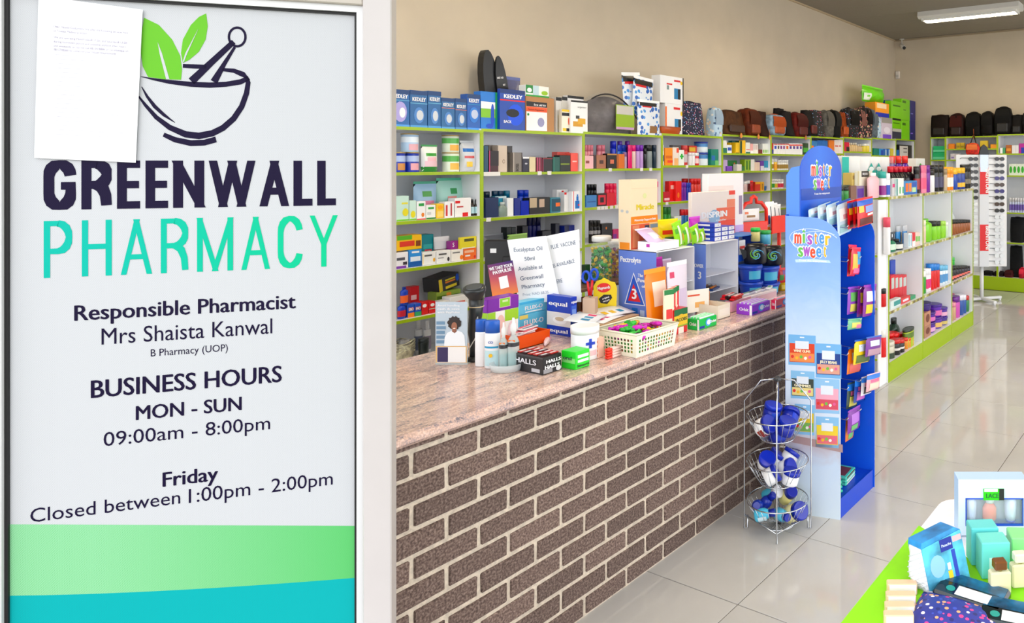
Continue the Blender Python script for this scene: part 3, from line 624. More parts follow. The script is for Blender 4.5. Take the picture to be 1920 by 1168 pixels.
part('picture_panel', MB().box(-.025, w*.28, -.0765, -.0755, h*.44, h*.64), mat((200, 196, 190), .5), ci); part('label_panel', MB().box(-.028, w*.29, -.0765, -.0755, .032, .05), mat((200, 150, 200), .5), ci)
icep = pattern('ice_pack_print', (226, 232, 240), [(40, 110, 200), (70, 150, 220), (30, 90, 180)], 26, .42, .3)
for x0, x1, yt, zb_, ry_, lab in ((630, 790, 262, .16, -.1, 'blue and white ice pack pouch, upper left'), (690, 865, 300, .15, .07, 'blue and white ice pack pouch, upper right')):
    goods(S(K4, 2, 0), [('pouch', x0, x1, yt, WH, lab, dict(dy=.06 if ry_ < 0 else .02, zb=ROWS[2][0]+zb_, m=icep, ry=ry_, d=.05, p=[(.05, .95, .84, .98, BLK), (.1, .6, .78, .84, RED), (.55, .9, .08, .3, (150, 110, 70))]))])
goods(S(K4, 2, 0), [('pouch', 735, 930, 505, WH, 'blue and white ice pack pouch standing below the pair', dict(dy=-.01, m=icep, d=.06, p=[(.1, .85, .88, .99, BLK), (.2, .6, .84, .88, RED), (.5, .85, .06, .28, (150, 110, 70))]))])
goods(S(K4, 3, 0), [
 ('box', 872, 962, 335, (206, 200, 196), 'grey picture box behind the ice packs', dict(dy=.14, d=.06, p=[(.0, .2, 0, 1, (170, 110, 60))], pic=[(.5, .8, .3, .12, (70, 80, 100))])),
 ('box', 968, 1130, 538, (238, 238, 240), 'white appliance box with blue cube, lower of two', dict(dy=.04, d=.13, key='ac', p=[(.92, 1, 0, 1, BLK), (0, .08, 0, .9, ORG), (.45, .8, .82, .9, RED), (.5, .85, .12, .52, (40, 130, 180)), (.7, .85, .12, .5, BLK)], pic=[(.87, .7, .05, .08, YEL)])),
 ('box', 925, 1130, 296, (242, 242, 244), 'white appliance box with blue cube, upper of two', dict(on='ac', dy=.04, d=.13, p=[(.95, 1, 0, 1, BLK), (.58, .86, .82, .89, RED), (.26, .5, .68, .74, RED), (.58, .86, .18, .58, (40, 130, 180)), (.74, .86, .18, .56, BLK), (.27, .36, .5, .66, (120, 140, 140))], pic=[(.9, .8, .05, .07, YEL)])),
 ('tub', 945, 1128, 735, (178, 84, 30), 'copper coloured bowl at the front', dict(cap=(150, 70, 26), dy=-.025, rough=.2, capw=.98, cat='bowl', name='bowl', flat=.5)),
])
flo_navy = pattern('floral_navy', (16, 18, 52), [(226, 110, 150), (210, 220, 236), (90, 150, 210), (236, 190, 200)], 55, .3)
flo_light = pattern('floral_light', (180, 206, 224), [(240, 236, 226), (90, 120, 160), (230, 200, 170), (60, 70, 90)], 30, .4)
flo_pink = pattern('floral_pink', (30, 22, 26), [(226, 160, 140), (210, 130, 120), (190, 170, 130), (30, 26, 30)], 34, .45)
flo_blk = pattern('floral_black', (14, 12, 16), [(214, 90, 120), (120, 160, 200), (20, 18, 22), (20, 18, 22)], 45, .3)
goods(S(K4, 3, 0), [('bag', 1142, 1340, 520, NV, 'navy handbag with pink and white floral print', dict(m=flo_navy, d=.16, trim=(14, 14, 30))), ])
goods(S(K5, 3, 0), [('bag', 0, 84, 290, (180, 206, 224), 'pale blue floral pouch bag by the navy bag', dict(m=flo_light, style='slouch', d=.12, trim=(150, 170, 190)))])
LTH = (92, 50, 26)
goods(S(K5, 4, 0, .0), [
 ('bag', 86, 300, 316, (84, 52, 30), 'dark brown leather shoulder bag with tan tags', dict(style='tote', tagc=(214, 140, 70), d=.2, pocket=(60, 36, 22))),
 ('bag', 300, 418, 300, (108, 48, 22), 'reddish brown leather handbag with tan tag', dict(style='slouch', tagc=(214, 140, 70), d=.2, pocket=(130, 60, 26))),
 ('bag', 418, 506, 322, (58, 30, 18), 'very dark brown leather handbag', dict(style='tote', tagc=(210, 150, 80), d=.2)),
])
goods(S(K5, 5, 0, .0), [
 ('bag', 560, 640, 296, (20, 16, 18), 'black handbag with a tall arched handle', dict(style='tote', d=.12, dy=.16, trim=(50, 24, 18))),
 ('bag', 500, 640, 352, (150, 180, 206), 'light blue and tan tote hanging over the edge', dict(style='slouch', d=.14, dy=-.03, trim=(150, 70, 30), pocket=(160, 78, 34))),
 ('bag', 640, 716, 320, (24, 18, 20), 'slim black handbag beside the tan tote', dict(style='tote', d=.18)),
 ('bag', 716, 832, 335, (104, 26, 20), 'dark red leather handbag with a zip tag', dict(style='slouch', d=.2, tagc=(190, 120, 60), pocket=(80, 20, 16))),
])
goods(S(K5, 6, 0, .0), [
 ('bag', 832, 905, 312, (22, 18, 20), 'black bag with dull red side', dict(style='tote', d=.2, pocket=(90, 30, 22))),
 ('bag', 905, 985, 312, (14, 12, 16), 'black bag with small white flowers', dict(style='tote', d=.2, m=flo_blk)),
 ('bag', 985, 1060, 316, (120, 116, 108), 'grey canvas bag with loop handle', dict(style='slouch', d=.2, trim=(90, 86, 80))),
 ('bag', 1060, 1118, 312, (16, 16, 18), 'black backpack beside the grey bag', dict(style='backpack', d=.2, trim=(30, 30, 30))),
])
goods(S(K5, 7, 0, .0), [
 ('bag', 1116, 1184, 330, (160, 74, 24), 'tan leather backpack strap bag', dict(style='tote', d=.16, trim=(130, 60, 20), pocket=(176, 84, 30))),
 ('bag', 1186, 1280, 296, (16, 14, 16), 'black backpack with pink trim', dict(style='backpack', d=.2, m=flo_blk)),
 ('bag', 1282, 1335, 300, (200, 140, 130), 'pink and beige floral backpack', dict(style='backpack', d=.2, m=flo_pink)),
])
goods(S(K5, 8, 0, .0), [
 ('bag', 1336, 1392, 280, (30, 22, 26), 'black and peach floral backpack', dict(style='backpack', d=.2, m=flo_pink)),
 ('bag', 1392, 1440, 302, (110, 124, 136), 'grey blue backpack', dict(style='backpack', d=.2, trim=(90, 100, 110))),
])
goods(S(KT, 8, 0, .01), [
 ('pouch', 596, 655, 330, (140, 150, 120), 'small green floral pouch', dict(d=.1, m=flo_light)),
 ('box', 640, 776, 418, (206, 194, 214), 'lilac and grey nappy pack', dict(d=.16, key='nap', p=[(0, 1, .74, 1, (150, 146, 140)), (.1, .9, 0, .2, (130, 90, 200))], pic=[(.5, .4, .3, .16, (226, 220, 236))])),
 ('box', 560, 735, 226, (236, 158, 40), 'orange and blue nappy pack lying on the lilac pack', dict(on='nap', d=.16, key='nap2', p=[(0, 1, 0, .3, (24, 50, 170)), (.1, .8, .6, .94, (240, 216, 180))])),
 ('pouch', 466, 730, 16, (110, 200, 40), 'bright green plastic nappy pack, highest', dict(on='nap2', dy=.03, d=.18, gusset=False, wob=.18, p=[(.02, .22, .1, .55, (226, 236, 220))])),
])
goods(S(KT, 9, 0, .01), [
 ('box', 740, 780, 190, (30, 80, 170), 'narrow blue pack behind the green packs', dict(d=.12, dy=.1)),
 ('box', 778, 893, 560, (60, 60, 76), 'dark patterned pack at the bottom of the green pile', dict(d=.14, key='g0', p=[(0, 1, .7, 1, (190, 190, 180))])),
 ('box', 778, 893, 452, (126, 196, 24), 'lime green nappy pack in the middle of the pile', dict(on='g0', d=.14, key='g1', p=[(.1, .8, .6, .72, (60, 110, 20))])),
 ('box', 764, 900, 206, (126, 198, 26), 'lime green nappy pack with black swoosh', dict(on='g1', d=.14, p=[(.15, .85, .72, .8, (60, 110, 20)), (.1, .9, 0, .1, BLK)])),
 ('box', 898, 1000, 450, (130, 204, 28), 'lower tall lime green nappy pack', dict(d=.14, key='g2', p=[(.08, .5, .72, .86, (60, 110, 20))])),
 ('box', 898, 1003, 178, (128, 200, 28), 'upper tall lime green nappy pack', dict(on='g2', d=.14, p=[(.08, .5, .8, .92, (60, 110, 20)), (.2, .5, .45, .5, (60, 110, 20))])),
 ('box', 1006, 1076, 450, (20, 26, 110), 'lower navy nappy pack', dict(d=.14, key='g3', p=[(.1, .5, .3, .36, (150, 120, 220))])),
 ('box', 1006, 1076, 200, (20, 26, 112), 'upper navy nappy pack', dict(on='g3', d=.14, p=[(.1, .5, .3, .36, (120, 120, 200))])),
])
# ---- nearest bay, shelves
goods(S(K3, 0, 1), [
 ('tin', 58, 166, 960, (36, 60, 160), 'blue and white milk tin, lower left', dict(key='t1', band=(170, 190, 230), blobc=(200, 140, 70))),
 ('tin', 170, 288, 960, (36, 60, 160), 'blue and white milk tin, lower right', dict(key='t2', band=(170, 190, 230), blobc=(226, 160, 170))),
 ('tin', 152, 288, 796, (176, 206, 236), 'pale blue milk tin stacked on the blue pair', dict(on='t2', band=(226, 236, 246), blobc=(226, 170, 180))),
 ('pouch', 296, 330, 915, (60, 120, 70), 'narrow green cereal packet', dict(d=.04, dy=.06)),
 ('pouch', 302, 445, 895, (236, 236, 230), 'green and pink baby cereal packet', dict(d=.06, seal=(40, 140, 60), p=[(.0, 1, 0, .2, (40, 130, 50)), (.12, .88, .2, .42, (230, 190, 200)), (.2, .85, .62, .74, (60, 150, 60)), (.25, .8, .42, .58, (236, 180, 190))])),
 ('tin', 516, 644, 962, (222, 232, 214), 'white and green cereal tin, lower of two', dict(key='t3', band=(90, 170, 80), blobc=(236, 190, 90))),
 ('tin', 514, 642, 810, (222, 232, 214), 'white and green cereal tin, upper of two', dict(on='t3', band=(90, 170, 80), blobc=(236, 180, 80))),
 ('pouch', 648, 782, 860, (206, 208, 214), 'silver foil milk pouch', dict(d=.07, rough=.2, seal=(190, 194, 200), p=[(.1, .8, .68, .8, (60, 120, 190)), (.15, .75, .46, .54, (200, 80, 80)), (.25, .6, .16, .34, (240, 200, 60))])),
])
goods(S(K7, 0, 2), [
 ('box', 62, 174, 268, (196, 226, 214), 'mint green tea box with lemon, taller of two', dict(d=.06, p=[(0, 1, 0, .06, (120, 190, 40)), (.4, .9, .66, .74, (230, 220, 80))], pic=[(.7, .34, .24, .16, (226, 214, 40))])),
 ('box', 176, 238, 308, (200, 228, 216), 'mint green tea box with lemon, shorter of two', dict(d=.06, p=[(0, 1, 0, .08, (120, 190, 40))], pic=[(.5, .3, .34, .18, (226, 214, 40))])),
 ('pouch', 236, 438, 142, (160, 196, 226), 'pale blue baby snack pouch', dict(dy=.1, d=.06, seal=(60, 160, 130), p=[(.3, .7, .62, .78, (90, 160, 90)), (.2, .8, .25, .5, (232, 150, 180))])),
 ('pouch', 440, 680, 112, (170, 220, 206), 'large mint green baby snack pouch', dict(dy=.12, d=.07, seal=(90, 190, 160), p=[(.42, .66, .62, .78, (60, 150, 90)), (.3, .62, .36, .56, (236, 160, 150)), (.1, .8, .12, .34, (222, 70, 50))])),
 ('box', 240, 320, 316, WH, 'white box with green leaf and red foot', dict(d=.06, p=[(0, 1, 0, .06, RED), (.2, .8, .74, .9, (40, 150, 70))], pic=[(.66, .26, .16, .12, (220, 130, 40))])),
 ('box', 322, 408, 348, (240, 240, 236), 'short white box with green base', dict(d=.06, p=[(0, 1, 0, .1, (40, 130, 50)), (.2, .8, .7, .86, (60, 160, 80)), (.1, .5, .3, .5, (210, 210, 210))])),
 ('box', 412, 480, 336, (244, 200, 60), 'yellow orange box', dict(d=.06, p=[(.1, .9, .1, .5, (250, 220, 130))], pic=[(.5, .75, .3, .14, (255, 170, 20))])),
 ('box', 484, 570, 318, WH, 'white box with red stripes', dict(d=.06, p=[(.1, .3, .1, .8, (200, 60, 60)), (.6, .75, .1, .9, (170, 30, 40))])),
 ('box', 576, 718, 286, (240, 238, 238), 'wide white box with red panel', dict(d=.07, p=[(0, .3, .72, .86, RED), (.45, .8, 0, .22, RED), (.1, .5, .5, .58, (190, 70, 70))])),
 ('shoulder', 720, 790, 298, (40, 28, 20), 'brown glass bottle pair with pale label', dict(cap=BLK, band=(170, 206, 216), n=2)),
])
goods(S(K7, 0, 3), [
 ('box', 44, 168, 762, (238, 236, 240), 'white and purple medicine box', dict(d=.08, p=[(0, .85, 0, .16, (130, 70, 170)), (.15, .75, .5, .68, (80, 80, 90)), (.6, .9, .2, .4, (60, 50, 60))])),
 ('box', 172, 285, 738, (60, 150, 220), 'blue box with a white mountain picture', dict(d=.08, key='bb', p=[(0, 1, 0, .3, (20, 90, 160)), (.1, .9, .32, .6, (226, 236, 246)), (.2, .8, .8, .92, WH)])),
 ('box', 66, 286, 612, (240, 190, 30), 'green, yellow and orange snack box lying flat', dict(on='bb', dy=.01, d=.09, p=[(.0, .6, .7, 1, (90, 170, 40)), (.1, .7, .25, .62, (206, 60, 40)), (.75, .95, .2, .6, (120, 60, 20))])),
 ('box', 272, 390, 606, (20, 140, 150), 'teal box with a slanted top', dict(dy=.09, d=.08, p=[(.2, .9, .5, .66, (60, 180, 180)), (.3, .85, .4, .48, (210, 70, 80))])),
 ('tub', 396, 535, 622, (226, 228, 232), 'white tub with dark berry label', dict(dy=.07, cap=WH, band=(120, 100, 100), capw=1.02, bandz=(.25, .5), cat='tub', name='tub')),
 ('box', 288, 410, 758, (240, 240, 238), 'white box with yellow flower', dict(d=.06, p=[(.15, .7, .66, .8, (90, 90, 90)), (0, .1, .1, .9, (250, 230, 180))], pic=[(.85, .35, .08, .16, (226, 170, 50))])),
 ('box', 412, 540, 748, (240, 240, 240), 'white box with black blot', dict(d=.06, p=[(.15, .7, .66, .8, (80, 80, 80)), (.1, .5, .4, .48, (150, 150, 150))], pic=[(.82, .28, .08, .18, (40, 36, 40))])),
 ('box', 542, 650, 736, (242, 238, 232), 'white box with orange fruit', dict(d=.06, key='wf', p=[(.1, .7, .68, .8, (120, 120, 120))], pic=[(.84, .3, .14, .2, (244, 130, 30))])),
 ('box', 540, 618, 662, (150, 40, 140), 'purple box with white letter', dict(on='wf', d=.05, dy=.02, t=[('S', .25, .3, .2, .5, WH)])),
 ('box', 652, 764, 726, (238, 120, 50), 'orange stomach medicine box', dict(d=.06, key='or', p=[(.05, .8, .62, .84, (250, 200, 170)), (.1, .5, .3, .44, WH)], pic=[(.86, .22, .08, .14, (210, 40, 30))])),
 ('box', 618, 764, 626, (232, 218, 60), 'yellow stomach medicine box on the orange box', dict(on='or', d=.06, p=[(.25, .85, .6, .85, (90, 90, 40)), (.1, .9, 0, .1, (240, 240, 220))])),
 ('slim', 766, 800, 716, (46, 30, 60), 'small dark bottle with green cap', dict(cap=(70, 150, 50), dy=.03)),
])
goods(S(KA, 0, 4), [
 ('round', 96, 180, 368, (26, 70, 180), 'blue antacid bottle', dict(key='e1', cap=(20, 50, 140), band=(190, 40, 60), flat=.6)),
 ('box', 182, 250, 372, (40, 90, 190), 'blue and orange antacid box', dict(d=.06, p=[(0, 1, 0, .35, (240, 140, 40)), (.1, .9, .5, .75, (200, 60, 70))], t=[('ENO', .5, .5, .7, .22, WH, .04)])),
 ('box', 252, 320, 366, (40, 90, 190), 'blue and green antacid box', dict(d=.06, key='e2', p=[(0, 1, 0, .35, (60, 160, 100)), (.1, .9, .5, .75, (200, 60, 70))], t=[('ENO', .5, .5, .7, .22, WH, .04)])),
 ('round', 122, 200, 204, (26, 70, 180), 'blue antacid bottle standing on the other', dict(on='e2', cap=(20, 50, 140), band=(236, 110, 50), flat=.6, dy=.0)),
 ('box', 322, 392, 352, (204, 30, 34), 'red pill box with white heart, left one', dict(d=.07, pic=[(.4, .72, .3, .14, WH)])),
 ('box', 394, 462, 346, (204, 30, 34), 'red pill box with white heart, right one', dict(d=.07, p=[(0, 1, .36, .42, (190, 220, 190))], pic=[(.5, .72, .3, .14, WH)])),
 ('box', 205, 300, 196, (190, 20, 36), 'red box behind the blue antacid bottle', dict(dy=.1, d=.05, p=[(.1, .7, .5, .68, (240, 200, 200)), (0, 1, .26, .3, (220, 200, 200))])),
 ('box', 468, 712, 238, (150, 176, 70), 'green leaf pattern tea box', dict(dy=.1, d=.09, key='lf', p=[(.02, .98, .05, .75, (90, 120, 40)), (.4, .6, .5, .9, (236, 160, 60))], pic=[(.3, .35, .14, .2, (70, 100, 30)), (.75, .35, .16, .2, (50, 80, 30))])),
 ('box', 604, 790, 292, (242, 240, 240), 'flat white box with red writing', dict(d=.08, dy=.0, p=[(.1, .8, .3, .6, (220, 120, 110))])),
 ('box', 520, 600, 340, (230, 228, 226), 'white sachet box', dict(d=.07, p=[(.1, .9, .1, .3, ORG)])),
])
bl_, w_, h_ = S(KA, 0, 4).place(450, 750, 40, .12)
carton((bl_.x, bl_.y, LAST['lf'][2]+.004), .25, w_*.84, h_-(LAST['lf'][2]-bl_.z)-.03, .12, (36, 34, 34), 'black and yellow supplement box tilted on the leaf box of nearest bay', p=[(0, .16, 0, .9, (226, 206, 30)), (.3, .85, .1, .3, (236, 214, 40)), (.3, .8, .5, .62, (230, 130, 30)), (.3, .8, .66, .78, (226, 206, 30))], pic=[(.9, .66, .08, .26, (30, 90, 200))], ry=math.radians(-7))
goods(S(KA, 0, 5), [
 ('slim', 276, 350, 534, (222, 222, 224), 'white cleaning bottle, left of two', dict(cap=(230, 230, 232), band=(110, 120, 150), capw=.5, dy=.16)),
 ('slim', 350, 425, 540, (224, 224, 226), 'white cleaning bottle, right of two', dict(cap=(230, 230, 232), band=(130, 120, 140), capw=.5, dy=.14)),
 ('tub', 322, 420, 716, (24, 34, 34), 'dark bin', dict(cap=(30, 40, 42), capw=.98, cat='bin', name='bin', dy=.04)),
])
loc, w, h = S(KA, 0, 5).place(52, 330, 742, .06)
rb = empty('rope_basket', loc, 0, 'woven cream rope basket on the low shelf behind the counter', 'basket')
part('body', MB().lathe([(w*.36, 0), (w*.44, h*.3), (w*.48, h*.65), (w*.46, h*.8)], 20, 0, w*.45, 1, .7, cap=False), mat((206, 190, 160), .9, noise=.3, nscale=30, bump=.6), rb)
for i in range(5): part('rope', MB().tube([(w*.46*math.cos(a), w*.45+w*.32*math.sin(a), h*(.5+.1*i+.06*math.sin(a*3+i))) for a in [k*math.pi/10 for k in range(20)]], h*.035, 6, closed=True), mat((216, 202, 176), .9, noise=.25, nscale=60), rb)
part('bundle', MB().lathe([(w*.1, h*.55), (w*.2, h*.8), (w*.16, h*.98), (w*.05, h)], 14, w*.08, w*.4), mat((210, 204, 200), .8, noise=.35, nscale=20), rb)
# ---- second bay
goods(S(K3, 1, 1), [
 ('box', 828, 868, 902, (20, 70, 96), 'dark teal perfume box', dict(d=.05)),
 ('box', 872, 958, 946, (60, 14, 24), 'dark red perfume box with teal print', dict(d=.05, p=[(0, .12, 0, 1, (180, 60, 110)), (.2, .85, .55, .72, (20, 110, 110)), (.12, 1, .3, 1, (30, 16, 22))])),
 ('box', 872, 950, 896, (150, 140, 134), 'taupe perfume box at the back', dict(d=.05, dy=.1)),
 ('box', 952, 1034, 900, (206, 188, 170), 'beige perfume box with a ring emblem', dict(d=.06, dy=.02, pic=[(.6, .4, .14, .08, (150, 130, 110)), (.6, .4, .09, .05, (206, 188, 170))])),
 ('box', 1036, 1078, 905, (120, 112, 108), 'grey perfume box with black top', dict(d=.05, dy=.05, p=[(0, 1, .7, 1, (60, 56, 56))])),
 ('box', 1084, 1165, 962, (120, 112, 104), 'grey cologne box with tall letters', dict(d=.05, p=[(0, .1, 0, 1, (190, 180, 170)), (.9, 1, 0, 1, (60, 50, 50))])),
 ('box', 1168, 1226, 1000, (24, 22, 46), 'navy perfume box with a white mark', dict(d=.05, p=[(0, 1, .88, 1, WH)], pic=[(.5, .55, .2, .06, (190, 190, 200))])),
 ('box', 1228, 1284, 1000, (216, 200, 160), 'cream perfume box', dict(d=.05)),
 ('box', 1288, 1340, 1006, (110, 20, 50), 'dark pink striped perfume box', dict(d=.05, p=[(.1, .2, 0, 1, (230, 110, 150)), (.5, .6, 0, 1, (230, 110, 150))])),
 ('box', 1342, 1430, 1008, (22, 14, 16), 'black perfume box with pink edge', dict(d=.06, p=[(0, .05, 0, 1, (230, 80, 130)), (0, 1, .9, 1, (120, 30, 40))])),
 ('box', 1432, 1500, 1000, (20, 84, 76), 'dark green perfume box', dict(d=.06, p=[(.1, .2, 0, 1, (40, 120, 110))])),
])
o_ = [q for q in COL.objects if q.get('label', '').startswith('grey cologne box')][0]
lettering(o_, 'BOSS', .006, .03, .05, .02, (40, 36, 34), y=-.0022, ry=-math.pi/2, bold=.02)
goods(S(K4, 1, 1), [
 ('box', 42, 140, 986, (18, 24, 20), 'black perfume box with green writing', dict(d=.06, p=[(.1, .9, .4, .5, (120, 140, 40))])),
 ('box', 142, 206, 966, (232, 92, 80), 'coral perfume box', dict(d=.06, p=[(.2, .8, .5, .58, (244, 190, 180))])),
 ('box', 24, 140, 958, (232, 110, 100), 'coral gift box lying at the back', dict(d=.06, dy=.1)),
])
goods(S(K7, 1, 2), [
 ('box', 842, 960, 282, (22, 44, 84), 'navy cologne box', dict(d=.06)),
 ('slim', 842, 894, 230, (24, 54, 70), 'dark blue spray can at the left end', dict(cap=(16, 40, 60), dy=.1)),
 ('slim', 916, 1010, 224, (16, 70, 96), 'dark teal spray can behind the cyan box', dict(cap=(16, 60, 90), dy=.1, n=2)),
 ('slim', 1020, 1070, 222, (20, 110, 140), 'teal spray can behind the white box', dict(cap=(20, 110, 140), dy=.1)),
 ('box', 926, 1026, 270, (40, 150, 180), 'cyan perfume box', dict(d=.05, dy=.05, p=[(0, 1, .9, 1, (200, 220, 226))])),
 ('shoulder', 966, 1048, 322, (150, 170, 160), 'clear square perfume bottle', dict(cap=(190, 200, 196), dy=-.01, flat=.6, trans=.3)),
 ('box', 1034, 1090, 286, (236, 238, 240), 'plain white perfume box', dict(d=.05)),
 ('box', 1096, 1150, 288, (16, 40, 130), 'deep blue cologne box', dict(d=.05)),
 ('slim', 1142, 1234, 216, (26, 70, 190), 'cobalt blue spray can', dict(cap=(20, 60, 180), dy=.08, n=2)),
 ('box', 1152, 1226, 310, (20, 50, 170), 'cobalt blue glass cube', dict(d=.05, rough=.1)),
 ('box', 1228, 1408, 282, (22, 20, 20), 'wide black perfume box with gold face', dict(d=.07, p=[(0, .35, .4, 1, (190, 170, 140)), (.46, .72, .4, .9, (196, 170, 150))])),
 ('box', 1412, 1500, 282, (60, 130, 150), 'teal perfume box with orange square', dict(d=.06, p=[(.1, 1, .08, .92, (20, 76, 96)), (.5, .95, .4, .66, (240, 120, 40))])),
])
goods(S(K8, 1, 2), [
 ('box', 20, 118, 212, (240, 238, 238), 'white perfume box with red strip at the back', dict(d=.05, dy=.1, p=[(.4, .6, .8, .95, RED)])),
 ('box', 84, 150, 236, (240, 240, 242), 'white perfume box with a red corner', dict(d=.05, dy=.04, p=[(0, .3, .88, 1, RED)])),
 ('box', 152, 240, 226, (240, 240, 244), 'white box with a blue bottle figure', dict(d=.06, p=[(.12, .18, 0, 1, (226, 60, 60)), (.3, .78, .12, .52, (24, 120, 200)), (.42, .64, .52, .74, (24, 120, 200)), (.58, .84, .26, .36, (220, 50, 60)), (.46, .6, .74, .84, (24, 120, 200))])),
])
goods(S(K7, 1, 3), [
 ('pouch', 846, 1040, 602, (120, 124, 134), 'grey foil packs on the monitor shelf', dict(dy=.1, d=.08, rough=.2)),
 ('box', 1028, 1112, 542, (16, 30, 32), 'black tall box pair', dict(dy=.1, d=.06, n=2)),
 ('slim', 1222, 1336, 446, (18, 24, 90), 'navy spray can', dict(cap=(12, 16, 60), dy=.12, n=3)),
 ('box', 1166, 1218, 530, (14, 14, 26), 'black cologne box behind the paper', dict(dy=.08, d=.06)),
 ('box', 1340, 1420, 572, (14, 14, 26), 'low black cologne box', dict(dy=.06, d=.06)),
 ('pouch', 1046, 1220, 602, (150, 190, 100), 'light green foil pack', dict(dy=.05, d=.06)),
])
goods(S(K8, 1, 3), [
 ('box', 6, 46, 510, (14, 16, 40), 'slim black box by the notice', dict(dy=.08, d=.05)),
 ('box', 86, 184, 526, (22, 40, 130), 'blue box with dark end', dict(dy=.05, d=.07, p=[(0, .4, 0, 1, (18, 24, 70))])),
])
# ---- third bay
goods(S(K4, 2, 1), [
 ('slim', 268, 346, 896, (236, 160, 170), 'pink rollerball bottle', dict(cap=(226, 140, 156), n=3, dy=.07)),
 ('box', 264, 342, 990, (236, 180, 186), 'pink perfume gift box', dict(d=.05, p=[(.1, .5, .4, .62, (140, 70, 60))])),
 ('slim', 386, 452, 896, (230, 150, 160), 'rose pink spray bottle', dict(cap=(220, 130, 146), n=2, dy=.07)),
 ('box', 344, 366, 984, (60, 40, 40), 'thin dark brown box', dict(d=.05)),
 ('box', 368, 452, 984, (166, 112, 84), 'rose gold perfume box with dark square', dict(d=.05, p=[(.28, .7, .35, .62, (70, 40, 36))])),
 ('box', 460, 544, 972, (26, 20, 18), 'black perfume box with copper square', dict(d=.05, p=[(.3, .7, .32, .6, (210, 120, 90)), (0, 1, .9, 1, (190, 140, 80))])),
 ('box', 546, 614, 976, (206, 112, 30), 'amber gold perfume box', dict(d=.05, p=[(0, .2, 0, 1, (160, 90, 40))])),
 ('slim', 512, 552, 862, (30, 60, 200), 'bright blue body spray at the left', dict(cap=(30, 50, 190), dy=.08)),
 ('slim', 556, 640, 896, (40, 120, 210), 'blue body spray', dict(cap=(30, 70, 190), n=2, dy=.06)),
 ('slim', 570, 602, 862, (90, 40, 170), 'violet body spray at the back left', dict(cap=(100, 50, 170), dy=.14)),
 ('slim', 636, 666, 862, (100, 30, 150), 'violet body spray at the back right', dict(cap=(110, 40, 160), dy=.14)),
 ('slim', 616, 640, 960, (190, 170, 190), 'small lilac roll-on', dict(cap=(150, 110, 160), dy=.01)),
 ('slim', 644, 682, 896, (214, 20, 110), 'magenta body spray', dict(cap=(200, 20, 110))),
 ('slim', 684, 722, 898, (226, 190, 180), 'blush body spray with magenta cap', dict(cap=(220, 30, 120))),
 ('slim', 724, 786, 896, (190, 150, 210), 'lilac body spray with purple cap', dict(cap=(120, 40, 170), n=2)),
 ('slim', 790, 816, 926, (20, 20, 26), 'slim black spray', dict(cap=BLK)),
 ('slim', 820, 870, 896, (130, 140, 140), 'clear grey spray with black cap', dict(cap=(20, 24, 28), n=1)),
 ('slim', 872, 900, 896, (24, 44, 60), 'slate blue spray', dict(cap=(20, 40, 60))),
])
goods(S(K8, 2, 2), [
 ('box', 276, 370, 262, (70, 130, 190), 'blue perfume gift box', dict(d=.05, p=[(.1, .9, .4, .5, (40, 90, 150))])),
 ('slim', 296, 376, 166, (16, 24, 30), 'black spray bottle', dict(cap=(14, 22, 28), n=3, dy=.08)),
 ('box', 372, 456, 246, (30, 14, 16), 'black box framed in red', dict(d=.05, p=[(.1, .9, .12, .88, (200, 40, 60)), (.3, .7, .3, .7, (16, 10, 12))])),
 ('slim', 456, 552, 158, (214, 22, 70), 'crimson spray bottle', dict(cap=(220, 40, 90), n=3, dy=.05)),
 ('box', 458, 530, 240, (196, 14, 40), 'crimson perfume box', dict(d=.04)),
 ('slim', 866, 922, 140, (232, 190, 200), 'pale pink spray bottle', dict(cap=(226, 80, 140), n=2)),
])
goods(S(K8, 2, 3), [
 ('slim', 316, 410, 482, (24, 22, 26), 'black deodorant with white print', dict(cap=BLK, n=3, band=(150, 150, 156), bandz=(.4, .55))),
 ('box', 412, 508, 510, (16, 14, 16), 'black gift box with a gold dot', dict(d=.06, pic=[(.4, .75, .06, .08, (210, 120, 40))])),
 ('box', 512, 572, 560, (190, 40, 110), 'pink and red perfume box', dict(d=.05, p=[(0, .5, 0, .6, (120, 40, 140))])),
])
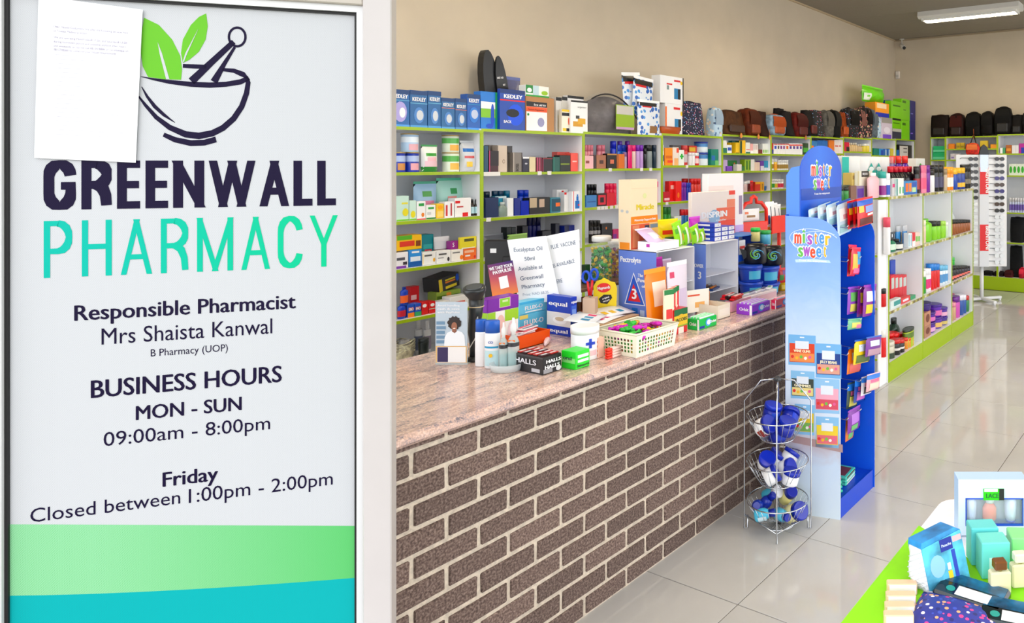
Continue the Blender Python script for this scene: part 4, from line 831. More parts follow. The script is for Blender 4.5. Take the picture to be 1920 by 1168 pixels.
# ---- fourth bay
goods(S(K4, 3, 1), [
 ('slim', 942, 964, 896, (236, 238, 242), 'white roll-on bottle', dict(band=(40, 80, 150), bandz=(.2, .5))),
 ('box', 967, 1034, 922, (240, 150, 30), 'orange vitamin box', dict(d=.05, p=[(.1, .9, .4, .56, (214, 110, 20)), (.3, 1, .15, .3, (230, 80, 50))])),
 ('box', 1036, 1088, 916, (240, 226, 214), 'white and orange vitamin box', dict(d=.05, p=[(.2, .9, 0, .4, (244, 190, 130)), (.6, 1, .7, .95, (226, 80, 50))])),
 ('box', 1034, 1134, 898, (110, 108, 112), 'grey box at the back', dict(d=.04, dy=.1)),
 ('box', 1090, 1136, 940, (236, 240, 236), 'white box with a green cross', dict(d=.04, p=[(.35, .65, .4, .75, (40, 170, 60)), (.15, .85, .52, .64, (40, 170, 60))])),
 ('slim', 1138, 1176, 900, (206, 60, 60), 'red tube with silver side', dict(cap=(200, 70, 70), band=(190, 180, 186))),
 ('box', 1178, 1246, 902, (214, 60, 40), 'red and yellow vitamin box at the back', dict(d=.04, dy=.06, p=[(0, .8, .7, .92, (230, 190, 50))])),
 ('slim', 1184, 1238, 962, (236, 234, 236), 'white roll-on pair', dict(cap=(230, 226, 230), n=2)),
 ('slim', 1240, 1276, 964, (206, 30, 40), 'red small bottle', dict(cap=(236, 236, 236), band=(236, 200, 200))),
 ('tin', 1292, 1368, 962, (220, 234, 240), 'white and blue baby cream tin, lower', dict(lid=(30, 60, 150), key='bt', band=(60, 130, 190), lidh=.16)),
 ('tin', 1292, 1366, 868, (220, 234, 240), 'white and blue baby cream tin, upper', dict(on='bt', lid=(30, 60, 150), band=(60, 130, 190), lidh=.16)),
 ('box', 1374, 1436, 932, (20, 130, 110), 'green baby box', dict(d=.05, p=[(0, .5, .3, .6, (40, 110, 180)), (.5, 1, 0, .3, (120, 190, 120))])),
])
goods(S(K8, 3, 2), [
 ('box', 954, 1012, 232, (190, 40, 60), 'dark pink hair box', dict(d=.05, p=[(.1, .9, .15, .4, (236, 190, 200))])),
 ('box', 1004, 1062, 138, (222, 40, 36), 'red shampoo box', dict(d=.05, dy=.03, p=[(.2, .7, .6, .8, (240, 190, 180))])),
 ('box', 1064, 1112, 138, (226, 40, 36), 'red and orange shampoo box', dict(d=.05, pic=[(.4, .3, .2, .14, (240, 130, 40))])),
 ('slim', 1115, 1160, 150, (120, 40, 160), 'purple deodorant can', dict(cap=(130, 50, 170), n=2)),
 ('slim', 1162, 1200, 152, (40, 60, 170), 'blue deodorant can', dict(cap=(50, 70, 180), n=2)),
 ('slim', 1146, 1186, 116, (180, 30, 30), 'red capped can at the back', dict(cap=(200, 24, 24), dy=.08)),
 ('slim', 1202, 1290, 116, (214, 70, 60), 'red deodorant can', dict(cap=(196, 20, 24), n=3, band=(240, 150, 90), bandz=(.1, .3))),
 ('slim', 1318, 1342, 126, (230, 110, 40), 'orange tube', dict(cap=(240, 240, 240))),
])
goods(S(K8, 3, 3), [
 ('slim', 962, 1030, 366, (40, 140, 50), 'green oil bottle', dict(cap=(30, 110, 40), n=2)),
 ('slim', 1116, 1196, 386, (40, 110, 170), 'blue lotion bottle with red cap', dict(cap=(200, 30, 40), n=3)),
 ('box', 1050, 1112, 446, (226, 230, 232), 'small white jar box', dict(d=.05)),
])
# ---- fifth bay onwards (further back)
goods(S(KE, 4, 1), [
 ('box', 102, 150, 150, (232, 230, 228), 'white and green herbal box', dict(d=.05, p=[(0, 1, 0, .4, (40, 120, 100))])),
 ('box', 152, 210, 206, (232, 236, 242), 'white and blue medicine box', dict(d=.05, p=[(.1, .9, .3, .7, (50, 90, 180))])),
 ('box', 190, 256, 178, (240, 200, 30), 'yellow and black medicine box', dict(d=.05, dy=.06, p=[(.4, 1, .1, .4, (60, 40, 60))])),
 ('box', 258, 298, 176, (238, 196, 30), 'tall yellow medicine box', dict(d=.05, p=[(0, 1, 0, .06, BLK)])),
 ('box', 300, 334, 158, (30, 70, 50), 'dark green box with yellow edge', dict(d=.05, p=[(0, .2, 0, 1, YEL)])),
 ('box', 214, 300, 154, (20, 120, 120), 'teal box lying at the back', dict(d=.05, dy=.12)),
 ('box', 336, 376, 150, (240, 190, 30), 'amber yellow medicine box', dict(d=.05)),
 ('box', 378, 432, 176, (230, 232, 226), 'white box with pink dots', dict(d=.05, p=[(.1, .9, .3, .4, (220, 120, 120)), (0, 1, 0, .14, (30, 110, 90))])),
 ('box', 434, 468, 190, (236, 170, 170), 'pink and white medicine box', dict(d=.05, p=[(0, 1, 0, .3, WH)])),
 ('box', 470, 530, 192, (236, 234, 230), 'thin white box', dict(d=.05, n=4, p=[(.3, .7, .4, .9, (200, 150, 150))])),
 ('box', 532, 582, 262, (110, 40, 34), 'small brown box', dict(d=.05)),
 ('box', 534, 582, 186, (210, 206, 200), 'grey white box behind the brown one', dict(d=.04, dy=.06, p=[(.4, .6, 0, 1, (60, 60, 60))])),
 ('box', 584, 664, 190, (234, 236, 232), 'white box with green spots', dict(d=.05, n=3, p=[(.2, .8, .1, .4, (120, 180, 60))])),
])
goods(S(KE, 4, 2), [
 ('box', 106, 158, 386, (196, 170, 220), 'lilac sanitary pack', dict(d=.06)),
 ('box', 152, 216, 462, (130, 80, 190), 'purple sanitary pack', dict(d=.05, dy=-.02)),
 ('box', 162, 272, 394, (30, 120, 60), 'green box with red dots', dict(d=.06, dy=.06, pic=[(.7, .7, .08, .1, (220, 120, 40))])),
 ('box', 274, 330, 440, (226, 220, 216), 'off white carton', dict(d=.05)),
 ('box', 332, 366, 462, (60, 120, 60), 'small green carton', dict(d=.05)),
 ('box', 368, 440, 382, (150, 180, 50), 'lime and green tea box', dict(d=.06, n=2, p=[(.4, .9, .1, .9, (50, 110, 40))])),
 ('box', 442, 486, 380, (232, 228, 224), 'cream carton', dict(d=.06)),
 ('box', 488, 552, 414, (222, 196, 180), 'blush coloured carton', dict(d=.06, n=2)),
 ('box', 556, 600, 400, (110, 60, 160), 'violet and white carton', dict(d=.06, p=[(0, 1, 0, .5, (220, 214, 230))])),
 ('box', 602, 660, 398, (40, 150, 190), 'cyan carton', dict(d=.06, n=2, p=[(0, 1, 0, .3, (210, 226, 236))])),
])
goods(S(KE, 4, 3), [
 ('slim', 368, 404, 650, (230, 200, 200), 'pale cough syrup bottle', dict(cap=(236, 236, 236), n=2)),
 ('slim', 408, 442, 640, (90, 24, 20), 'dark red syrup bottle', dict(cap=(230, 230, 230))),
 ('slim', 444, 482, 640, (196, 26, 36), 'bright red syrup bottle', dict(cap=(220, 60, 60))),
 ('box', 494, 556, 656, (206, 60, 40), 'red and yellow syrup box', dict(d=.05, p=[(0, 1, .75, 1, (240, 180, 40))])),
 ('box', 560, 602, 656, (236, 180, 30), 'golden yellow syrup box', dict(d=.05, p=[(.3, .7, .1, .8, (170, 120, 20))])),
 ('tub', 606, 646, 704, (60, 110, 170), 'small blue pot', dict(cap=(80, 130, 190), capw=.98, cat='pot', name='pot')),
])
goods(S(KE, 5, 1), [
 ('box', 690, 716, 182, (190, 40, 50), 'red and blue vitamin box', dict(d=.05, p=[(0, 1, 0, .4, (50, 60, 140))])),
 ('box', 718, 760, 192, (236, 236, 238), 'white remedy box with blue window', dict(d=.05, p=[(.2, .8, .5, .8, (50, 80, 190)), (0, 1, .9, 1, (220, 90, 80))])),
 ('box', 762, 790, 192, (236, 236, 238), 'white remedy box with black window', dict(d=.05, p=[(.2, .8, .5, .8, (40, 30, 50)), (0, 1, .9, 1, (220, 90, 80))])),
 ('box', 792, 860, 192, (236, 236, 238), 'white remedy box with purple window', dict(d=.05, n=2, p=[(.2, .8, .5, .8, (130, 40, 140)), (0, 1, .9, 1, (220, 90, 80))])),
 ('box', 862, 905, 192, (236, 236, 238), 'white remedy box with orange window', dict(d=.05, p=[(.2, .8, .5, .8, (226, 110, 50)), (0, 1, .9, 1, (220, 90, 80))])),
])
goods(S(K5, 5, 1), [
 ('box', 650, 770, 602, (236, 236, 238), 'white remedy box with red band', dict(d=.05, n=4, p=[(.2, .8, .5, .75, (90, 60, 150)), (0, 1, .78, .9, (220, 80, 70))])),
 ('box', 772, 826, 600, (30, 60, 30), 'black and green remedy box', dict(d=.05, p=[(.1, .9, .2, .6, (80, 170, 50))])),
])
goods(S(KE, 5, 2), [
 ('slim', 692, 736, 376, (236, 236, 232), 'white vitamin bottle with brown label, left', dict(band=(170, 140, 40))),
 ('slim', 740, 772, 376, (240, 200, 60), 'yellow vitamin bottle', dict(band=(226, 160, 30))),
 ('slim', 780, 906, 388, (236, 236, 232), 'white vitamin bottle with brown label', dict(band=(160, 130, 50), n=5)),
])
goods(S(KE, 5, 3), [
 ('slim', 692, 740, 622, (238, 238, 240), 'white bottle with green label', dict(band=(60, 160, 70), n=2)),
 ('slim', 742, 780, 622, (238, 238, 240), 'white bottle with yellow label', dict(band=(226, 190, 60), n=1)),
 ('slim', 782, 850, 622, (238, 238, 240), 'white bottle with red label', dict(band=(214, 60, 90), n=2)),
])
goods(S(K5, 6, 1), [
 ('box', 846, 900, 580, (60, 130, 190), 'blue and orange plaster box', dict(d=.05, p=[(0, .4, 0, .6, ORG)])),
 ('box', 902, 990, 576, (40, 110, 180), 'mid blue plaster box', dict(d=.05, n=2)),
 ('box', 1000, 1048, 574, (226, 130, 50), 'orange plaster box', dict(d=.05)),
 ('box', 1050, 1120, 572, (232, 220, 216), 'white and red plaster box', dict(d=.05, n=2, p=[(.1, .9, .5, .6, (200, 80, 80))])),
])
goods(S(K5, 6, 2), [('box', 1090, 1126, 690, (222, 150, 140), 'red and white pill box', dict(d=.05, n=2))])
goods(S(KT, 7, 1), [
 ('box', 160, 224, 732, (200, 40, 70), 'red and white tube box', dict(d=.05, p=[(.4, 1, 0, .5, (40, 30, 40))])),
 ('shoulder', 230, 342, 740, (214, 186, 140), 'tan remedy bottle', dict(cap=(230, 220, 200), n=4)),
 ('shoulder', 346, 400, 762, (206, 180, 140), 'short tan remedy bottle', dict(cap=(230, 220, 200), n=2)),
 ('slim', 420, 496, 752, (226, 206, 80), 'yellow and white ointment bottle', dict(cap=(236, 236, 230), n=2)),
])
goods(S(KT, 8, 1), [
 ('box', 540, 606, 812, (20, 120, 110), 'green tooth box', dict(d=.06)),
 ('box', 608, 660, 816, (60, 150, 210), 'light blue mouthwash box', dict(d=.06, p=[(.4, 1, 0, .8, (30, 70, 170))])),
 ('box', 662, 748, 818, (40, 100, 180), 'strong blue mouthwash box', dict(d=.06, n=2, p=[(.6, .9, 0, .9, (200, 220, 230))])),
 ('box', 752, 792, 814, (206, 190, 50), 'yellow toothpaste box', dict(d=.06)),
])
goods(S(KT, 9, 1), [
 ('box', 822, 866, 832, (30, 110, 190), 'blue carton', dict(d=.06)),
 ('box', 868, 1030, 768, (30, 26, 26), 'black carton with white printed face', dict(d=.1, p=[(.02, .66, .06, .94, (216, 210, 206)), (.3, .6, .78, .84, (90, 80, 80)), (.3, .6, .6, .65, (120, 110, 110)), (.1, .6, .3, .36, (120, 110, 110)), (.1, .6, .18, .23, (120, 110, 110))])),
])
# ================================================================ goods on the counter
ZC = SLZ1+.0006; RI = YAW-math.pi/2
def ip(u, v, D): return CAM+ray(u, v)*D
def foot(u, v, Z=ZC): return at(u, v, Z=Z)
def dims(uc, vc, ul, ur, vt, Z=ZC, Y=None):
    """nearest lower corner pixel (or its u and a Y plane), left and right end pixels, top pixel over the corner"""
    P = at(uc, vc, Z=Z) if Y is None else at(uc, 600, Y=Y)
    a = at(ur, 600, Y=P.y).x-P.x; b = at(ul, 600, X=P.x).y-P.y; h = at(uc, vt, X=P.x).z-Z
    return Vector((P.x, P.y, Z)), a, b, h
def lside(o, w, h, d, p=(), t=(), pic=()):
    """prints on the face that looks along -x; shares run left to right as seen"""
    e = link('side_face', MB().box(-.0008, -.0003, .0005, d-.0005, .0005, h-.0005).mesh('side_face'), o.data.materials[0], o, (-w/2, 0, 0))
    for i, (a, b, z0, z1, c) in enumerate(p): part('label_panel', MB().box(-.0012-.0003*i, -.0009-.0003*i, d*(1-b), d*(1-a), h*z0, h*z1), mat(c, .4), e)
    for i, (cx, cz, ax, az, c) in enumerate(pic): part('picture_panel', MB().add([(-.002-.0003*i, y, z) for y, z in ellipse_poly(d*(1-cx), h*cz, d*ax, h*az, 14)], [tuple(range(14))]), mat(c, .4), e)
    for s, cx, cz, tw, th, c in t:
        l = lettering(e, s, 0, h*cz, d*tw, h*th, c, y=0, rz=-math.pi/2, bold=.03); l.location = (-.003, d*(1-cx), h*cz)
    return o
def cbox(uc, vc, ul, ur, vt, c, label, Z=ZC, Y=None, name='carton', cat='box', **k):
    P, a, b, h = dims(uc, vc, ul, ur, vt, Z, Y); lp = k.pop('lp', ()); lt = k.pop('lt', ()); lpic = k.pop('lpic', ())
    o = carton((P.x+a/2, P.y, Z), 0, a, h, b, c, label, cat, name, **k)
    if lp or lt or lpic: lside(o, a, h, b, lp, lt, lpic)
    return o, P, a, b, h
def tray(uc, vc, ul, ur, vt, c, label, Z=ZC, Y=None, name='tray', cat='tray', wall=.003, back=0, inner=None, flare=0, p=(), t=(), lp=(), lt=()):
    P, a, b, h = dims(uc, vc, ul, ur, vt, Z, Y)
    r = empty(name, (P.x+a/2, P.y, Z), 0, label, cat); m = mat(c, .35); hb = h*(1+back); w = a/2; f = flare
    part('bottom', MB().box(-w, w, 0, b, 0, wall), m, r)
    fr = part('front_wall', MB().prism([(-w-0, 0), (w, 0), (w+f, h), (-w-f, h)], -.0, wall), m, r)
    part('back_wall', MB().box(-w-f, w+f, b-wall, b, 0, hb), mat(inner or c, .5), r)
    lw = part('side_wall', MB().box(-w, -w+wall, wall, b-wall, wall, h), m, r); part('side_wall', MB().box(w-wall, w, wall, b-wall, wall, h), m, r)
    for i, (x0, x1, z0, z1, cc) in enumerate(p): panel(fr, -w+a*x0, -w+a*x1, h*z0, h*z1, cc, y=-.0004-.0002*i)
    for s, cx, cz, tw, th, cc in t: lettering(fr, s, -w+a*cx, h*cz, a*tw, h*th, cc, y=-.002, bold=.03)
    for i, (s0, s1, z0, z1, cc) in enumerate(lp): part('label_panel', MB().box(-w-.001-.0003*i, -w-.0004-.0003*i, b*(1-s1), b*(1-s0), h*z0, h*z1), mat(cc, .4), lw)
    for s, cx, cz, tw, th, cc in lt: l = lettering(lw, s, 0, 0, b*tw, h*th, cc, y=0, rz=-math.pi/2, bold=.03); l.location = (-w-.003, b*(1-cx), h*cz)
    return r, P, a, b, h
# brochure in an acrylic stand
D = depth(foot(846, 684)); k = D/FPX; P = foot(846, 684)
br = empty('brochure_stand', P, RI, 'acrylic stand with a payment leaflet near the left end of the worktop', 'stand')
W_, H_ = 60*k, 118*k
part('acrylic_back', MB().box(-W_/2, W_/2, .002, .005, 0, H_), mat((230, 240, 240), .05, alpha=.4), br)
part('acrylic_foot', MB().box(-W_/2, W_/2, .005, .08, 0, .003), mat((230, 240, 240), .05, alpha=.4), br)
lf = part('leaflet', MB().box(-W_/2+.001, W_/2-.001, .0006, .0016, .006, H_), mat((186, 200, 212), .4), br)
panel(lf, -W_/2+.002, W_/2-.002, .008, H_*.3, (226, 190, 130), y=.0004); panel(lf, -W_/2+.008, W_/2-.006, .01, H_*.285, (240, 238, 236), y=.0001)
panel(lf, -W_/2+.009, -W_/2+W_*.4, .012, H_*.28, (60, 50, 90), y=-.0003, name='phone_picture')
blob(lf, [(W_*x, H_*z) for x, z in ((-.22, .3), (.44, .3), (.42, .46), (.34, .52), (.2, .545), (.11, .5), (.02, .545), (-.12, .51), (-.2, .44))], (236, 240, 244), y=-.0004, name='coat_picture')
blob(lf, [(W_*(.1+(.21+.025*math.sin(i*2.3))*math.cos(i*math.pi/12)), H_*(.665+(.105+.012*math.sin(i*2.9))*math.sin(i*math.pi/12))) for i in range(24)], (50, 40, 38), y=-.0007, name='hair_picture')
blob(lf, [(W_*x, H_*z) for x, z in ((.04, .58), (.16, .58), (.17, .53), (.11, .505), (.03, .53))], (140, 96, 78), y=-.0008, name='neck_picture')
blob(lf, ellipse_poly(W_*.1, H_*.61, W_*.09, H_*.07, 16), (158, 110, 88), y=-.001, name='face_picture')
blob(lf, ellipse_poly(W_*.1, H_*.58, W_*.04, H_*.01, 10), (236, 226, 222), y=-.0013, name='smile_picture')
for i in range(5): panel(lf, -W_*.46, -W_*(.2-.03*(i % 2)), H_*(.34+.075*i), H_*(.39+.075*i), (120, 150, 176), y=-.0002, name='shelf_picture')
for i, s in enumerate(('Avoid handling', 'cash & save', 'with PayPulse')): lettering(lf, s, -W_*.08, H_*(.93-.055*i), W_*.7, H_*.03, WH, y=-.0006, bold=.03)
# barcode scanner
P = foot(889, 676); D = depth(P); k = D/FPX
sc_ = empty('barcode_scanner', P, RI, 'black handheld barcode scanner upright on its stand', 'scanner')
part('stand_base', MB().lathe([(.03, 0), (.034, .004), (.03, .012), (.012, .02)], 18), mat((30, 32, 34), .4), sc_)
part('handle', MB().tube([(-.004, 0, .015), (-.003, 0, .07), (0, -.005, .12), (.012, -.01, .2), (.016, -.012, .26)], [.014, .015, .022, .026, .03], 14), mat((40, 44, 46), .35), sc_)
part('head', MB().lathe([(.024, 0), (.027, .02), (.043, .05), (.0455, .062), (.043, .07), (.036, .073)], 22, sy=.85), mat((34, 38, 40), .3), sc_, (.016, -.012, .245), rx=.35)
part('lens_window', MB().lathe([(.034, .073), (.03, .075)], 20, sy=.85), mat((70, 76, 80), .1), sc_, (.016, -.012, .245), rx=.35)
part('rubber_band', MB().tube([(.014+.029*math.cos(a), -.011+.029*math.sin(a), .228) for a in [i*math.pi/8 for i in range(16)]], .0022, 6, closed=True), mat((214, 190, 150), .6), sc_)
part('cable', MB().tube([(.01, -.02, .16), (.03, -.035, .19), (.03, -.03, .12), (-.01, -.035, .05), (-.025, -.02, .008)], .0022, 6), mat((206, 206, 200), .4), sc_)
# white lotion bottles with blue caps
for u0, u1, vb, vt, lab in ((888, 911, 688, 600, 'white lotion bottle with blue cap standing behind its twin'), (905, 935, 692, 602, 'white lotion bottle with blue cap and blue label, front one')):
    P = foot((u0+u1)/2, vb); k = depth(P)/FPX
    q = bottle(P, RI, (u1-u0)*k, (vb-vt)*k, (240, 241, 243), (40, 100, 190), lab, kind='slim', flat=.55, capw=.92)
    if u0 > 900:
        w = (u1-u0)*k; h = (vb-vt)*k
        part('label_panel', MB().grid(lambda u, v: (w*.505*math.sin((u-.5)*2), w*.275-w*.28*math.cos((u-.5)*2), h*(.06+.32*v)), 8, 3), mat((190, 220, 226), .3), q)
        part('label_panel', MB().grid(lambda u, v: (w*.51*math.sin((u-.5)*2), w*.275-w*.283*math.cos((u-.5)*2), h*(.43+.04*v)), 8, 2), mat((40, 150, 190), .3), q)
        part('picture_panel', MB().lathe([(w*.12, -.001), (w*.12, .001)], 12), mat((236, 190, 60), .4), q, (0, -.002, h*.28), rx=math.pi/2)
        lettering(q, 'CO', 0, h*.53, w*.3, h*.05, (50, 90, 170), y=-.002, bold=.04)
# clear tray with two clear pump sprays
P = foot(937, 703); k = depth(P)/FPX
tr_ = empty('clear_tray', P, RI, 'clear plastic dish under the two sanitiser sprays', 'tray')
part('dish', MB().lathe([(.052, 0), (.058, .004), (.064, .03), (.0625, .03), (.056, .006), (.01, .004)], 28, 0, .06, 1, .8), mat((235, 242, 244), .05, alpha=.45), tr_)
for u0, u1, vt, lab in ((935, 951, 606, 'clear sanitiser spray bottle, left of two in the dish'), (950, 971, 598, 'clear sanitiser spray bottle, right of two in the dish')):
    P = foot((u0+u1)/2-2, 692, ZC+.006); k = depth(P)/FPX; w = (u1-u0)*k; h = (692-vt)*k; r = w/2
    q = part('spray_bottle', MB().lathe([(r*.9, 0), (r, .004), (r, h*.52), (r*.7, h*.6), (r*.36, h*.66)], 18, 0, r), mat((206, 226, 226), .08, alpha=.55), None, P, RI); tag(q, lab, 'bottle', 'sanitiser sprays')
    part('liquid', MB().lathe([(r*.86, .003), (r*.92, .006), (r*.92, h*.3)], 18, 0, r), mat((90, 190, 196), .1, alpha=.7), q)
    part('label_band', MB().lathe([(r*1.01, h*.44), (r*1.01, h*.52)], 18, 0, r, cap=False), mat((50, 50, 56), .4), q)
    part('picture_panel', MB().box(-r*.7, r*.6, -.001, .0, h*.53, h*.57), mat((226, 130, 70), .4), q, (0, r*.22, 0))
    part('spray_cap', MB().lathe([(r*.38, h*.65), (r*.4, h*.72), (r*.55, h*.74), (r*.5, h*.86), (r*.25, h*.9), (r*.22, h)], 14, 0, r), mat((240, 242, 242), .3, alpha=.85), q)
# cough sweet cartons at the front
q, P, a, b, h = cbox(1018, 704, 964, 1053, 671, (22, 20, 26), 'black box of cough sweets at the front edge of the worktop', lp=[(.0, 1, .9, 1, (60, 56, 60)), (.62, .9, .1, .3, (190, 190, 196))], lt=[('HALLS', .42, .5, .74, .28, (226, 226, 232))], p=[(.02, .5, .05, .3, (150, 150, 156))], t=[('HALLS', .55, .62, .8, .18, WH, .05), ('HALLS', .48, .3, .8, .2, WH, .05)], pic=[(.82, .18, .14, .14, (220, 220, 226))])
tp = part('open_top', MB().box(-a/2+.004, a/2-.004, .004, b-.004, h-.0002, h+.0006), mat((50, 16, 16), .5), q)
for i in range(5):
    for j in range(2):
        st = part('sweet_stick', MB().box(-a*.46+a*.47*j, -a*.46+a*.45+a*.47*j, b*(.06+.185*i), b*(.2+.185*i), h+.0008, h+.006, .002), mat((170, 44, 40) if (i+j) % 3 else (60, 30, 36), .3), tp)
        part('label_panel', MB().box(-a*.4+a*.47*j, -a*.1+a*.47*j, b*(.1+.185*i), b*(.15+.185*i), h+.0061, h+.0066), mat((232, 226, 226), .4), st)
cbox(1079, 694, 1053, 1106, 661, (46, 206, 52), 'bright green chewing gum box beside the black sweet box', lp=[(.02, .98, .34, .62, (150, 230, 140))], lt=[('orol', .45, .52, .6, .2, (40, 50, 60))], p=[(.15, .9, .62, .8, WH), (.15, .9, .36, .52, WH)], t=[('Stimorol', .5, .12, .8, .14, (30, 50, 40), .03)])
P = foot(1089, 677); k = depth(P)/FPX
tb = tin(P, RI, 52*k, 62*k, (242, 243, 246), 'white screw lid tub with a blue cross', lid=(244, 244, 246), cat='tub', name='tub', lidh=.22)
w = 52*k; part('cross', MB().box(-.006, .006, -.001, 0, -.02, .02).box(-.02, .02, -.001, 0, -.006, .006), mat((30, 70, 190), .4), tb, (w*.32, w*.5-w*.5*math.cos(math.asin(.64))-.002, .07), rz=math.asin(.64))
part('label_panel', MB().grid(lambda u, v: (w*.506*math.sin(.3+(u)*.9), w*.5-w*.506*math.cos(.3+u*.9), .018+.022*v), 6, 2), mat((236, 200, 206), .4), tb)
# red striped sweet rolls
P, a, b, h = dims(1140, 675, 1130, 1169, 655)
n = 4; r = h/n/2*1.0
rol = MB().tube([(0, 0, 0), (a*.06, 0, 0), (a*.94, 0, 0), (a, 0, 0)], [r*.5, r*.98, r*.98, r*.5], 10).mesh('sweet_roll')
strip = MB().tube([(a*.3, 0, 0), (a*.9, 0, 0)], r*1.0, 10).mesh('wrapper_band')
for i in range(n):
    for j in range(2):
        o = link('sweet_roll', rol, mat((226, 60, 40), .35), None, (P.x, P.y+r+j*2*r*1.02, ZC+r+i*2*r)); tag(o, 'red and white striped sweet roll in the small stack by the basket', 'sweet', 'striped sweet rolls in a stack')
        link('wrapper_band', strip, mat((240, 206, 196), .35), o)
cbox(1122, 672, 1106, 1133, 634, (236, 190, 170), 'peach striped box behind the red sweet rolls', lp=[(.1, .95, .1+.22*i, .2+.22*i, (226, 130, 90)) for i in range(4)])
# cream basket with openwork sides, filled with wrapped sweets
P, a, b, h = dims(1193, 671, 1122, 1264, 627)
bk = empty('plastic_basket', (P.x+a/2, P.y, ZC), 0, 'cream openwork plastic basket full of wrapped sweets', 'basket')
mb_ = mat((240, 236, 214), .4)
def lattice(n, L, H, flare):
    xs = [0]; zs = [0, H*.12]
    for i in range(n): xs += [L*(.06+.88*i/n), L*(.06+.88*(i+.64)/n)]
    xs += [L]
    for j in range(4): zs += [H*(.17+.16*j), H*(.17+.16*j+.115)]
    zs += [H]
    zs = sorted(set(round(z, 5) for z in zs)); xs = sorted(set(round(x, 5) for x in xs)); mb = MB()
    hz = [(round(H*(.17+.16*j), 5)) for j in range(4)]; hx = [round(L*(.06+.88*i/n), 5) for i in range(n)]
    vs = [(x+(x/L-.5)*flare*2*z/H, -flare*z/H, z) for z in zs for x in xs]; fs = []
    for j in range(len(zs)-1):
        for i in range(len(xs)-1):
            if zs[j] in hz and xs[i] in hx: continue
            k = j*len(xs)+i; fs.append((k, k+1, k+1+len(xs), k+len(xs)))
    mb.add(vs, fs); return mb
def wall_(n, L, loc, rz):
    o = part('openwork_wall', lattice(n, L, h, .012), mb_, bk, loc, rz); s = o.modifiers.new('t', 'SOLIDIFY'); s.thickness = .0025; s.offset = 0; return o
wall_(13, a, (-a/2, 0, 0), 0); wall_(11, b, (-a/2, b, 0), -math.pi/2); wall_(13, a, (a/2, b, 0), math.pi); wall_(11, b, (a/2, 0, 0), math.pi/2)
part('rim', MB().tube([(-a/2-.012, -.012, h), (a/2+.012, -.012, h), (a/2+.012, b+.012, h), (-a/2-.012, b+.012, h)], .005, 8, closed=True), mb_, bk)
part('bottom', MB().box(-a/2, a/2, 0, b, 0, .003), mb_, bk)
sw = MB().lathe([(.004, -.044), (.018, -.04), (.006, -.026), (.016, -.018), (.019, 0), (.016, .018), (.006, .026), (.018, .04), (.004, .044)], 8, sy=.6).mesh('wrapped_sweet')
sws = {}
for i in range(30):
    c = [(40, 160, 60), (230, 190, 50), (196, 30, 170), (60, 180, 70), (206, 40, 190)][i % 5]
    if c not in sws: d = sw.copy(); d.materials.append(mat(c, .25)); sws[c] = d
    fx, fy = random.uniform(-.4, .4), random.uniform(.12, .88)
    lay = i//10
    if lay == 2: fx, fy = fx*.8, .5+(fy-.5)*.7
    o = link('wrapped_sweet', sws[c], None, None, (P.x+a/2+a*fx, P.y+b*fy, ZC+h*.62+.019*lay), rz=random.uniform(0, 6), rx=math.pi/2+random.uniform(-.3, .3), ry=random.uniform(-.3, .3))
    tag(o, {0: 'green', 1: 'yellow', 2: 'magenta', 3: 'green', 4: 'magenta'}[i % 5]+' twist wrapped sweet heaped in the cream basket', 'sweet', 'wrapped sweets in the cream basket')
o = part('sweet_filling', MB().grid(lambda u, v: (P.x+a*(.04+.92*u), P.y+b*(.04+.92*v), ZC+h*.6+.008*math.sin(u*31)*math.sin(v*23)), 16, 12).box(P.x+a*.04, P.x+a*.96, P.y+b*.04, P.y+b*.96, ZC+.005, ZC+h*.55), pattern('sweet_mix', (60, 150, 60), [(40, 160, 60), (230, 190, 50), (196, 30, 170), (240, 140, 30)], 45, .5, .3), None)
tag(o, 'green, yellow and magenta wrapped sweets filling the cream basket', 'sweets', None, 'stuff')
# orange organiser trays with packs
r_, P, a, b, h = tray(970, 657, 940, 1030, 632, (236, 96, 22), 'orange plastic tray holding thermometer packs', flare=.004)
for i in range(6):
    o = part('thermometer_pack', MB().box(-.05, .05, 0, .025, 0, .006, .002), mat((234, 220, 224), .25), None, (P.x+a*(.4+.25*(i % 3)/2), P.y+b*(.2+.26*(i//2)), ZC+h*.86+.004+.0065*(i % 3)), rz=random.uniform(-.4, .4)); tag(o, 'flat clear pack with a pink thermometer lying in the orange tray', 'pack', 'thermometer packs')
    part('thermometer', MB().box(-.04, .04, .008, .016, .006, .009, .001), mat((226, 90, 110) if i % 2 else (120, 130, 150), .3), o)
tray(1089, 603, 1066, 1133, 583, (236, 100, 26), 'orange plastic tray with scissors behind the blue sugar boxes', flare=.004, back=.9, inner=(150, 96, 60))
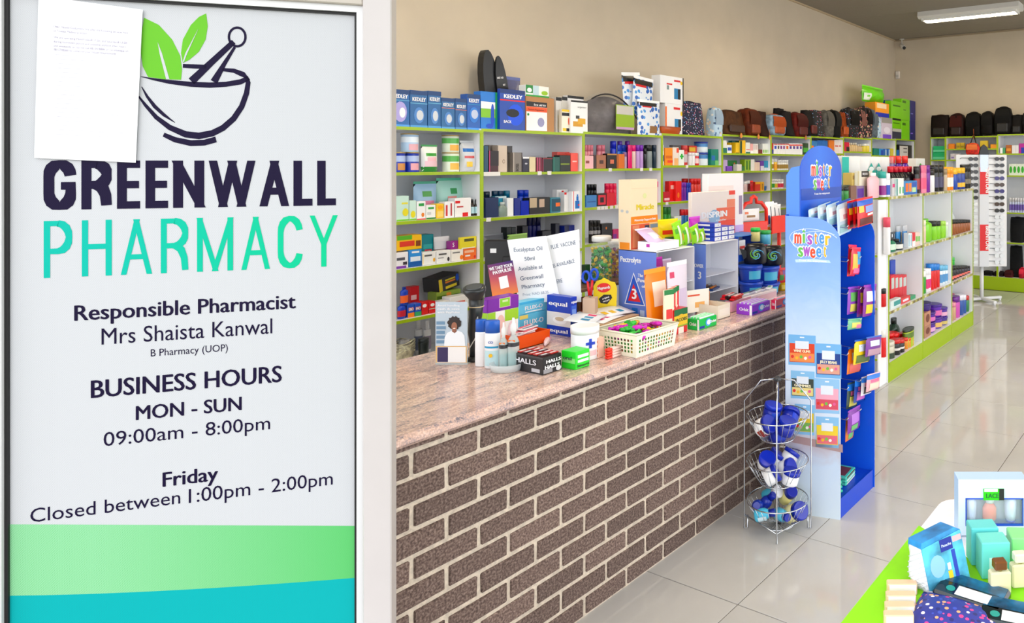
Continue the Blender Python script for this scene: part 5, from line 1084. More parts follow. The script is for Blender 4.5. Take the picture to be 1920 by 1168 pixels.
# cartons behind
cbox(914, 0, 897, 972, 583, (236, 240, 230), 'white and lime tissue box under the purple box', Y=2.72, key=None) if False else None
q, P, a, b, h = cbox(914, 0, 897, 972, 588, (240, 238, 236), 'white and lime box under the purple box', Y=2.72, p=[(.55, 1, .7, 1, (160, 206, 50)), (.0, .25, .7, 1, (160, 206, 50))], pic=[(.42, .6, .14, .3, (236, 190, 180)), (.78, .4, .14, .3, (236, 210, 214))], lp=[(0, 1, .5, 1, (160, 206, 50))])
cbox(914, 0, 895, 973, 563, (122, 30, 160), 'purple box with a lime label in a pink frame', Z=ZC+h+.0006, Y=2.72, p=[(.36, .72, .22, .96, (236, 170, 220)), (.38, .7, .26, .93, (140, 206, 50)), (.46, .64, .62, .8, (210, 226, 170))], lp=[(.1, .9, .08, .92, (134, 44, 172))])
q, P, a, b, h = cbox(974, 0, 960, 1026, 592, (110, 196, 228), 'light blue medicine box, lower of two', Y=2.82, p=[(0, .3, .8, .98, (240, 220, 120))], t=[('FLUX-O', .5, .5, .7, .22, WH, .04)])
cbox(974, 0, 958, 1026, 568, (120, 204, 232), 'light blue medicine box, upper of two', Z=ZC+h+.0006, Y=2.82, p=[(0, 1, .8, 1, (80, 180, 222)), (.2, .8, .1, .2, WH)], t=[('FLUX-O', .5, .32, .64, .3, WH, .04)])
EQ = dict(lp=[(.0, 1, .0, .3, (24, 60, 170))], lt=[('equal', .5, .5, .8, .2, WH)], p=[(.1, .9, .1, .75, (50, 90, 190))], t=[('equal', .5, .78, .9, .12, WH, .04)])
q, P, a, b, h = cbox(1070, 632, 1026, 1082, 615, (24, 62, 172), 'dark blue sweetener box, lower of two', lt=[('equal', .5, .3, .8, .4, WH)], pic=[(.5, .6, .2, .2, (214, 120, 190))])
cbox(1070, 632, 1026, 1082, 558, (24, 62, 172), 'dark blue sweetener box with a cup picture, upper of two', Z=ZC+h+.0006, Y=P.y, lp=[(.0, 1, .0, .46, (226, 224, 222))], lt=[('equal', .48, .68, .8, .14, WH)], lpic=[(.55, .2, .3, .13, (240, 240, 240)), (.55, .24, .2, .07, (200, 180, 150))], p=[(.12, .88, .08, .72, (60, 100, 196)), (.2, .8, .2, .6, (120, 150, 214))], t=[('equal', .5, .8, .9, .09, WH, .04)])
cbox(1124, 628, 1091, 1131, 606, (24, 44, 170), 'plain dark blue box behind the white tub', lp=[(.05, .95, .1, .9, (30, 52, 184))])
# monitor with notices taped on its back
D = 3.56; k = D/FPX; P = ip(996, 500, D)
mo = empty('monitor', (P.x, P.y, ZC), RI, 'black computer monitor seen from behind with paper notices', 'monitor')
w = 176*k
part('screen_housing', MB().box(-w/2, w/2, 0, .035, P.z-ZC-60*k, P.z-ZC+50*k, .006), mat((26, 26, 30), .4), mo)
part('bulge', MB().box(-w*.3, w*.3, -.012, .0, P.z-ZC-40*k, P.z-ZC+20*k, .005), mat((30, 30, 34), .4), mo)
part('asset_label', MB().box(-w/2+.03, -w/2+.06, -.0015, 0, P.z-ZC+26*k, P.z-ZC+34*k), mat((226, 226, 226), .5), mo)
part('neck', MB().box(-.03, .03, .005, .03, .012, P.z-ZC-55*k), mat((22, 22, 26), .4), mo); part('foot', MB().box(-.1, .1, -.06, .06, 0, .012, .004), mat((22, 22, 26), .4), mo)
def sheet(c4, D, label, lines, name='paper_notice', c=(244, 246, 248), cat='notice'):
    k = D/FPX; um = sum(u for u, v in c4)/4; vm = max(v for u, v in c4); P = ip(um, vm, D)
    r = empty(name, P, RI, label, cat)
    q = [((u-um)*k, (vm-v)*k) for u, v in c4]
    part('sheet', MB().add([(x, -.0006, z) for x, z in q]+[(x, .0006, z) for x, z in q], [(0, 1, 2, 3), (7, 6, 5, 4), (0, 4, 5, 1), (1, 5, 6, 2), (2, 6, 7, 3), (3, 7, 4, 0)]), mat(c, .6), r)
    for s, u0, v0, u1, v1, cap, cc in lines:
        lettering(r, s, ((u0+u1)/2-um)*k, (vm-(v0+v1)/2)*k, math.hypot(u1-u0, v1-v0)*k, cap*k, cc, y=-.0018, ry=math.atan2(v1-v0, u1-u0), bold=0)
    return r
TC = (70, 90, 120)
sheet([(1086, 430), (1090, 566), (1049, 566), (1022, 443)], 3.52, 'white paper notice about a vaccine, right of the two sheets', [('FLUE  VACCINE', 1034, 467, 1080, 458, 7.5, TC), ('IS AVAILABLE', 1038, 502, 1078, 492, 7, TC), ('HERE', 1040, 532, 1055, 529, 7, TC)])
sheet([(951, 450), (1024, 442), (1051, 564), (973, 570)], 3.50, 'white paper notice about eucalyptus oil, left of the two sheets', [('Eucalyptus Oil', 964, 472, 1017, 469, 7.5, TC), ('50ml', 984, 489, 1003, 487, 7, TC), ('Available at', 972, 508, 1018, 503, 7.5, TC), ('Greenwall', 976, 526, 1019, 521, 7.5, TC), ('Pharmacy', 979, 542, 1022, 536, 7.5, TC), ('Price: NAD 68.35', 981, 555, 1029, 550, 5, (150, 160, 180))])
r = sheet([(914, 497), (961, 488), (972, 548), (924, 560)], 3.42, 'purple to orange payment card with a blank white square', [], 'payment_card', (206, 96, 70), 'card')
m = bpy.data.materials.new('card_gradient'); m.use_nodes = True; nt = m.node_tree
tc = nt.nodes.new('ShaderNodeTexCoord'); sx = nt.nodes.new('ShaderNodeSeparateXYZ'); mr = nt.nodes.new('ShaderNodeMapRange'); mr.inputs[2].default_value = .18; rp = nt.nodes.new('ShaderNodeValToRGB'); rp.color_ramp.elements[0].color = L3((240, 140, 40)); rp.color_ramp.elements[1].color = L3((50, 24, 110)); rp.color_ramp.elements.new(.5).color = L3((190, 80, 90))
nt.links.new(tc.outputs['Object'], sx.inputs[0]); nt.links.new(sx.outputs[2], mr.inputs[0]); nt.links.new(mr.outputs[0], rp.inputs[0]); nt.links.new(rp.outputs[0], nt.nodes['Principled BSDF'].inputs['Base Color'])
r.children[0].data.materials[0] = m
k = 3.42/FPX
for s, u0, v0, u1, v1 in (('WE TAKE YOUR', 918, 508, 962, 499), ('PAYPULSE', 925, 515, 960, 507)): lettering(r, s, ((u0+u1)/2-942.75)*k, (560-(v0+v1)/2)*k, math.hypot(u1-u0, v1-v0)*k, 6*k, WH, y=-.0018, ry=math.atan2(v1-v0, u1-u0), bold=.05)
part('white_square', MB().add([((u-942.75)*k, -.0014, (560-v)*k) for u, v in ((935, 520), (951, 516), (955, 538), (939, 542))], [(0, 1, 2, 3)]), mat((238, 236, 236), .5), r)
# riser with jars of foil sweets
ri = empty('riser', (2.84, 2.745, ZC), 0, 'brown wooden riser under the sweet jars', 'riser')
part('top', MB().box(-.26, .3, 0, .24, .17, .188, .003), mat((110, 84, 72), .4, noise=.2, nscale=12), ri); part('side', MB().box(-.26, -.245, .01, .23, 0, .17), mat((100, 76, 66), .4), ri); part('side', MB().box(.285, .3, .01, .23, 0, .17), mat((100, 76, 66), .4), ri)
zr = ZC+.189
foilg = pattern('foil_green', (60, 150, 60), [(30, 170, 70), (230, 200, 50), (20, 120, 60), (240, 220, 90)], 1.0, 5, .25); foilp = pattern('foil_purple', (150, 110, 40), [(130, 20, 130), (230, 190, 60), (200, 150, 40), (90, 20, 90)], 1.0, 5, .25)
for u, w_px, vt, fm, lab, Yj in ((1128, 39, 442, foilg, 'big clear jar of green and gold foil sweets with white lid', 2.83), (1156, 35, 449, foilp, 'clear jar of purple and gold foil sweets behind the display', 2.88)):
    P = at(u, 500, Y=Yj); k = depth(P)/FPX; r = w_px*k/2; h = at(u, vt, Y=Yj).z-zr
    q = part('sweet_jar', MB().lathe([(r*.92, 0), (r, .006), (r, h*.78), (r*.9, h*.84), (r*.84, h*.86), (r*.84, h*.9)], 24), mat((236, 246, 244), .04, alpha=.13), None, (P.x, P.y, zr)); tag(q, lab, 'jar', 'sweet jars on the riser')
    part('lid', MB().lathe([(r*.9, h*.885), (r*.92, h*.89), (r*.92, h*.985), (r*.86, h)], 24), mat((240, 240, 240), .35), q)
    mb = MB()
    for i in range(230):
        a_ = random.uniform(0, 6.28); rr = r*.86*math.sqrt(random.uniform(.4, 1)); z = random.uniform(.014, h*.74); s = .0125
        x0, y0 = rr*math.cos(a_), rr*math.sin(a_)
        vs = [Vector(v)*s for v in ((1, 0, 0), (-1, 0, 0), (0, 1, 0), (0, -1, 0), (0, 0, 1), (0, 0, -1))]; R_ = Matrix.Rotation(random.uniform(0, 3), 3, 'X') @ Matrix.Rotation(random.uniform(0, 3), 3, 'Z')
        mb.add([R_ @ v+Vector((x0, y0, z)) for v in vs], [(0, 2, 4), (2, 1, 4), (1, 3, 4), (3, 0, 4), (2, 0, 5), (1, 2, 5), (3, 1, 5), (0, 3, 5)])
    me = mb.mesh('foil_sweets'); o = link('foil_sweets', me, None, None, (P.x, P.y, zr)); o['kind'] = 'stuff'; tag(o, lab.split(' jar of ')[1].split(' with')[0].split(' behind')[0]+' heaped inside the clear jar', 'sweets')
    cols = [(30, 170, 70), (236, 206, 60), (20, 120, 60)] if fm is foilg else [(130, 24, 130), (226, 186, 60), (190, 140, 40)]
    for c in cols: me.materials.append(mat(c, .3))
    me.polygons.foreach_set('material_index', [(i//8) % 3 for i in range(len(me.polygons))])
cbox(1098, 0, 1090, 1107, 497, (24, 70, 36), 'dark green box on the riser beside the sweet jar', Z=zr, Y=2.84)
# scissors in a holder and a yellow shaped sweet box
P = at(1104, 560, Y=2.6)
k = depth(P)/FPX
pot = empty('pen_holder', (P.x, P.y, ZC), RI, 'small tan card holder for scissors', 'holder')
part('cup', MB().box(-.03, .03, 0, .05, 0, .17), mat((206, 176, 150), .6), pot)
sz = empty('scissors', (P.x, P.y, ZC+.12), RI, 'pair of scissors with blue and red handles in the card holder', 'scissors')
part('blades', MB().box(-.006, .006, .02, .024, .0, .1), mat(SIL, .2, metal=1), sz)
for s_, zz in ((-1, .0), (1, .012)): part('handle', MB().tube([(s_*.02+.017*math.cos(t_), .022, .15+zz+.026*math.sin(t_)) for t_ in [i*math.pi/8 for i in range(16)]], .0065, 8, closed=True), mat((30, 80, 190), .35), sz)
part('grip', MB().tube([(-.012, .02, .13), (-.004, .02, .06)], .006, 8).tube([(.012, .02, .135), (.004, .02, .06)], .006, 8), mat((200, 30, 40), .35), sz)
D = 3.62; k = D/FPX; P = ip(1134, 567, D)
yb = empty('sweet_box', (P.x, P.y, ZC), RI+.25, 'yellow cut out sweet box with a red oval and a black mouth', 'box'); zt_ = P.z-ZC
part('body', MB().box(-.05, .05, .002, .07, 0, zt_+.03), mat((238, 206, 20), .4), yb)
cr = part('front_card', MB().prism([(-.056, zt_-.04), (.056, zt_-.05), (.06, zt_+.07), (.05, zt_+.1), (.03, zt_+.105), (.015, zt_+.115), (-.005, zt_+.125), (-.02, zt_+.115), (-.04, zt_+.11), (-.055, zt_+.085)], -.001, .001), mat((244, 218, 20), .4), yb)
blob(cr, ellipse_poly(-.005, zt_+.075, .034, .024), (222, 40, 40), y=-.0018); blob(cr, [(-.03, zt_+.02), (-.005, zt_+.04), (.03, zt_+.038), (.036, zt_+.022), (.012, zt_-.008), (-.02, zt_-.002)], BLK, y=-.0018)
lettering(cr, 'Maynards', -.004, zt_+.068, .062, .014, WH, y=-.0028, bold=.05, ry=-.1); lettering(cr, 'original', .005, zt_+.02, .035, .008, WH, y=-.0028, bold=.03, ry=-.3); lettering(cr, 'wine gums', .008, zt_+.006, .035, .008, WH, y=-.0028, bold=.03, ry=-.3)
# ---- counter displays
YD = 2.38; m_dsp = (112, 138, 214)
def display(uc, ul, ur, vt, label, words, trio):
    P, a, b, h = dims(uc, 0, ul, ur, vt, ZC, YD)
    b = max(b, .2); r = empty('counter_display', (P.x+a/2, P.y, ZC), 0, label, 'display'); w = a/2; t = .003
    ls = part('left_side', MB().box(-w, -w+t, 0, b, 0, h), mat(m_dsp, .4), r); part('right_side', MB().box(w-t, w, 0, b, 0, h), mat((236, 236, 240), .4), r)
    part('back', MB().box(-w+t, w-t, b-t, b, 0, h-t), mat((238, 238, 242), .5), r); part('top', MB().box(-w, w, 0, b, h-t, h), mat((238, 238, 242), .5), r); part('bottom', MB().box(-w+t, w-t, 0, b-t, 0, t), mat((238, 238, 242), .5), r)
    sh = []
    for q in (.28, .52): part('shelf', MB().box(-w+t, w-t, .01, b-t, h*q, h*q+t), mat((226, 230, 240), .4), r); sh.append(ZC+h*q+t)
    if trio:
        def L(s, cx, cz, tw, th, c): l = lettering(ls, s, 0, 0, b*tw, h*th, c, y=0, rz=-math.pi/2, bold=.04); l.location = (-w-.0016, b*(1-cx), h*cz)
        L('Pectrolyte', .33, .84, .56, .07, WH); L('The', .6, .66, .14, .04, WH); L('Power', .68, .59, .32, .05, WH); L('of', .68, .52, .1, .04, WH); L('3', .43, .36, .13, .13, WH)
        def T(pts, c, e): part('triangle', MB().add([(-w-e, b*(1-x), h*z) for x, z in pts], [tuple(range(len(pts)))]), mat(c, .4), ls)
        T([(.16, .28), (.72, .28), (.41, .71)], WH, .0005); T([(.19, .29), (.69, .29), (.41, .685)], (40, 90, 190), .0008); T([(.26, .325), (.6, .325), (.41, .56)], (206, 30, 40), .0011); T([(.36, .1), (.52, .1), (.52, .24), (.36, .24)], (40, 110, 190), .0006); T([(.58, .14), (.7, .14), (.7, .22), (.58, .22)], (190, 206, 236), .0006)
    else:
        for s, cx, cz, th in (('POWER', .75, .66, .05), ('3', .8, .5, .1)): l = lettering(ls, s, 0, 0, b*(.36 if th < .06 else .12), h*th, WH, y=0, rz=-math.pi/2, bold=.04); l.location = (-w-.0016, b*(1-cx), h*cz)
    return P, a, b, h, sh
PA, aA, bA, hA, shA = display(1230, 1160, 1302, 473, 'blue and white sachet display with a triangle sign', '', True)
PB, aB, bB, hB, shB = display(1323, 1290, 1384, 458, 'blue and white sachet display behind the tan box', '', False)
# sachets inside the displays
for i, (x, z, c, lab) in enumerate(((.3, 0, (60, 50, 60), 'dark battery card pack in the right display'), (.62, 0, (226, 120, 40), 'orange and black battery card pack in the right display'), (.45, 1, (30, 60, 110), 'blue card pack on the upper display shelf'))):
    zz = (shB[0] if z else ZC+.004)+.0005; o = part('battery_pack', MB().box(-.06, .06, 0, .09, 0, .012, .003), mat(c, .3), None, (PB.x+aB*x, PB.y+.03, zz), rz=.3*(i-1)); tag(o, lab, 'pack')
    for j in range(3): part('battery', MB().tube([(-.045, .02+.025*j, .014), (.045, .02+.025*j, .014)], .007, 8), mat((60, 60, 66) if j % 2 else (190, 120, 50), .3, metal=.3), o)
pouch((PA.x+aA*.35, PA.y+.06, shA[1]+.0005), 0, .1, .13, .03, (206, 60, 170), 'magenta sachet inside the triangle display', rx=-.15, p=[(.3, .7, .3, .7, (236, 190, 226))])
pouch((PA.x+aA*.72, PA.y+.09, shA[1]+.0005), 0, .08, .11, .03, (236, 200, 220), 'pale pink sachet inside the triangle display', rx=-.15)
zA = ZC+hA+.0006; zB = ZC+hB+.0006
q, P, a, b, h = cbox(1183, 0, 1160, 1233, 337, (244, 222, 186), 'tall cream body belt carton on the triangle display', Z=zA, Y=2.555, p=[(.0, 1, .36, .47, (238, 140, 30)), (.0, .68, .0, .355, (214, 96, 66)), (.05, .3, .02, .34, (230, 150, 110)), (.5, .68, .0, .33, (50, 54, 80)), (.68, 1, .0, .355, (240, 190, 120)), (.7, 1, .28, .34, (120, 130, 150)), (0, 1, .87, .875, (222, 196, 160))], t=[('Miracle', .52, .56, .66, .08, (226, 206, 30), .04), ('Maternity Support Belt', .52, .4, .8, .03, WH, .03)], pic=[(.5, .76, .07, .04, (226, 226, 160))], lp=[(.1, .9, 0, .1, (238, 150, 50))], lpic=[(.3, .55, .12, .022, (190, 190, 190)), (.72, .54, .12, .022, (190, 190, 190))])
r, P, a, b, h = tray(1232, 0, 1196, 1273, 455, (246, 244, 248), 'white shallow carton tray with a lilac pack on the triangle display', Z=zA, Y=2.40, p=[], lp=[(.45, .62, .4, .75, (190, 60, 170))], wall=.002)
pouch((P.x+a*.45, P.y+.03, zA+.03), .2, .15, .13, .03, (210, 190, 232), 'lilac oval print pack in the white tray', rx=-.9, p=[(.3, .75, .3, .7, (236, 226, 246)), (.65, .85, .2, .4, (240, 200, 90))])
P = at(1256, 440, Y=2.56); pouch((P.x, P.y, zA), -.15, 55*depth(P)/FPX, at(1256, 414, Y=2.56).z-zA, .05, (244, 216, 20), 'yellow sweet bag with red writing on the triangle display', p=[(.2, .85, .42, .6, (226, 60, 40)), (.3, .9, .1, .3, (70, 120, 40))], gusset=False)
for i, (u, vt) in enumerate(((1280, 416), (1296, 420), (1312, 424), (1328, 432))):
    P = at(u, 440, Y=2.43); zz = zA if i < 2 else zB
    if i == 2: P.x = PB.x+.03
    pouch((P.x, P.y+.01*i, zz), 0, .075, at(u, vt, Y=2.43).z-zz, .03, (150, 214, 30), 'lime green sour sweet bag, %s of four in a row' % ORD[i], ry=-.28, p=[(.4, .6, .08, .9, (232, 240, 220)), (.1, .35, .6, .8, (90, 170, 40)), (.7, .9, .2, .5, (236, 170, 60))], gusset=False)
P = at(1306, 430, Y=2.53); pouch((P.x, P.y, zA), 0, .1, at(1306, 409, Y=2.53).z-zA, .03, (206, 60, 196), 'magenta sweet bag behind the lime bags', p=[(.1, .9, .1, .4, (236, 160, 90))], gusset=False)
# stack of blue and white tube cartons on the right display
cw = (at(1383, 440, Y=2.42).x-at(1345, 440, Y=2.42).x)/3; x0_ = at(1345, 440, Y=2.42).x; ch = (at(1360, 416, Y=2.42).z-zB)/4
for i in range(3):
    for j in range(4 if i < 1 else 3 if i < 2 else 3):
        o = carton((x0_+cw*(i+.5)-.03, 2.42, zB+ch*j), 0, cw*.98, ch*.97, .15, (34, 64, 180), 'blue and white medicine carton, column %d row %d of the stacked end-on block' % (i+1, j+1) if False else 'blue medicine carton with a white end, stacked on the right display', group='stacked blue cartons with white ends', p=[(.06, .94, .08, .92, (236, 238, 244))], pic=[(.55, .5, .06, .08, (40, 50, 70))])
        if i == 0: lside(o, cw*.98, ch*.97, .15, p=[(.2, .8, .3, .7, (236, 238, 246))])
cbox(1297, 0, 1290, 1378, 361, (236, 222, 214), 'red and white headache tablet display carton', Z=zB, Y=2.6, p=[(0, 1, 0, .34, (226, 70, 40)), (.55, 1, .34, .62, (232, 110, 80)), (.8, 1, .62, .8, (236, 140, 110)), (.85, 1, .9, 1, (226, 60, 40))], pic=[(.5, .42, .13, .17, (150, 186, 220))], t=[('DISPRIN', .5, .42, .6, .13, WH, .05), ('regular', .66, .33, .25, .04, WH, .02)])
o_ = [q for q in COL.objects if q.get('label', '').startswith('red and white headache')][0]
w_ = o_.dimensions.x if False else None
# blue tray stand with a tall white carton on it
PS = at(1384, 500, Y=2.5); x0_, x1_ = PS.x, PS.x+.27
bs = empty('tray_stand', ((x0_+x1_)/2, 2.5, ZC), 0, 'blue and white toothbrush tray stand right of the sachet displays', 'stand'); w = (x1_-x0_)/2; hs = hB-.01
part('back', MB().box(-w, w, .15, .155, 0, hs), mat((226, 232, 240), .4), bs); part('side', MB().box(-w, -w+.004, 0, .15, 0, hs), mat((40, 90, 200), .4), bs); part('side', MB().box(w-.004, w, 0, .15, 0, hs), mat((40, 90, 200), .4), bs); part('top', MB().box(-w, w, 0, .155, hs, hs+.004), mat((30, 130, 210), .4), bs)
for z in (.12, .25): part('shelf', MB().box(-w+.004, w-.004, 0, .15, z, z+.004), mat((30, 130, 210), .4), bs); part('shelf_lip', MB().box(-w+.004, w-.004, -.004, 0, z-.03, z+.01), mat((40, 100, 210), .4), bs)
for i in range(2):
    carton(((x0_+x1_)/2-.06+.09*i, 2.52, ZC+(.125 if i else .255)), 0, .07, .09, .1, (236, 236, 240), ['white carton with red stripe on the lower tray of the stand', 'white carton with red stripe on the upper tray of the stand'][1-i], p=[(.1, .9, .4, .6, (220, 60, 50))])
cbox(1328, 0, 1316, 1394, 326, (244, 238, 240), 'tall white carton with a lilac base at the back', Z=ZC+hs+.005, Y=2.66, p=[(0, 1, 0, .12, (206, 170, 230)), (.86, .96, .3, .62, (150, 130, 160)), (0, .7, .5, .8, (244, 226, 222))], t=[('Andolex', .3, .42, .26, .05, (130, 60, 120), .02)])
# red plastic hanger displays with packs
P = at(1392, 450, Y=2.68); k = depth(P)/FPX; zt_ = at(1415, 368, Y=2.68).z-ZC
rh = empty('hanger_display', (P.x+.13, 2.66, ZC), -.25, 'red plastic hanging strip display with a round tab and yellow dots', 'display')
RD = mat((222, 50, 34), .35)
part('back_plate', MB().box(-.12, .12, .03, .036, 0, zt_-.18), RD, rh)
part('frame', MB().tube([(-.12, .02, zt_-.2), (-.115, .02, zt_-.09), (-.07, .02, zt_-.045), (-.025, .02, zt_-.04), (-.022, .02, zt_-.012), (0, .02, zt_), (.022, .02, zt_-.012), (.025, .02, zt_-.04), (.07, .02, zt_-.045), (.115, .02, zt_-.09), (.12, .02, zt_-.2)], .013, 8), RD, rh)
fp = part('front_plate', MB().box(-.12, .12, .004, .02, zt_-.34, zt_-.17, .006), RD, rh)
for s_ in (-1, 1): part('yellow_dot', MB().lathe([(.017, 0), (.017, .004), (.012, .006)], 14), mat((244, 200, 30), .4), fp, (s_*.075, .004, zt_-.3), rx=math.pi/2)
part('leg', MB().box(-.12, -.09, .004, .02, 0, zt_-.34), RD, rh); part('leg', MB().box(.09, .12, .004, .02, 0, zt_-.34), RD, rh)
goodsP = [(P.x+.07, zt_-.165, (238, 236, 232), 'white wipe packet seen through the red frame')]
for x, z, c, lab in goodsP: pouch((x+.06, 2.69, ZC+z), -.25, .15, .075, .02, c, lab, p=[(.2, .7, .3, .5, (150, 110, 60)), (.1, .3, .6, .8, (226, 120, 60))])
pouch((P.x+.13, 2.70, ZC+.23), -.25, .15, .09, .03, (226, 220, 222), 'red and white wafer packet below the red plate', p=[(.1, .9, .2, .6, (200, 40, 50))])
rt = empty('red_tray', (at(1462, 420, Y=2.62).x, 2.62, ZC), 0, 'red plastic tray stand with white pouches beside the blue sweet stand', 'tray')
zq = at(1455, 405, Y=2.62).z-ZC
part('front', MB().box(-.1, .12, 0, .006, zq-.12, zq), RD, rt); part('bottom', MB().box(-.1, .12, .006, .12, zq-.12, zq-.115), RD, rt); part('post', MB().box(-.1, -.08, .05, .07, 0, zq-.12), RD, rt); part('post', MB().box(.08, .1, .05, .07, 0, zq-.12), RD, rt)
for i in range(3): pouch((rt.location.x-.07+.075*i, 2.65+.012*i, ZC+zq-.114), .1*(i-1), .1, .2-.012*i, .025, (238, 238, 236), 'white medicine pouch, %s of three in the red tray' % ORD[i], p=[(.1, .4, .3, .6, (40, 90, 160)), (.5, .6, .0, .9, (90, 100, 110)), (.15, .4, .1, .2, (226, 150, 40))])
# blue tubs, rose gift bags, pill bottles at the right end
RB = (44, 84, 190)
def tubn(u0, u1, vt, z, Y, lab, c=RB, lbl=(90, 190, 220)):
    a = at(u0, 520, Y=Y); b = at(u1, 520, Y=Y); w = (b-a).length*.86; h = at((u0+u1)/2, vt, Y=Y).z-z
    q = bottle(((a.x+b.x)/2, Y, z), -.5, w, h, c, c, lab, 'tub', 'tub', None, capw=1.06, name='gum_tub', n=22); r = w/2
    part('label_panel', MB().grid(lambda u, v: (r*.97*math.sin((u-.5)*1.2), r-r*.985*math.cos((u-.5)*1.2), h*(.2+.5*v)), 8, 3), mat(lbl, .35), q); return z+h
z1 = tubn(1404, 1432, 530, ZC, 2.37, 'blue gum tub, bottom left of the stack'); z2 = tubn(1434, 1464, 532, ZC, 2.36, 'blue gum tub, bottom right of the stack')
t1 = tubn(1403, 1431, 499, z1+.0006, 2.37, 'blue gum tub, upper left of the stack'); t2 = tubn(1432, 1463, 501, z2+.0006, 2.36, 'blue gum tub, upper right of the stack')
y1 = tubn(1465, 1488, 529, ZC, 2.36, 'yellow gum tub at the end of the counter', (240, 206, 40), (250, 230, 120))
P = at(1470, 510, Y=2.36); pouch((P.x, P.y, y1+.0006), -.3, .08, .09, .03, (190, 30, 50), 'red and purple sweet bag on the yellow tub', p=[(.1, .5, .2, .6, (60, 130, 60)), (.4, .9, .6, .9, (110, 40, 130))], gusset=False)
for u, z, Y, lab in ((1418, t1, 2.40, 'black gift bag with a rose print, left one on the tubs'), (1450, t2, 2.38, 'black gift bag with a rose print, right one on the tubs')):
    P = at(u, 490, Y=Y); w, h = .13, .125
    q = part('gift_bag', MB().lathe([(.062, 0), (.07, .01), (.072, .06), (.068, .1), (.05, h)], 14, 0, .04, 1, .5), mat((14, 16, 22), .3), None, (P.x, P.y, z+.0006), RI+.2); tag(q, lab, 'bag')
    for i, (r_, a0, c) in enumerate(((.05, 0, (90, 170, 210)), (.044, 2.2, (120, 200, 80)), (.036, 4.0, (110, 180, 220)), (.028, .8, (150, 210, 90)), (.02, 3.0, (110, 180, 220)), (.012, 5, (150, 220, 90)))):
        part('rose_petal', MB().tube([(r_*(1-.12*t_)*math.cos(a0+t_*.62), -.004, .06+r_*.85*(1-.12*t_)*math.sin(a0+t_*.62)) for t_ in range(7)], [.001, .003, .004, .0045, .004, .003, .001], 6), mat(c, .35), q)
    part('bow', MB().prism([(-.1, .1), (-.06, .085), (-.05, .05), (-.075, .03), (-.085, .06)], .02, .03), mat((14, 16, 22), .3), q)
P = at(1424, 460, Y=2.46); bottle((P.x, P.y, t1+.127), 0, .06, .085, (232, 222, 150), (40, 190, 70), 'pale bottle with a green lid above the rose bag', kind='slim', capw=1.05)
P = at(1444, 460, Y=2.44); q = bottle((P.x, P.y, t2+.127), 0, .07, .09, (110, 190, 220), (60, 170, 90), 'light blue pill bottle beside the green lid bottle', kind='slim', capw=1.02)
# front row of chewing gum and sweet boxes
GUM = lambda c: dict(p=[(.02, .3, .1, .35, (30, 60, 150))], pic=[(.5, .55, .16, .36, (90, 170, 230)), (.52, .55, .1, .24, WH)], t=[('Orbit', .76, .42, .36, .24, WH, .05)], lp=[(.85, 1, 0, 1, WH)], lt=[('Orbit', .5, .4, .6, .3, WH)])
for uc, vc, ul, ur, vt, c, lab in ((1410, 592, 1381, 1444, 573, (150, 70, 200), 'purple chewing gum box at the front of the counter'), (1455, 580, 1446, 1490, 563, (226, 50, 90), 'red chewing gum box by the blue sweet stand'), (1311, 620, 1289, 1344, 600, (30, 180, 80), 'green chewing gum box at the front of the counter')):
    q, P, a, b, h = cbox(uc, vc, ul, ur, vt, c, lab, **GUM(c))
    for i in range(7): pk = part('gum_pack', MB().box(-a*.42, a*.42, b*(.08+.125*i), b*(.17+.125*i), h, h+.008, .001), mat([min(255, x+70) for x in c] if i % 2 else (232, 236, 240), .3), q)
r, P, a, b, h = tray(1346, 600, 1306, 1369, 574, (240, 228, 206), 'tan open carton with a white card beside the green gum box', back=.6, inner=(206, 140, 84), wall=.002, p=[(.1, .9, .2, .7, (246, 236, 220))])
part('tan_lid', MB().box(-a/2, a/2, b-.004, b-.002, 0, h*1.7), mat((214, 150, 96), .6), r)
P = foot(1318, 600); o = carton((P.x+.03, P.y+.06, ZC+.03), -.35, .15, .12, .004, (244, 238, 226), 'white recipe card leaning in the tan open carton', 'card', 'card', p=[(.1, .6, .72, .8, (220, 100, 70)), (.4, .8, .2, .45, (236, 180, 110))])
r, P, a, b, h = tray(1372, 586, 1360, 1408, 566, (236, 170, 190), 'pink shallow sweet tray behind the purple gum', wall=.002)
for i in range(6):
    o = part('chocolate_bar', MB().box(-.055, .055, 0, .028, 0, .012, .003), mat([(200, 30, 40), (40, 20, 26), (214, 40, 50)][i % 3], .25), None, (P.x+a*(.35+.08*(i % 2)), P.y+b*.1+.031*(i % 3), ZC+h+.001+.0125*(i//3)), rz=.15); tag(o, 'red and black chocolate bar piled in the pink tray', 'sweet', 'chocolate bars in the pink tray')
    part('label_panel', MB().box(-.035, .035, .006, .02, .012, .0126), mat((236, 220, 220), .4), o)
for i in range(5):
    P2 = at(1395+11*i, 560, Y=2.34+.0*i); o = part('chocolate_bar', MB().box(-.05, .05, 0, .03, 0, .013, .003), mat([(226, 226, 232), (190, 190, 206)][i % 2], .25), None, (P2.x, 2.31, ZC+.06+.0), rz=.1*i); tag(o, 'white and silver chocolate bar on the white carton, %s from the left' % ORD[i], 'sweet', 'white chocolate bars')
    part('label_panel', MB().box(-.03, .03, .006, .022, .013, .0136), mat((90, 80, 110) if i % 2 else (120, 170, 120), .4), o)
cbox(1386, 0, 1378, 1452, 556, (238, 236, 236), 'white sweet carton under the silver bars', Y=2.30, p=[(.05, .95, .2, .7, (226, 200, 206))]) if False else None
c_ = at(1420, 560, Y=2.29); carton((c_.x, 2.285, ZC), 0, .42, .059, .07, (236, 226, 228), 'low white carton behind the purple gum box', p=[(.02, .98, .2, .8, (226, 190, 200))])
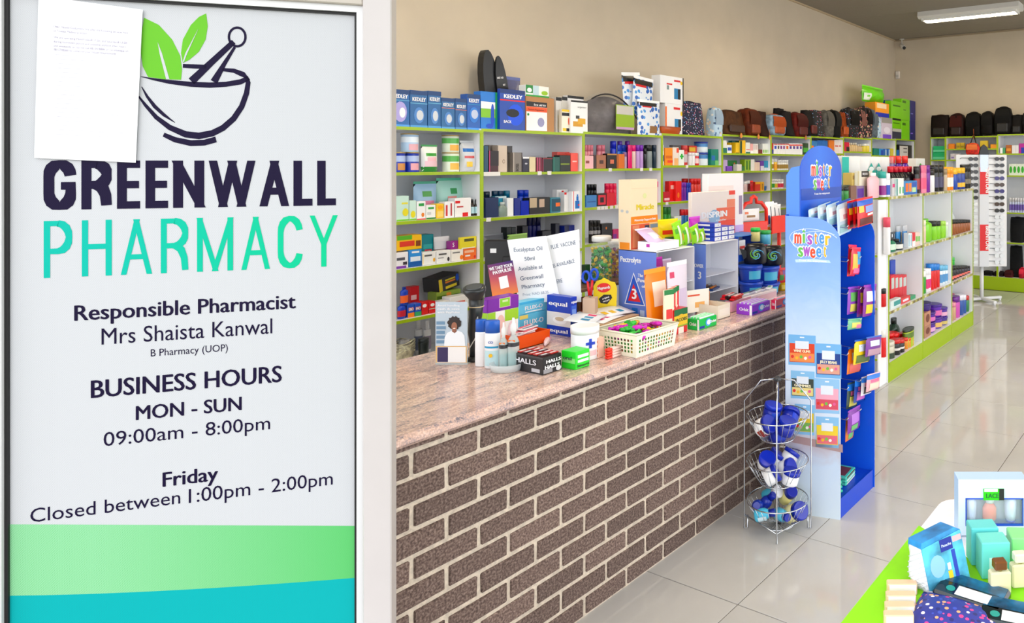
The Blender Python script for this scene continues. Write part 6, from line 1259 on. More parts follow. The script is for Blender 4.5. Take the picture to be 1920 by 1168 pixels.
# coffee sachet box, pouches, lotion bottle, leaflets
q, P, a, b, h = cbox(1264, 629, 1248, 1289, 582, (200, 40, 40), 'green, yellow and red coffee sachet box', p=[(0, 1, .32, .74, (226, 190, 40)), (0, 1, .74, 1, (30, 100, 50)), (.3, .7, .0, .26, (240, 226, 210)), (0, 1, .28, .34, (140, 170, 60))], t=[('JACOBS', .5, .5, .86, .13, (40, 60, 30), .03)], pic=[(.5, .72, .18, .06, (220, 180, 50))], lp=[(0, 1, .3, .7, (220, 60, 60))])
for i in range(4):
    s_ = carton((P.x-.02+a*.3*i, P.y+b*.25+.012*i, ZC+h*.55), -.2+.1*i, .06, .155, .012, [(236, 226, 196), (214, 60, 60), (236, 230, 200), (226, 50, 50)][i], ['cream coffee sachet, leftmost in the box', 'red striped coffee sachet, second in the box', 'cream and green coffee sachet, third in the box', 'red coffee sachet, rightmost in the box'][i], 'sachet', 'sachet', p=[(0, 1, .84, 1, (30, 120, 60)), (.2, .8, .1, .4, (214, 60, 60) if i % 2 == 0 else (240, 220, 210))])
P = at(1241, 560, Y=2.30); pouch((P.x, 2.30, ZC), .0, 60*depth(P)/FPX, at(1241, 511, Y=2.30).z-ZC, .04, (236, 140, 30), 'orange pouch with white swirls leaning on the display', rx=-.08, p=[(.25, .9, .45, .85, (246, 226, 206)), (.05, .3, .05, .2, (60, 160, 120))])
P = at(1272, 560, Y=2.36-.02); pouch((P.x+.02, 2.345, ZC), .0, 58*depth(P)/FPX, at(1272, 498, Y=2.345).z-ZC, .03, (240, 228, 240), 'pale pink clear wallet behind the orange pouch', rx=-.02, p=[(.1, .3, .8, .9, (220, 90, 120)), (.5, .9, .1, .6, (226, 206, 232))])
P = foot(1235, 606); k = depth(P)/FPX; bottle(P, RI, 25*k, 74*k, (236, 226, 240), (246, 244, 248), 'white lotion bottle with a lilac label beside the coffee box', kind='slim', band=(222, 200, 234), capw=.96, bandz=(.08, .48))
cx_ = foot(1150, 634); carton((cx_.x+.05, cx_.y+.02, ZC), 0, .3, .075, .12, (206, 176, 140), 'brown carton under the spread leaflets', p=[(.02, .98, .1, .9, (214, 186, 150))])
for i, (dx, dy, rz, c, lab) in enumerate(((0, 0, .2, (244, 244, 246), 'white leaflet with pink stripes on the brown carton'), (.06, .03, -.15, (240, 242, 246), 'white leaflet with a yellow mark on the brown carton'), (-.08, .02, .45, (236, 240, 244), 'white leaflet with blue edge on the brown carton'))):
    o = part('leaflet', MB().grid(lambda u, v: (-.1+.2*u, -.005+.14*v, .004*math.sin(u*3)), 6, 2), mat(c, .5), None, (cx_.x+.05+dx, cx_.y+.04+dy, ZC+.0765+.005*i), rz, .12 if i else .05); s = o.modifiers.new('t', 'SOLIDIFY'); s.thickness = .0008; tag(o, lab, 'leaflet')
    for j in range(3): part('label_panel', MB().box(-.06+.045*j, -.035+.045*j, .03, .07, .0045, .0052), mat([(214, 40, 110), (236, 196, 60), (60, 150, 190)][(i+(j > 1)) % 3], .5), o)
P = foot(1022, 652); q = part('cream_tube', MB().tube([(0, 0, .013), (.05, .0, .013), (.09, 0, .013), (.1, 0, .013)], [.004, .012, .0125, .0125], 12), mat((240, 214, 222), .3), None, P, .75); tag(q, 'pink and white cream tube lying behind the black sweet box', 'tube')
part('cap', MB().tube([(.1005, 0, .013), (.122, 0, .013)], .0122, 12), mat((232, 130, 180), .3), q)
# ================================================================ blue sweet stand
B0 = Vector((3.253, 1.62, 0)); A0 = Vector((3.187, 1.905, 0)); C0 = Vector((3.682, 1.62, 0))
m_blue = mat((30, 96, 214), .35); m_blue2 = mat((22, 74, 190), .35)
st = empty('sweet_stand', ((B0.x+C0.x)/2, 1.62, 0), 0, 'tall blue cardboard sweet display stand with hanging bags', 'stand')
sl_ = st.location
LP = (B0-A0).length; ang = math.atan2((B0-A0).y, (B0-A0).x)
def grad(name, stops, axis=2, z0=0, z1=1.5):
    m = bpy.data.materials.new(name); m.use_nodes = True; nt = m.node_tree; b = nt.nodes['Principled BSDF']; b.inputs['Roughness'].default_value = .35
    tc = nt.nodes.new('ShaderNodeTexCoord'); sx = nt.nodes.new('ShaderNodeSeparateXYZ'); mr = nt.nodes.new('ShaderNodeMapRange'); mr.inputs[1].default_value = z0; mr.inputs[2].default_value = z1
    n = nt.nodes.new('ShaderNodeTexNoise'); n.inputs['Scale'].default_value = 7; n.inputs['Distortion'].default_value = 2; nt.links.new(tc.outputs['Object'], n.inputs['Vector'])
    ad = nt.nodes.new('ShaderNodeMath'); ad.operation = 'MULTIPLY_ADD'; ad.inputs[1].default_value = .1
    r = nt.nodes.new('ShaderNodeValToRGB'); els = r.color_ramp.elements
    while len(els) < len(stops): els.new(1)
    for i, (p, c) in enumerate(stops): els[i].position = p; els[i].color = L3(c)
    nt.links.new(tc.outputs['Object'], sx.inputs[0]); nt.links.new(sx.outputs[axis], mr.inputs[0]); nt.links.new(n.outputs['Fac'], ad.inputs[0]); nt.links.new(mr.outputs[0], ad.inputs[2]); nt.links.new(ad.outputs[0], r.inputs[0]); nt.links.new(r.outputs[0], b.inputs['Base Color']); return m
prof = [(0, 0), (LP, 0), (LP, 1.40)]+[(LP-.16*(1-math.cos(a)), 1.40+.13*math.sin(a)) for a in [i*math.pi/16 for i in range(1, 9)]]+[(0, 1.535)]
lp_ = part('printed_side_panel', MB().prism(prof, 0, .006), grad('stand_print', [(.05, (206, 220, 232)), (.22, (196, 214, 236)), (.3, (190, 180, 190)), (.36, (216, 226, 240)), (.6, (210, 226, 246)), (.85, (146, 184, 238)), (1, (120, 164, 236))]), st, (A0.x-sl_.x, A0.y-sl_.y, 0), ang)
PN = Vector((math.sin(ang), -math.cos(ang), 0)); PD = Vector((math.cos(ang), math.sin(ang), 0))
def psg(u, v):
    d = ray(u, v); t = (A0-CAM).dot(PN)/d.dot(PN); p = CAM+d*t; return ((p-A0).dot(PD), p.z)
rp_ = part('side_panel', MB().prism([(-.0, 0), (.29, 0), (.29, 1.535)]+[(.16-.16*math.sin(a), 1.40+.135*math.cos(a)) for a in [i*math.pi/16 for i in range(0, 9)]], 0, .006), m_blue, st, (C0.x-sl_.x, 0, 0), math.pi/2)
part('back_panel', MB().box(A0.x-sl_.x+.008, C0.x-sl_.x-.008, .285, .291, 0, 1.54), m_blue2, st)
bt = part('base_tray', MB().box(-.2, C0.x-sl_.x-.008, .01, .284, .08, .09).box(-.205, C0.x-sl_.x-.008, .006, .01, 0, .1), m_blue2, st)
# header box with an arched face
hx0, hx1 = at(1499, 350, Y=1.84).x-sl_.x, at(1576, 350, Y=1.84).x-sl_.x
hz1 = at(1540, 273, Y=1.84).z; hz0 = 1.46
hw = (hx1-hx0)/2; hc = (hx0+hx1)/2
hd = part('header_face', MB().prism([(hx0, hz0), (hx1, hz0), (hx1, hz1-.14)]+[(hc+hw*math.cos(a), hz1-.14+.14*math.sin(a)) for a in [i*math.pi/14 for i in range(1, 14)]]+[(hx0, hz1-.14)], .214, .22), grad('header_print', [(0, (24, 84, 206)), (.5, (36, 112, 226)), (1, (24, 84, 206))], 0, hx0, hx1), st)
part('header_side', MB().prism([(.22, hz0), (.3, hz0), (.3, hz1-.16), (.27, hz1-.12), (.22, hz1-.11)], 0, .004), mat((96, 152, 236), .35), st, (hx0+.004, 0, 0), math.pi/2)
part('header_band', MB().box(hx0+.005, hx1-.005, .2125, .214, at(1540, 362, Y=1.84).z-.03, at(1540, 362, Y=1.84).z+.03), mat((24, 78, 170), .3), st)
RBW = [(222, 84, 50), (240, 160, 50), (110, 190, 90), (90, 160, 226), (180, 100, 200), (236, 190, 50)]
def logo(parent, x, z, w, h, y, ry=0, skip=0):
    for word, zz, ww, k in (('mister', z, w, 0), ('sweet', z-h*1.02, w*.85, 2)):
        for pass_ in (0, 1):
            for i, ch in enumerate(word):
                cx = x-ww/2+ww*(i+.5)/len(word); cw = ww/len(word)*(.45 if ch in 'it' else 1.2 if ch in 'mw' else .86)
                lettering(parent, ch, cx, zz+h*.06*math.sin(i*2.1), cw*(1.35 if pass_ == 0 else 1), h*(1.14 if pass_ == 0 else 1.04), (246, 246, 250) if pass_ == 0 else RBW[(i*2+k+i//3) % 6], y=y-(.0006 if pass_ == 0 else .0016), bold=.13 if pass_ == 0 else .05)
    blob(parent, [(x-w*.48, z-h*1.5), (x, z-h*1.42), (x+w*.5, z-h*1.44), (x+w*.46, z-h*1.24), (x, z-h*1.18), (x-w*.5, z-h*1.28)], (190, 220, 246), y=y-.0004, name='ribbon')
    lettering(parent, 'Treat the enjoyment', x, z-h*1.38, w*.78, h*.13, (250, 250, 252), y=y-.0016, bold=.03)
a = at(1541, 329, Y=1.834); logo(hd, a.x-sl_.x, a.z, .235, .074, .2135)
a = psg(1524, 457); logo(lp_, a[0], a[1]+.0, .19, .066, 0)
for z0, r1, r2, tl in ((0, .12, .05, .2), (.01, .135, .06, -.25)):
    part('swirl', MB().tube([(psg(1528, 455)[0]+r1*math.cos(t), -.0004, psg(1528, 452)[1]+r2*math.sin(t)+tl*r1*math.cos(t)*.4) for t in [i*math.pi/24 for i in range(4, 40)]], .0016, 4), mat((226, 238, 250), .4), lp_)
# sweet bag pictures printed on the panel
def ppoly(pts, c, y, name='picture_panel'): return part(name, MB().prism([psg(1440+x/2.996, 600+z/2.996) for x, z in pts], -y-.0004, -y), mat(c, .4), lp_)
for (x0, y0, x1, y1, head, c1, c2, txt) in ((115, 80, 268, 250, (130, 186, 232), (214, 76, 44), (236, 150, 90), 'WINE GUMS'), (268, 130, 412, 322, (130, 186, 232), (36, 70, 140), (226, 170, 150), 'JELLY BEANS'), (128, 282, 262, 438, (150, 200, 236), (60, 70, 60), (240, 220, 150), 'GUMMIES'), (262, 326, 402, 520, (160, 204, 238), (240, 170, 190), (214, 90, 110), ''), (150, 470, 262, 640, (150, 200, 236), (230, 200, 60), (130, 180, 100), ''), (268, 540, 398, 712, (150, 200, 236), (238, 210, 70), (226, 120, 130), '')):
    sk = 8
    q = lambda a, b: (x0+(x1-x0)*a, y0+(y1-y0)*b+sk*a)
    ppoly([q(0, 0), q(1, 0), q(1, 1), q(0, 1)], head, .0004); ppoly([q(.04, .28), q(.96, .28), q(.96, .9), q(.04, .9)], c1, .0010); ppoly([q(.06, .6), q(.94, .6), q(.94, .88), q(.06, .88)], c2, .0016); ppoly([q(.25, .2), q(.75, .2), q(.75, .46), q(.25, .46)], (226, 232, 240), .0016); ppoly([q(.42, .06), q(.58, .06), q(.58, .1), q(.42, .1)], (240, 244, 250), .0010)
    for i in range(5): ppoly([(q(.15+.16*i, .74)[0]+9*math.cos(t), q(.15+.16*i, .72+.04*(i % 2))[1]+9*math.sin(t)) for t in [j*math.pi/4 for j in range(8)]], [(214, 60, 50), (240, 190, 60), (120, 190, 80), (240, 240, 230), (226, 110, 160)][i], .0022)
    if txt:
        a = psg(1440+q(.5, .56)[0]/2.996, 600+q(.5, .57)[1]/2.996); lettering(lp_, txt, a[0], a[1], .09, .013, (250, 240, 200), y=-.0028, bold=.05)
ppoly([(105, 640), (420, 700), (420, 745), (105, 680)], (170, 140, 140), .0004, 'ground_print')
# hooks and hanging bags
def hang(win, x0, x1, y0, y1, c, label, Y, p, tilt=0, seal=None, rz=0, rx=0):
    ox, oy, k = win; u0, u1, v0, v1 = ox+x0/k, ox+x1/k, oy+y0/k, oy+y1/k
    a = at(u0, v1, Y=Y); b = at(u1, v1, Y=Y); zt = at((u0+u1)/2, v0, Y=Y).z
    return pouch(((a.x+b.x)/2, Y-.012, a.z), rz, (b.x-a.x), (zt-a.z)*.93, .024, c, label, 'sweet bag', 'sweet_bag', None, p, ry=tilt, seal=seal, gusset=False, rx=rx)
KS1 = (1440, 260, 3.245); KS2 = (1440, 600, 2.996); HB = (50, 110, 200)
for i, (x0, x1, y0, y1) in enumerate(((248, 330, 412, 480), (305, 385, 385, 500), (360, 440, 380, 530), (425, 512, 372, 585))): hang(KS1, x0, x1, y0, y1, (196, 222, 240), 'white and blue sherbet sweet bag at the top of the stand, %s from the left' % ORD[i], 1.80-.035*i, [(.1, .9, .45, .85, (236, 240, 242)), (.1, .9, .08, .34, (150, 196, 206)), (.3, .7, .5, .65, (214, 150, 160))], tilt=-.12, seal=HB)
for i, (x0, x1, y0, y1) in enumerate(((486, 560, 372, 548), (520, 600, 362, 540), (545, 640, 358, 535))): hang(KS1, x0, x1, y0, y1, (206, 30, 40), 'red liquorice sweet bag with blue header, %s of three' % ORD[i], 1.665-.03*i, [(.0, 1, .8, 1, (40, 100, 200)), (.1, .9, .05, .32, (90, 26, 30)), (.4, .95, .5, .76, (150, 170, 230)), (.5, .9, .38, .46, (240, 240, 240)), (.05, .3, .55, .8, (236, 190, 50))], tilt=-.06)
for i, (x0, x1, y0, y1) in enumerate(((480, 530, 645, 845), (500, 556, 660, 835))): hang(KS1, x0, x1, y0, y1, (226, 50, 70), ['pink rainbow sweet bag, rear of two', 'red and rainbow sweet bag, front of two'][i], 1.70-.03*i, [(.1, .6, .2, .8, (240, 190, 80)), (.5, .9, .4, .9, (90, 170, 220)), (.2, .8, .05, .25, (236, 120, 170))], tilt=.12)
for i, (x0, x1, y0, y1, c) in enumerate(((480, 555, 900, 1080, (150, 80, 190)), (540, 605, 898, 1095, (120, 40, 130)), (575, 652, 888, 1095, (130, 40, 150)))): hang(KS1, x0, x1, y0, y1, c, ['lilac and green sweet bag, left of the third row', 'purple and yellow sweet bag, middle of the third row', 'purple and white sweet bag, right of the third row'][i], 1.70-.03*i, [(.15, .85, .5, .85, [(120, 190, 110), (236, 200, 60), (230, 226, 240)][i]), (.15, .85, .1, .4, [(236, 226, 120), (206, 60, 130), (236, 210, 60)][i])], tilt=.1)
hang(KS1, 482, 568, 1095, 1180, (120, 190, 150), 'green and pink gummy sweet bag below the lilac bag', 1.66, [(.2, .8, .2, .7, (236, 220, 120)), (.5, .9, .1, .5, (230, 140, 180))], tilt=.15)
for i, (x0, x1, y0, y1, c) in enumerate(((442, 520, 150, 320, (236, 130, 40)), (478, 572, 108, 270, (240, 206, 40)), (545, 632, 92, 225, (120, 50, 150)))): hang(KS2, x0, x1, y0, y1, c, ['orange sweet bag in the fourth row', 'yellow sweet bag in the fourth row', 'purple sweet bag in the fourth row'][i], 1.68-.03*i, [(.2, .8, .55, .85, (214, 224, 240)), (.1, .9, .05, .4, [(226, 120, 110), (90, 110, 40), (190, 150, 170)][i])], tilt=.14, seal=HB)
for i, (x0, x1, y0, y1, c) in enumerate(((438, 500, 350, 515, (60, 80, 70)), (480, 545, 330, 480, (40, 70, 150)), (520, 585, 315, 440, (226, 226, 230)), (550, 625, 300, 420, (236, 170, 180)))): hang(KS2, x0, x1, y0, y1, c, ['dark green sweet bag in the fifth row', 'blue rainbow sweet bag in the fifth row', 'white striped sweet bag in the fifth row', 'pink sweet bag in the fifth row'][i], 1.70-.03*i, [(.0, 1, .75, 1, (50, 130, 220)), (.15, .85, .1, .5, [(230, 220, 110), (206, 120, 190), (40, 40, 50), (240, 220, 200)][i]), (.2, .8, .55, .72, (230, 120, 160))], tilt=.14)
for i, (x0, x1, y0, y1, c) in enumerate(((434, 480, 540, 690, (226, 130, 60)), (446, 515, 495, 650, (130, 60, 160)))): hang(KS2, x0, x1, y0, y1, c, ['orange and pink gummy sweet bag in the lowest row', 'purple rainbow sweet bag in the lowest row'][i], 1.70-.03*i, [(.2, .8, .4, .85, (190, 130, 220)), (.2, .7, .1, .35, (120, 190, 120))], tilt=.05)
for z in (1.47, 1.29, 1.12, .95, .8, .62, .46):
    for x in (-.08, .08): part('hook', MB().tube([(x, .285, z), (x, .03, z), (x, .02, z+.012)], .0028, 6), mat((190, 194, 200), .25, metal=.8), st)
for i in range(3):
    P = (3.5, 1.68, .0905+.016*i); o = part('sweet_packet', MB().box(-.075, .075, 0, .1, 0, .014, .004), mat((90, 200, 180), .3), None, P, .1); tag(o, 'mint green flat sweet packet, %s of the stack in the stand base' % ['lowest', 'middle', 'topmost'][i], 'packet'); part('label_panel', MB().box(-.055, .055, .015, .085, .014, .0146) .box(-.06, .06, -.0006, 0, .003, .011), mat((110, 60, 40) if i == 2 else (226, 226, 220), .4), o)
for i in range(4):
    P = (3.31+.012*i, 1.67, .0905+.016*i); o = part('sweet_packet', MB().box(-.05, .05, 0, .09, 0, .014, .004), mat((206, 50, 60) if i == 3 else (90, 200, 170), .3), None, P, -.3+.2*i); tag(o, ['mint sweet packet at the bottom of the left base pile', 'mint sweet packet second in the left base pile', 'mint sweet packet third in the left base pile', 'red sweet packet on the left base pile'][i], 'packet')
# ================================================================ three tier wire rack
RC = Vector((3.02, 1.85, 0)); m_wire = mat((196, 200, 206), .2, metal=1)
rk = empty('wire_rack', RC, 0, 'three tier chrome wire basket rack against the brick counter', 'rack')
LEG = [-RT*.165, -FW*.15, RT*.165, FW*.12]
for l in LEG:
    o = l*.12; part('leg', MB().tube([(l.x+o.x-l.x*.2, l.y+o.y-l.y*.2, .02) if False else (l.x*.9, l.y*.9, .07), (l.x*.9, l.y*.9, .008), (l.x, l.y, .006), (l.x, l.y, .07), (l.x, l.y, .635), (l.x*.5, l.y*.5, .735), (l.x*.08, l.y*.08, .742)], .0038, 8), m_wire, rk)
part('top_clamp', MB().lathe([(.018, .735), (.02, .742), (.012, .752)], 12), mat((60, 62, 66), .4), rk)
BR = [(.565, .455), (.345, .235), (.15, .035)]
for zt, zb_ in BR:
    mb = MB().tube([(.152*math.cos(a), .152*math.sin(a), zt) for a in [i*math.pi/20 for i in range(40)]], .003, 6, closed=True)
    mb.tube([(.085*math.cos(a), .085*math.sin(a), zb_) for a in [i*math.pi/16 for i in range(32)]], .003, 6, closed=True)
    for i in range(26):
        a = 2*math.pi*i/26; mb.tube([(.152*math.cos(a), .152*math.sin(a), zt), (.122*math.cos(a), .122*math.sin(a), (zt+zb_)/2), (.085*math.cos(a), .085*math.sin(a), zb_), (.0, .0, zb_-.004)], .0014, 5)
    part('wire_basket', mb, m_wire, rk)
part('floor_brace', MB().tube([LEG[0]*.98+Vector((0, 0, .07)), LEG[1]*.98+Vector((0, 0, .05)), LEG[2]*.98+Vector((0, 0, .07))], .0035, 6), m_wire, rk)
def jar(loc, rx, ry, w, h, c, lid, label, lbl=None, lidh=.28, grp=None, neck=None):
    r = w/2; pf = [(r*.9, -h/2), (r, -h/2+h*.06), (r, h*(.5-lidh))] if not neck else [(r*.8, -h/2), (r, -h*.42), (r*.95, 0), (r*.55, h*.22), (r*.5, h*(.5-lidh))]
    o = part('cream_jar', MB().lathe(pf, 20), mat(c, .3), None, loc, random.uniform(-.6, .6), rx, ry); tag(o, label, 'jar', grp)
    k = .62 if neck else 1.05
    part('lid', MB().lathe([(r*k, h*(.5-lidh)-.001), (r*k, h*.47), (r*k*.92, h*.5)], 20), mat(lid, .3), o)
    if lbl: part('label_panel', MB().grid(lambda u, v: (r*1.012*math.sin((u-.5)*1.6), -r*1.012*math.cos((u-.5)*1.6), -h*.34+h*.42*v), 8, 3), mat(lbl, .35), o)
    return o
NB = (20, 40, 150)
for i, (x, y, z, rx, ry, c, lid, lbl, lab) in enumerate(((-.07, .03, .525, .9, .5, (236, 236, 240), NB, (150, 60, 50), 'blue lidded jar with a red and white label, left in the top basket'), (-.0, -.05, .515, .3, -.1, NB, (24, 50, 170), (40, 70, 190), 'royal blue jar with flat lid at the front of the top basket'), (.03, .05, .565, .2, .15, NB, (26, 56, 180), (60, 90, 200), 'royal blue jar highest in the top basket'), (.085, -.02, .53, -.3, .9, NB, (22, 46, 160), (40, 70, 190), 'royal blue jar on its side, right in the top basket'), (.0, .0, .475, 0, .1, NB, (22, 46, 160), (40, 70, 190), 'royal blue jar at the bottom of the top basket'))):
    jar(RC+Vector((x, y, z)), rx, ry, .088, .075, c, lid, lab, lbl)
for i, (x, y, z, rx, ry, lab) in enumerate(((-.055, .0, .285, 1.0, .1, 'white jar with blue lid facing left in the middle basket'), (-.01, .06, .325, .7, -.2, 'white jar with blue lid tipped at the back of the middle basket'), (.0, -.075, .275, .25, .0, 'white jar with blue lid upright at the front of the middle basket'), (.055, -.02, .285, 1.1, -.3, 'white jar with blue lid turned to the front of the middle basket'), (.07, .06, .315, .6, .4, 'white jar with blue lid at the back right of the middle basket'), (.115, .0, .315, .4, .6, 'white jar with blue lid at the right rim of the middle basket'))):
    jar(RC+Vector((x, y, z)), rx, ry, .082, .07, (240, 240, 242), (26, 50, 170), lab, (226, 214, 216) if i % 2 else (244, 244, 246))
for i, (x, y, z, rx, ry, c, lid, lab) in enumerate(((-.085, .02, .105, 1.3, .8, (90, 190, 220), (20, 40, 140), 'light blue roll-on bottle at the left of the bottom basket'), (-.06, .08, .12, .8, -.9, (30, 60, 160), (20, 40, 140), 'dark blue roll-on bottle at the back left of the bottom basket'), (-.02, -.04, .085, 1.4, .3, (110, 200, 226), NB, 'light blue roll-on bottle at the front of the bottom basket'), (.0, .06, .125, .5, .6, (24, 50, 150), NB, 'dark blue roll-on bottle in the middle of the bottom basket'), (.035, -.08, .085, 1.0, -.2, (240, 232, 170), NB, 'cream coloured jelly jar with a dark blue label'), (.06, .07, .135, .9, .7, (80, 180, 210), (236, 236, 240), 'cyan bottle with white cap in the bottom basket'), (.1, .0, .125, .6, -.5, (240, 230, 160), NB, 'pale yellow bottle with blue cap in the bottom basket'), (.09, -.06, .07, 1.2, .9, (232, 224, 160), NB, 'pale yellow jar low in the bottom basket'))):
    jar(RC+Vector((x, y, z)), rx, ry, .06 if i != 4 else .085, .1, c, lid, lab, NB if i in (4,) else (200, 226, 236) if i in (0, 2, 5) else None, neck=(i in (0, 1, 2, 3)))
# ================================================================ island shelf
IY, IX0, IX1, IT = 2.29, 5.485, 7.935, 1.53
il = empty('island_shelf', ((IX0+IX1)/2, IY, 0), 0, 'white and lime double sided island shelf in the aisle', 'shelf')
iw = (IX1-IX0)/2; IROW = [IT, 1.055, .58, .159]; IPX = [IX0, 6.31, 7.165, IX1]
part('core_panel', MB().box(-iw, iw, .29, .31, 0, IT-.018), mat((226, 230, 232), .45), il)
for i, x in enumerate(IPX):
    a_, b_ = (x-(IX0+IX1)/2-.009, x-(IX0+IX1)/2+.009) if 0 < i < 3 else ((-iw, -iw+.018) if i == 0 else (iw-.018, iw))
    q = part('upright', MB().box(a_, b_, .004, .29, 0, IT-.018).box(a_, b_, .31, .596, 0, IT-.018), m_white, il); part('edge_strip', MB().box(a_, b_, 0, .004, 0, IT-.018), m_lime, q)
for i, z in enumerate(IROW):
    if i == 0:
        q = part('top_board', MB().box(-iw, iw, .004, .6, z-.02, z), m_white, il); part('edge_strip', MB().box(-iw, iw, 0, .004, z-.022, z), mat((170, 166, 96), .4, noise=.12, nscale=9), q); part('edge_strip', MB().box(-iw-.004, -iw, 0, .6, z-.022, z), m_lime, q)
    else:
        for j in range(3):
            a_, b_ = IPX[j]-(IX0+IX1)/2+.01, IPX[j+1]-(IX0+IX1)/2-.01; q = part('shelf', MB().box(a_, b_, .004, .29, z-.02, z), m_white, il); part('edge_strip', MB().box(a_, b_, 0, .004, z-.022, z), mat((170, 166, 96), .4, noise=.12, nscale=9) if i < 3 else m_lime, q)
part('plinth', MB().box(-iw+.018, iw-.018, .002, .02, 0, .137), m_lime, il)
for z in (1.066, .64, .23): q = part('end_shelf', MB().box(-iw-.16, -iw, .03, .57, z-.016, z), m_white, il); part('edge_strip', MB().box(-iw-.164, -iw-.16, .03, .57, z-.016, z), m_lime, q)
part('end_side', MB().box(-iw-.16, -iw, .02, .03, 0, IT-.02), m_white, il)
KI = (1570, 260, 5.307); KJ = (1640, 440, 4.49)
IBAY = ['near island bay', 'middle island bay', 'far island bay']
def SI(win, row, bay=None, inset=.03): return Shelf(win, IROW[row]+.0005, Y=IY, phrase=('top of the island shelf' if row == 0 else '%s shelf of %s' % (['', 'upper', 'middle', 'bottom'][row], IBAY[bay])), inset=inset)
Shelf.lim = .36
_SI = SI
def SI(*a, **k): q = _SI(*a, **k); q.lim = .27 if q.z < 1.4 else .5; return q
loc, w, h = SI(KI, 0).place(45, 555, 178, .25)
tp = empty('toilet_roll_pack', loc, 0, 'large clear pack of white toilet rolls with turquoise print on the island', 'pack')
n = 5; r = w/n/2
for i in range(n):
    q = part('roll', MB().lathe([(r*.97, 0), (r, .006), (r, h*.49), (r*.97, h*.5)], 18, -w/2+r*(2*i+1), r), mat((240, 240, 240), .7), tp); part('roll', MB().lathe([(r*.97, h*.505), (r, h*.51), (r, h*.98), (r*.95, h)], 18, -w/2+r*(2*i+1), r), mat((240, 240, 240), .7), tp)
part('wrap', MB().box(-w/2-.002, w/2+.002, -.003, 2*r+.003, .001, h+.003), mat((240, 244, 246), .15, alpha=.22), tp)
part('turquoise_print', MB().box(-w/2-.003, -w/2+w*.11, -.006, -.004, h*.3, h*.98), mat((30, 190, 180), .4), tp)
for cx in (.53, .68): blob(tp, [(-w/2+w*(cx-.08), h*.5), (-w/2+w*(cx+.08), h*.5), (-w/2+w*(cx+.07), h*.64), (-w/2+w*cx, h*.84), (-w/2+w*(cx-.07), h*.64)], (30, 170, 160), y=-.0045); [blob(tp, ellipse_poly(-w/2+w*cx, h*.68, w*.05, h*.06, 12), (226, 236, 236), y=-.0056) for _ in (0,)]
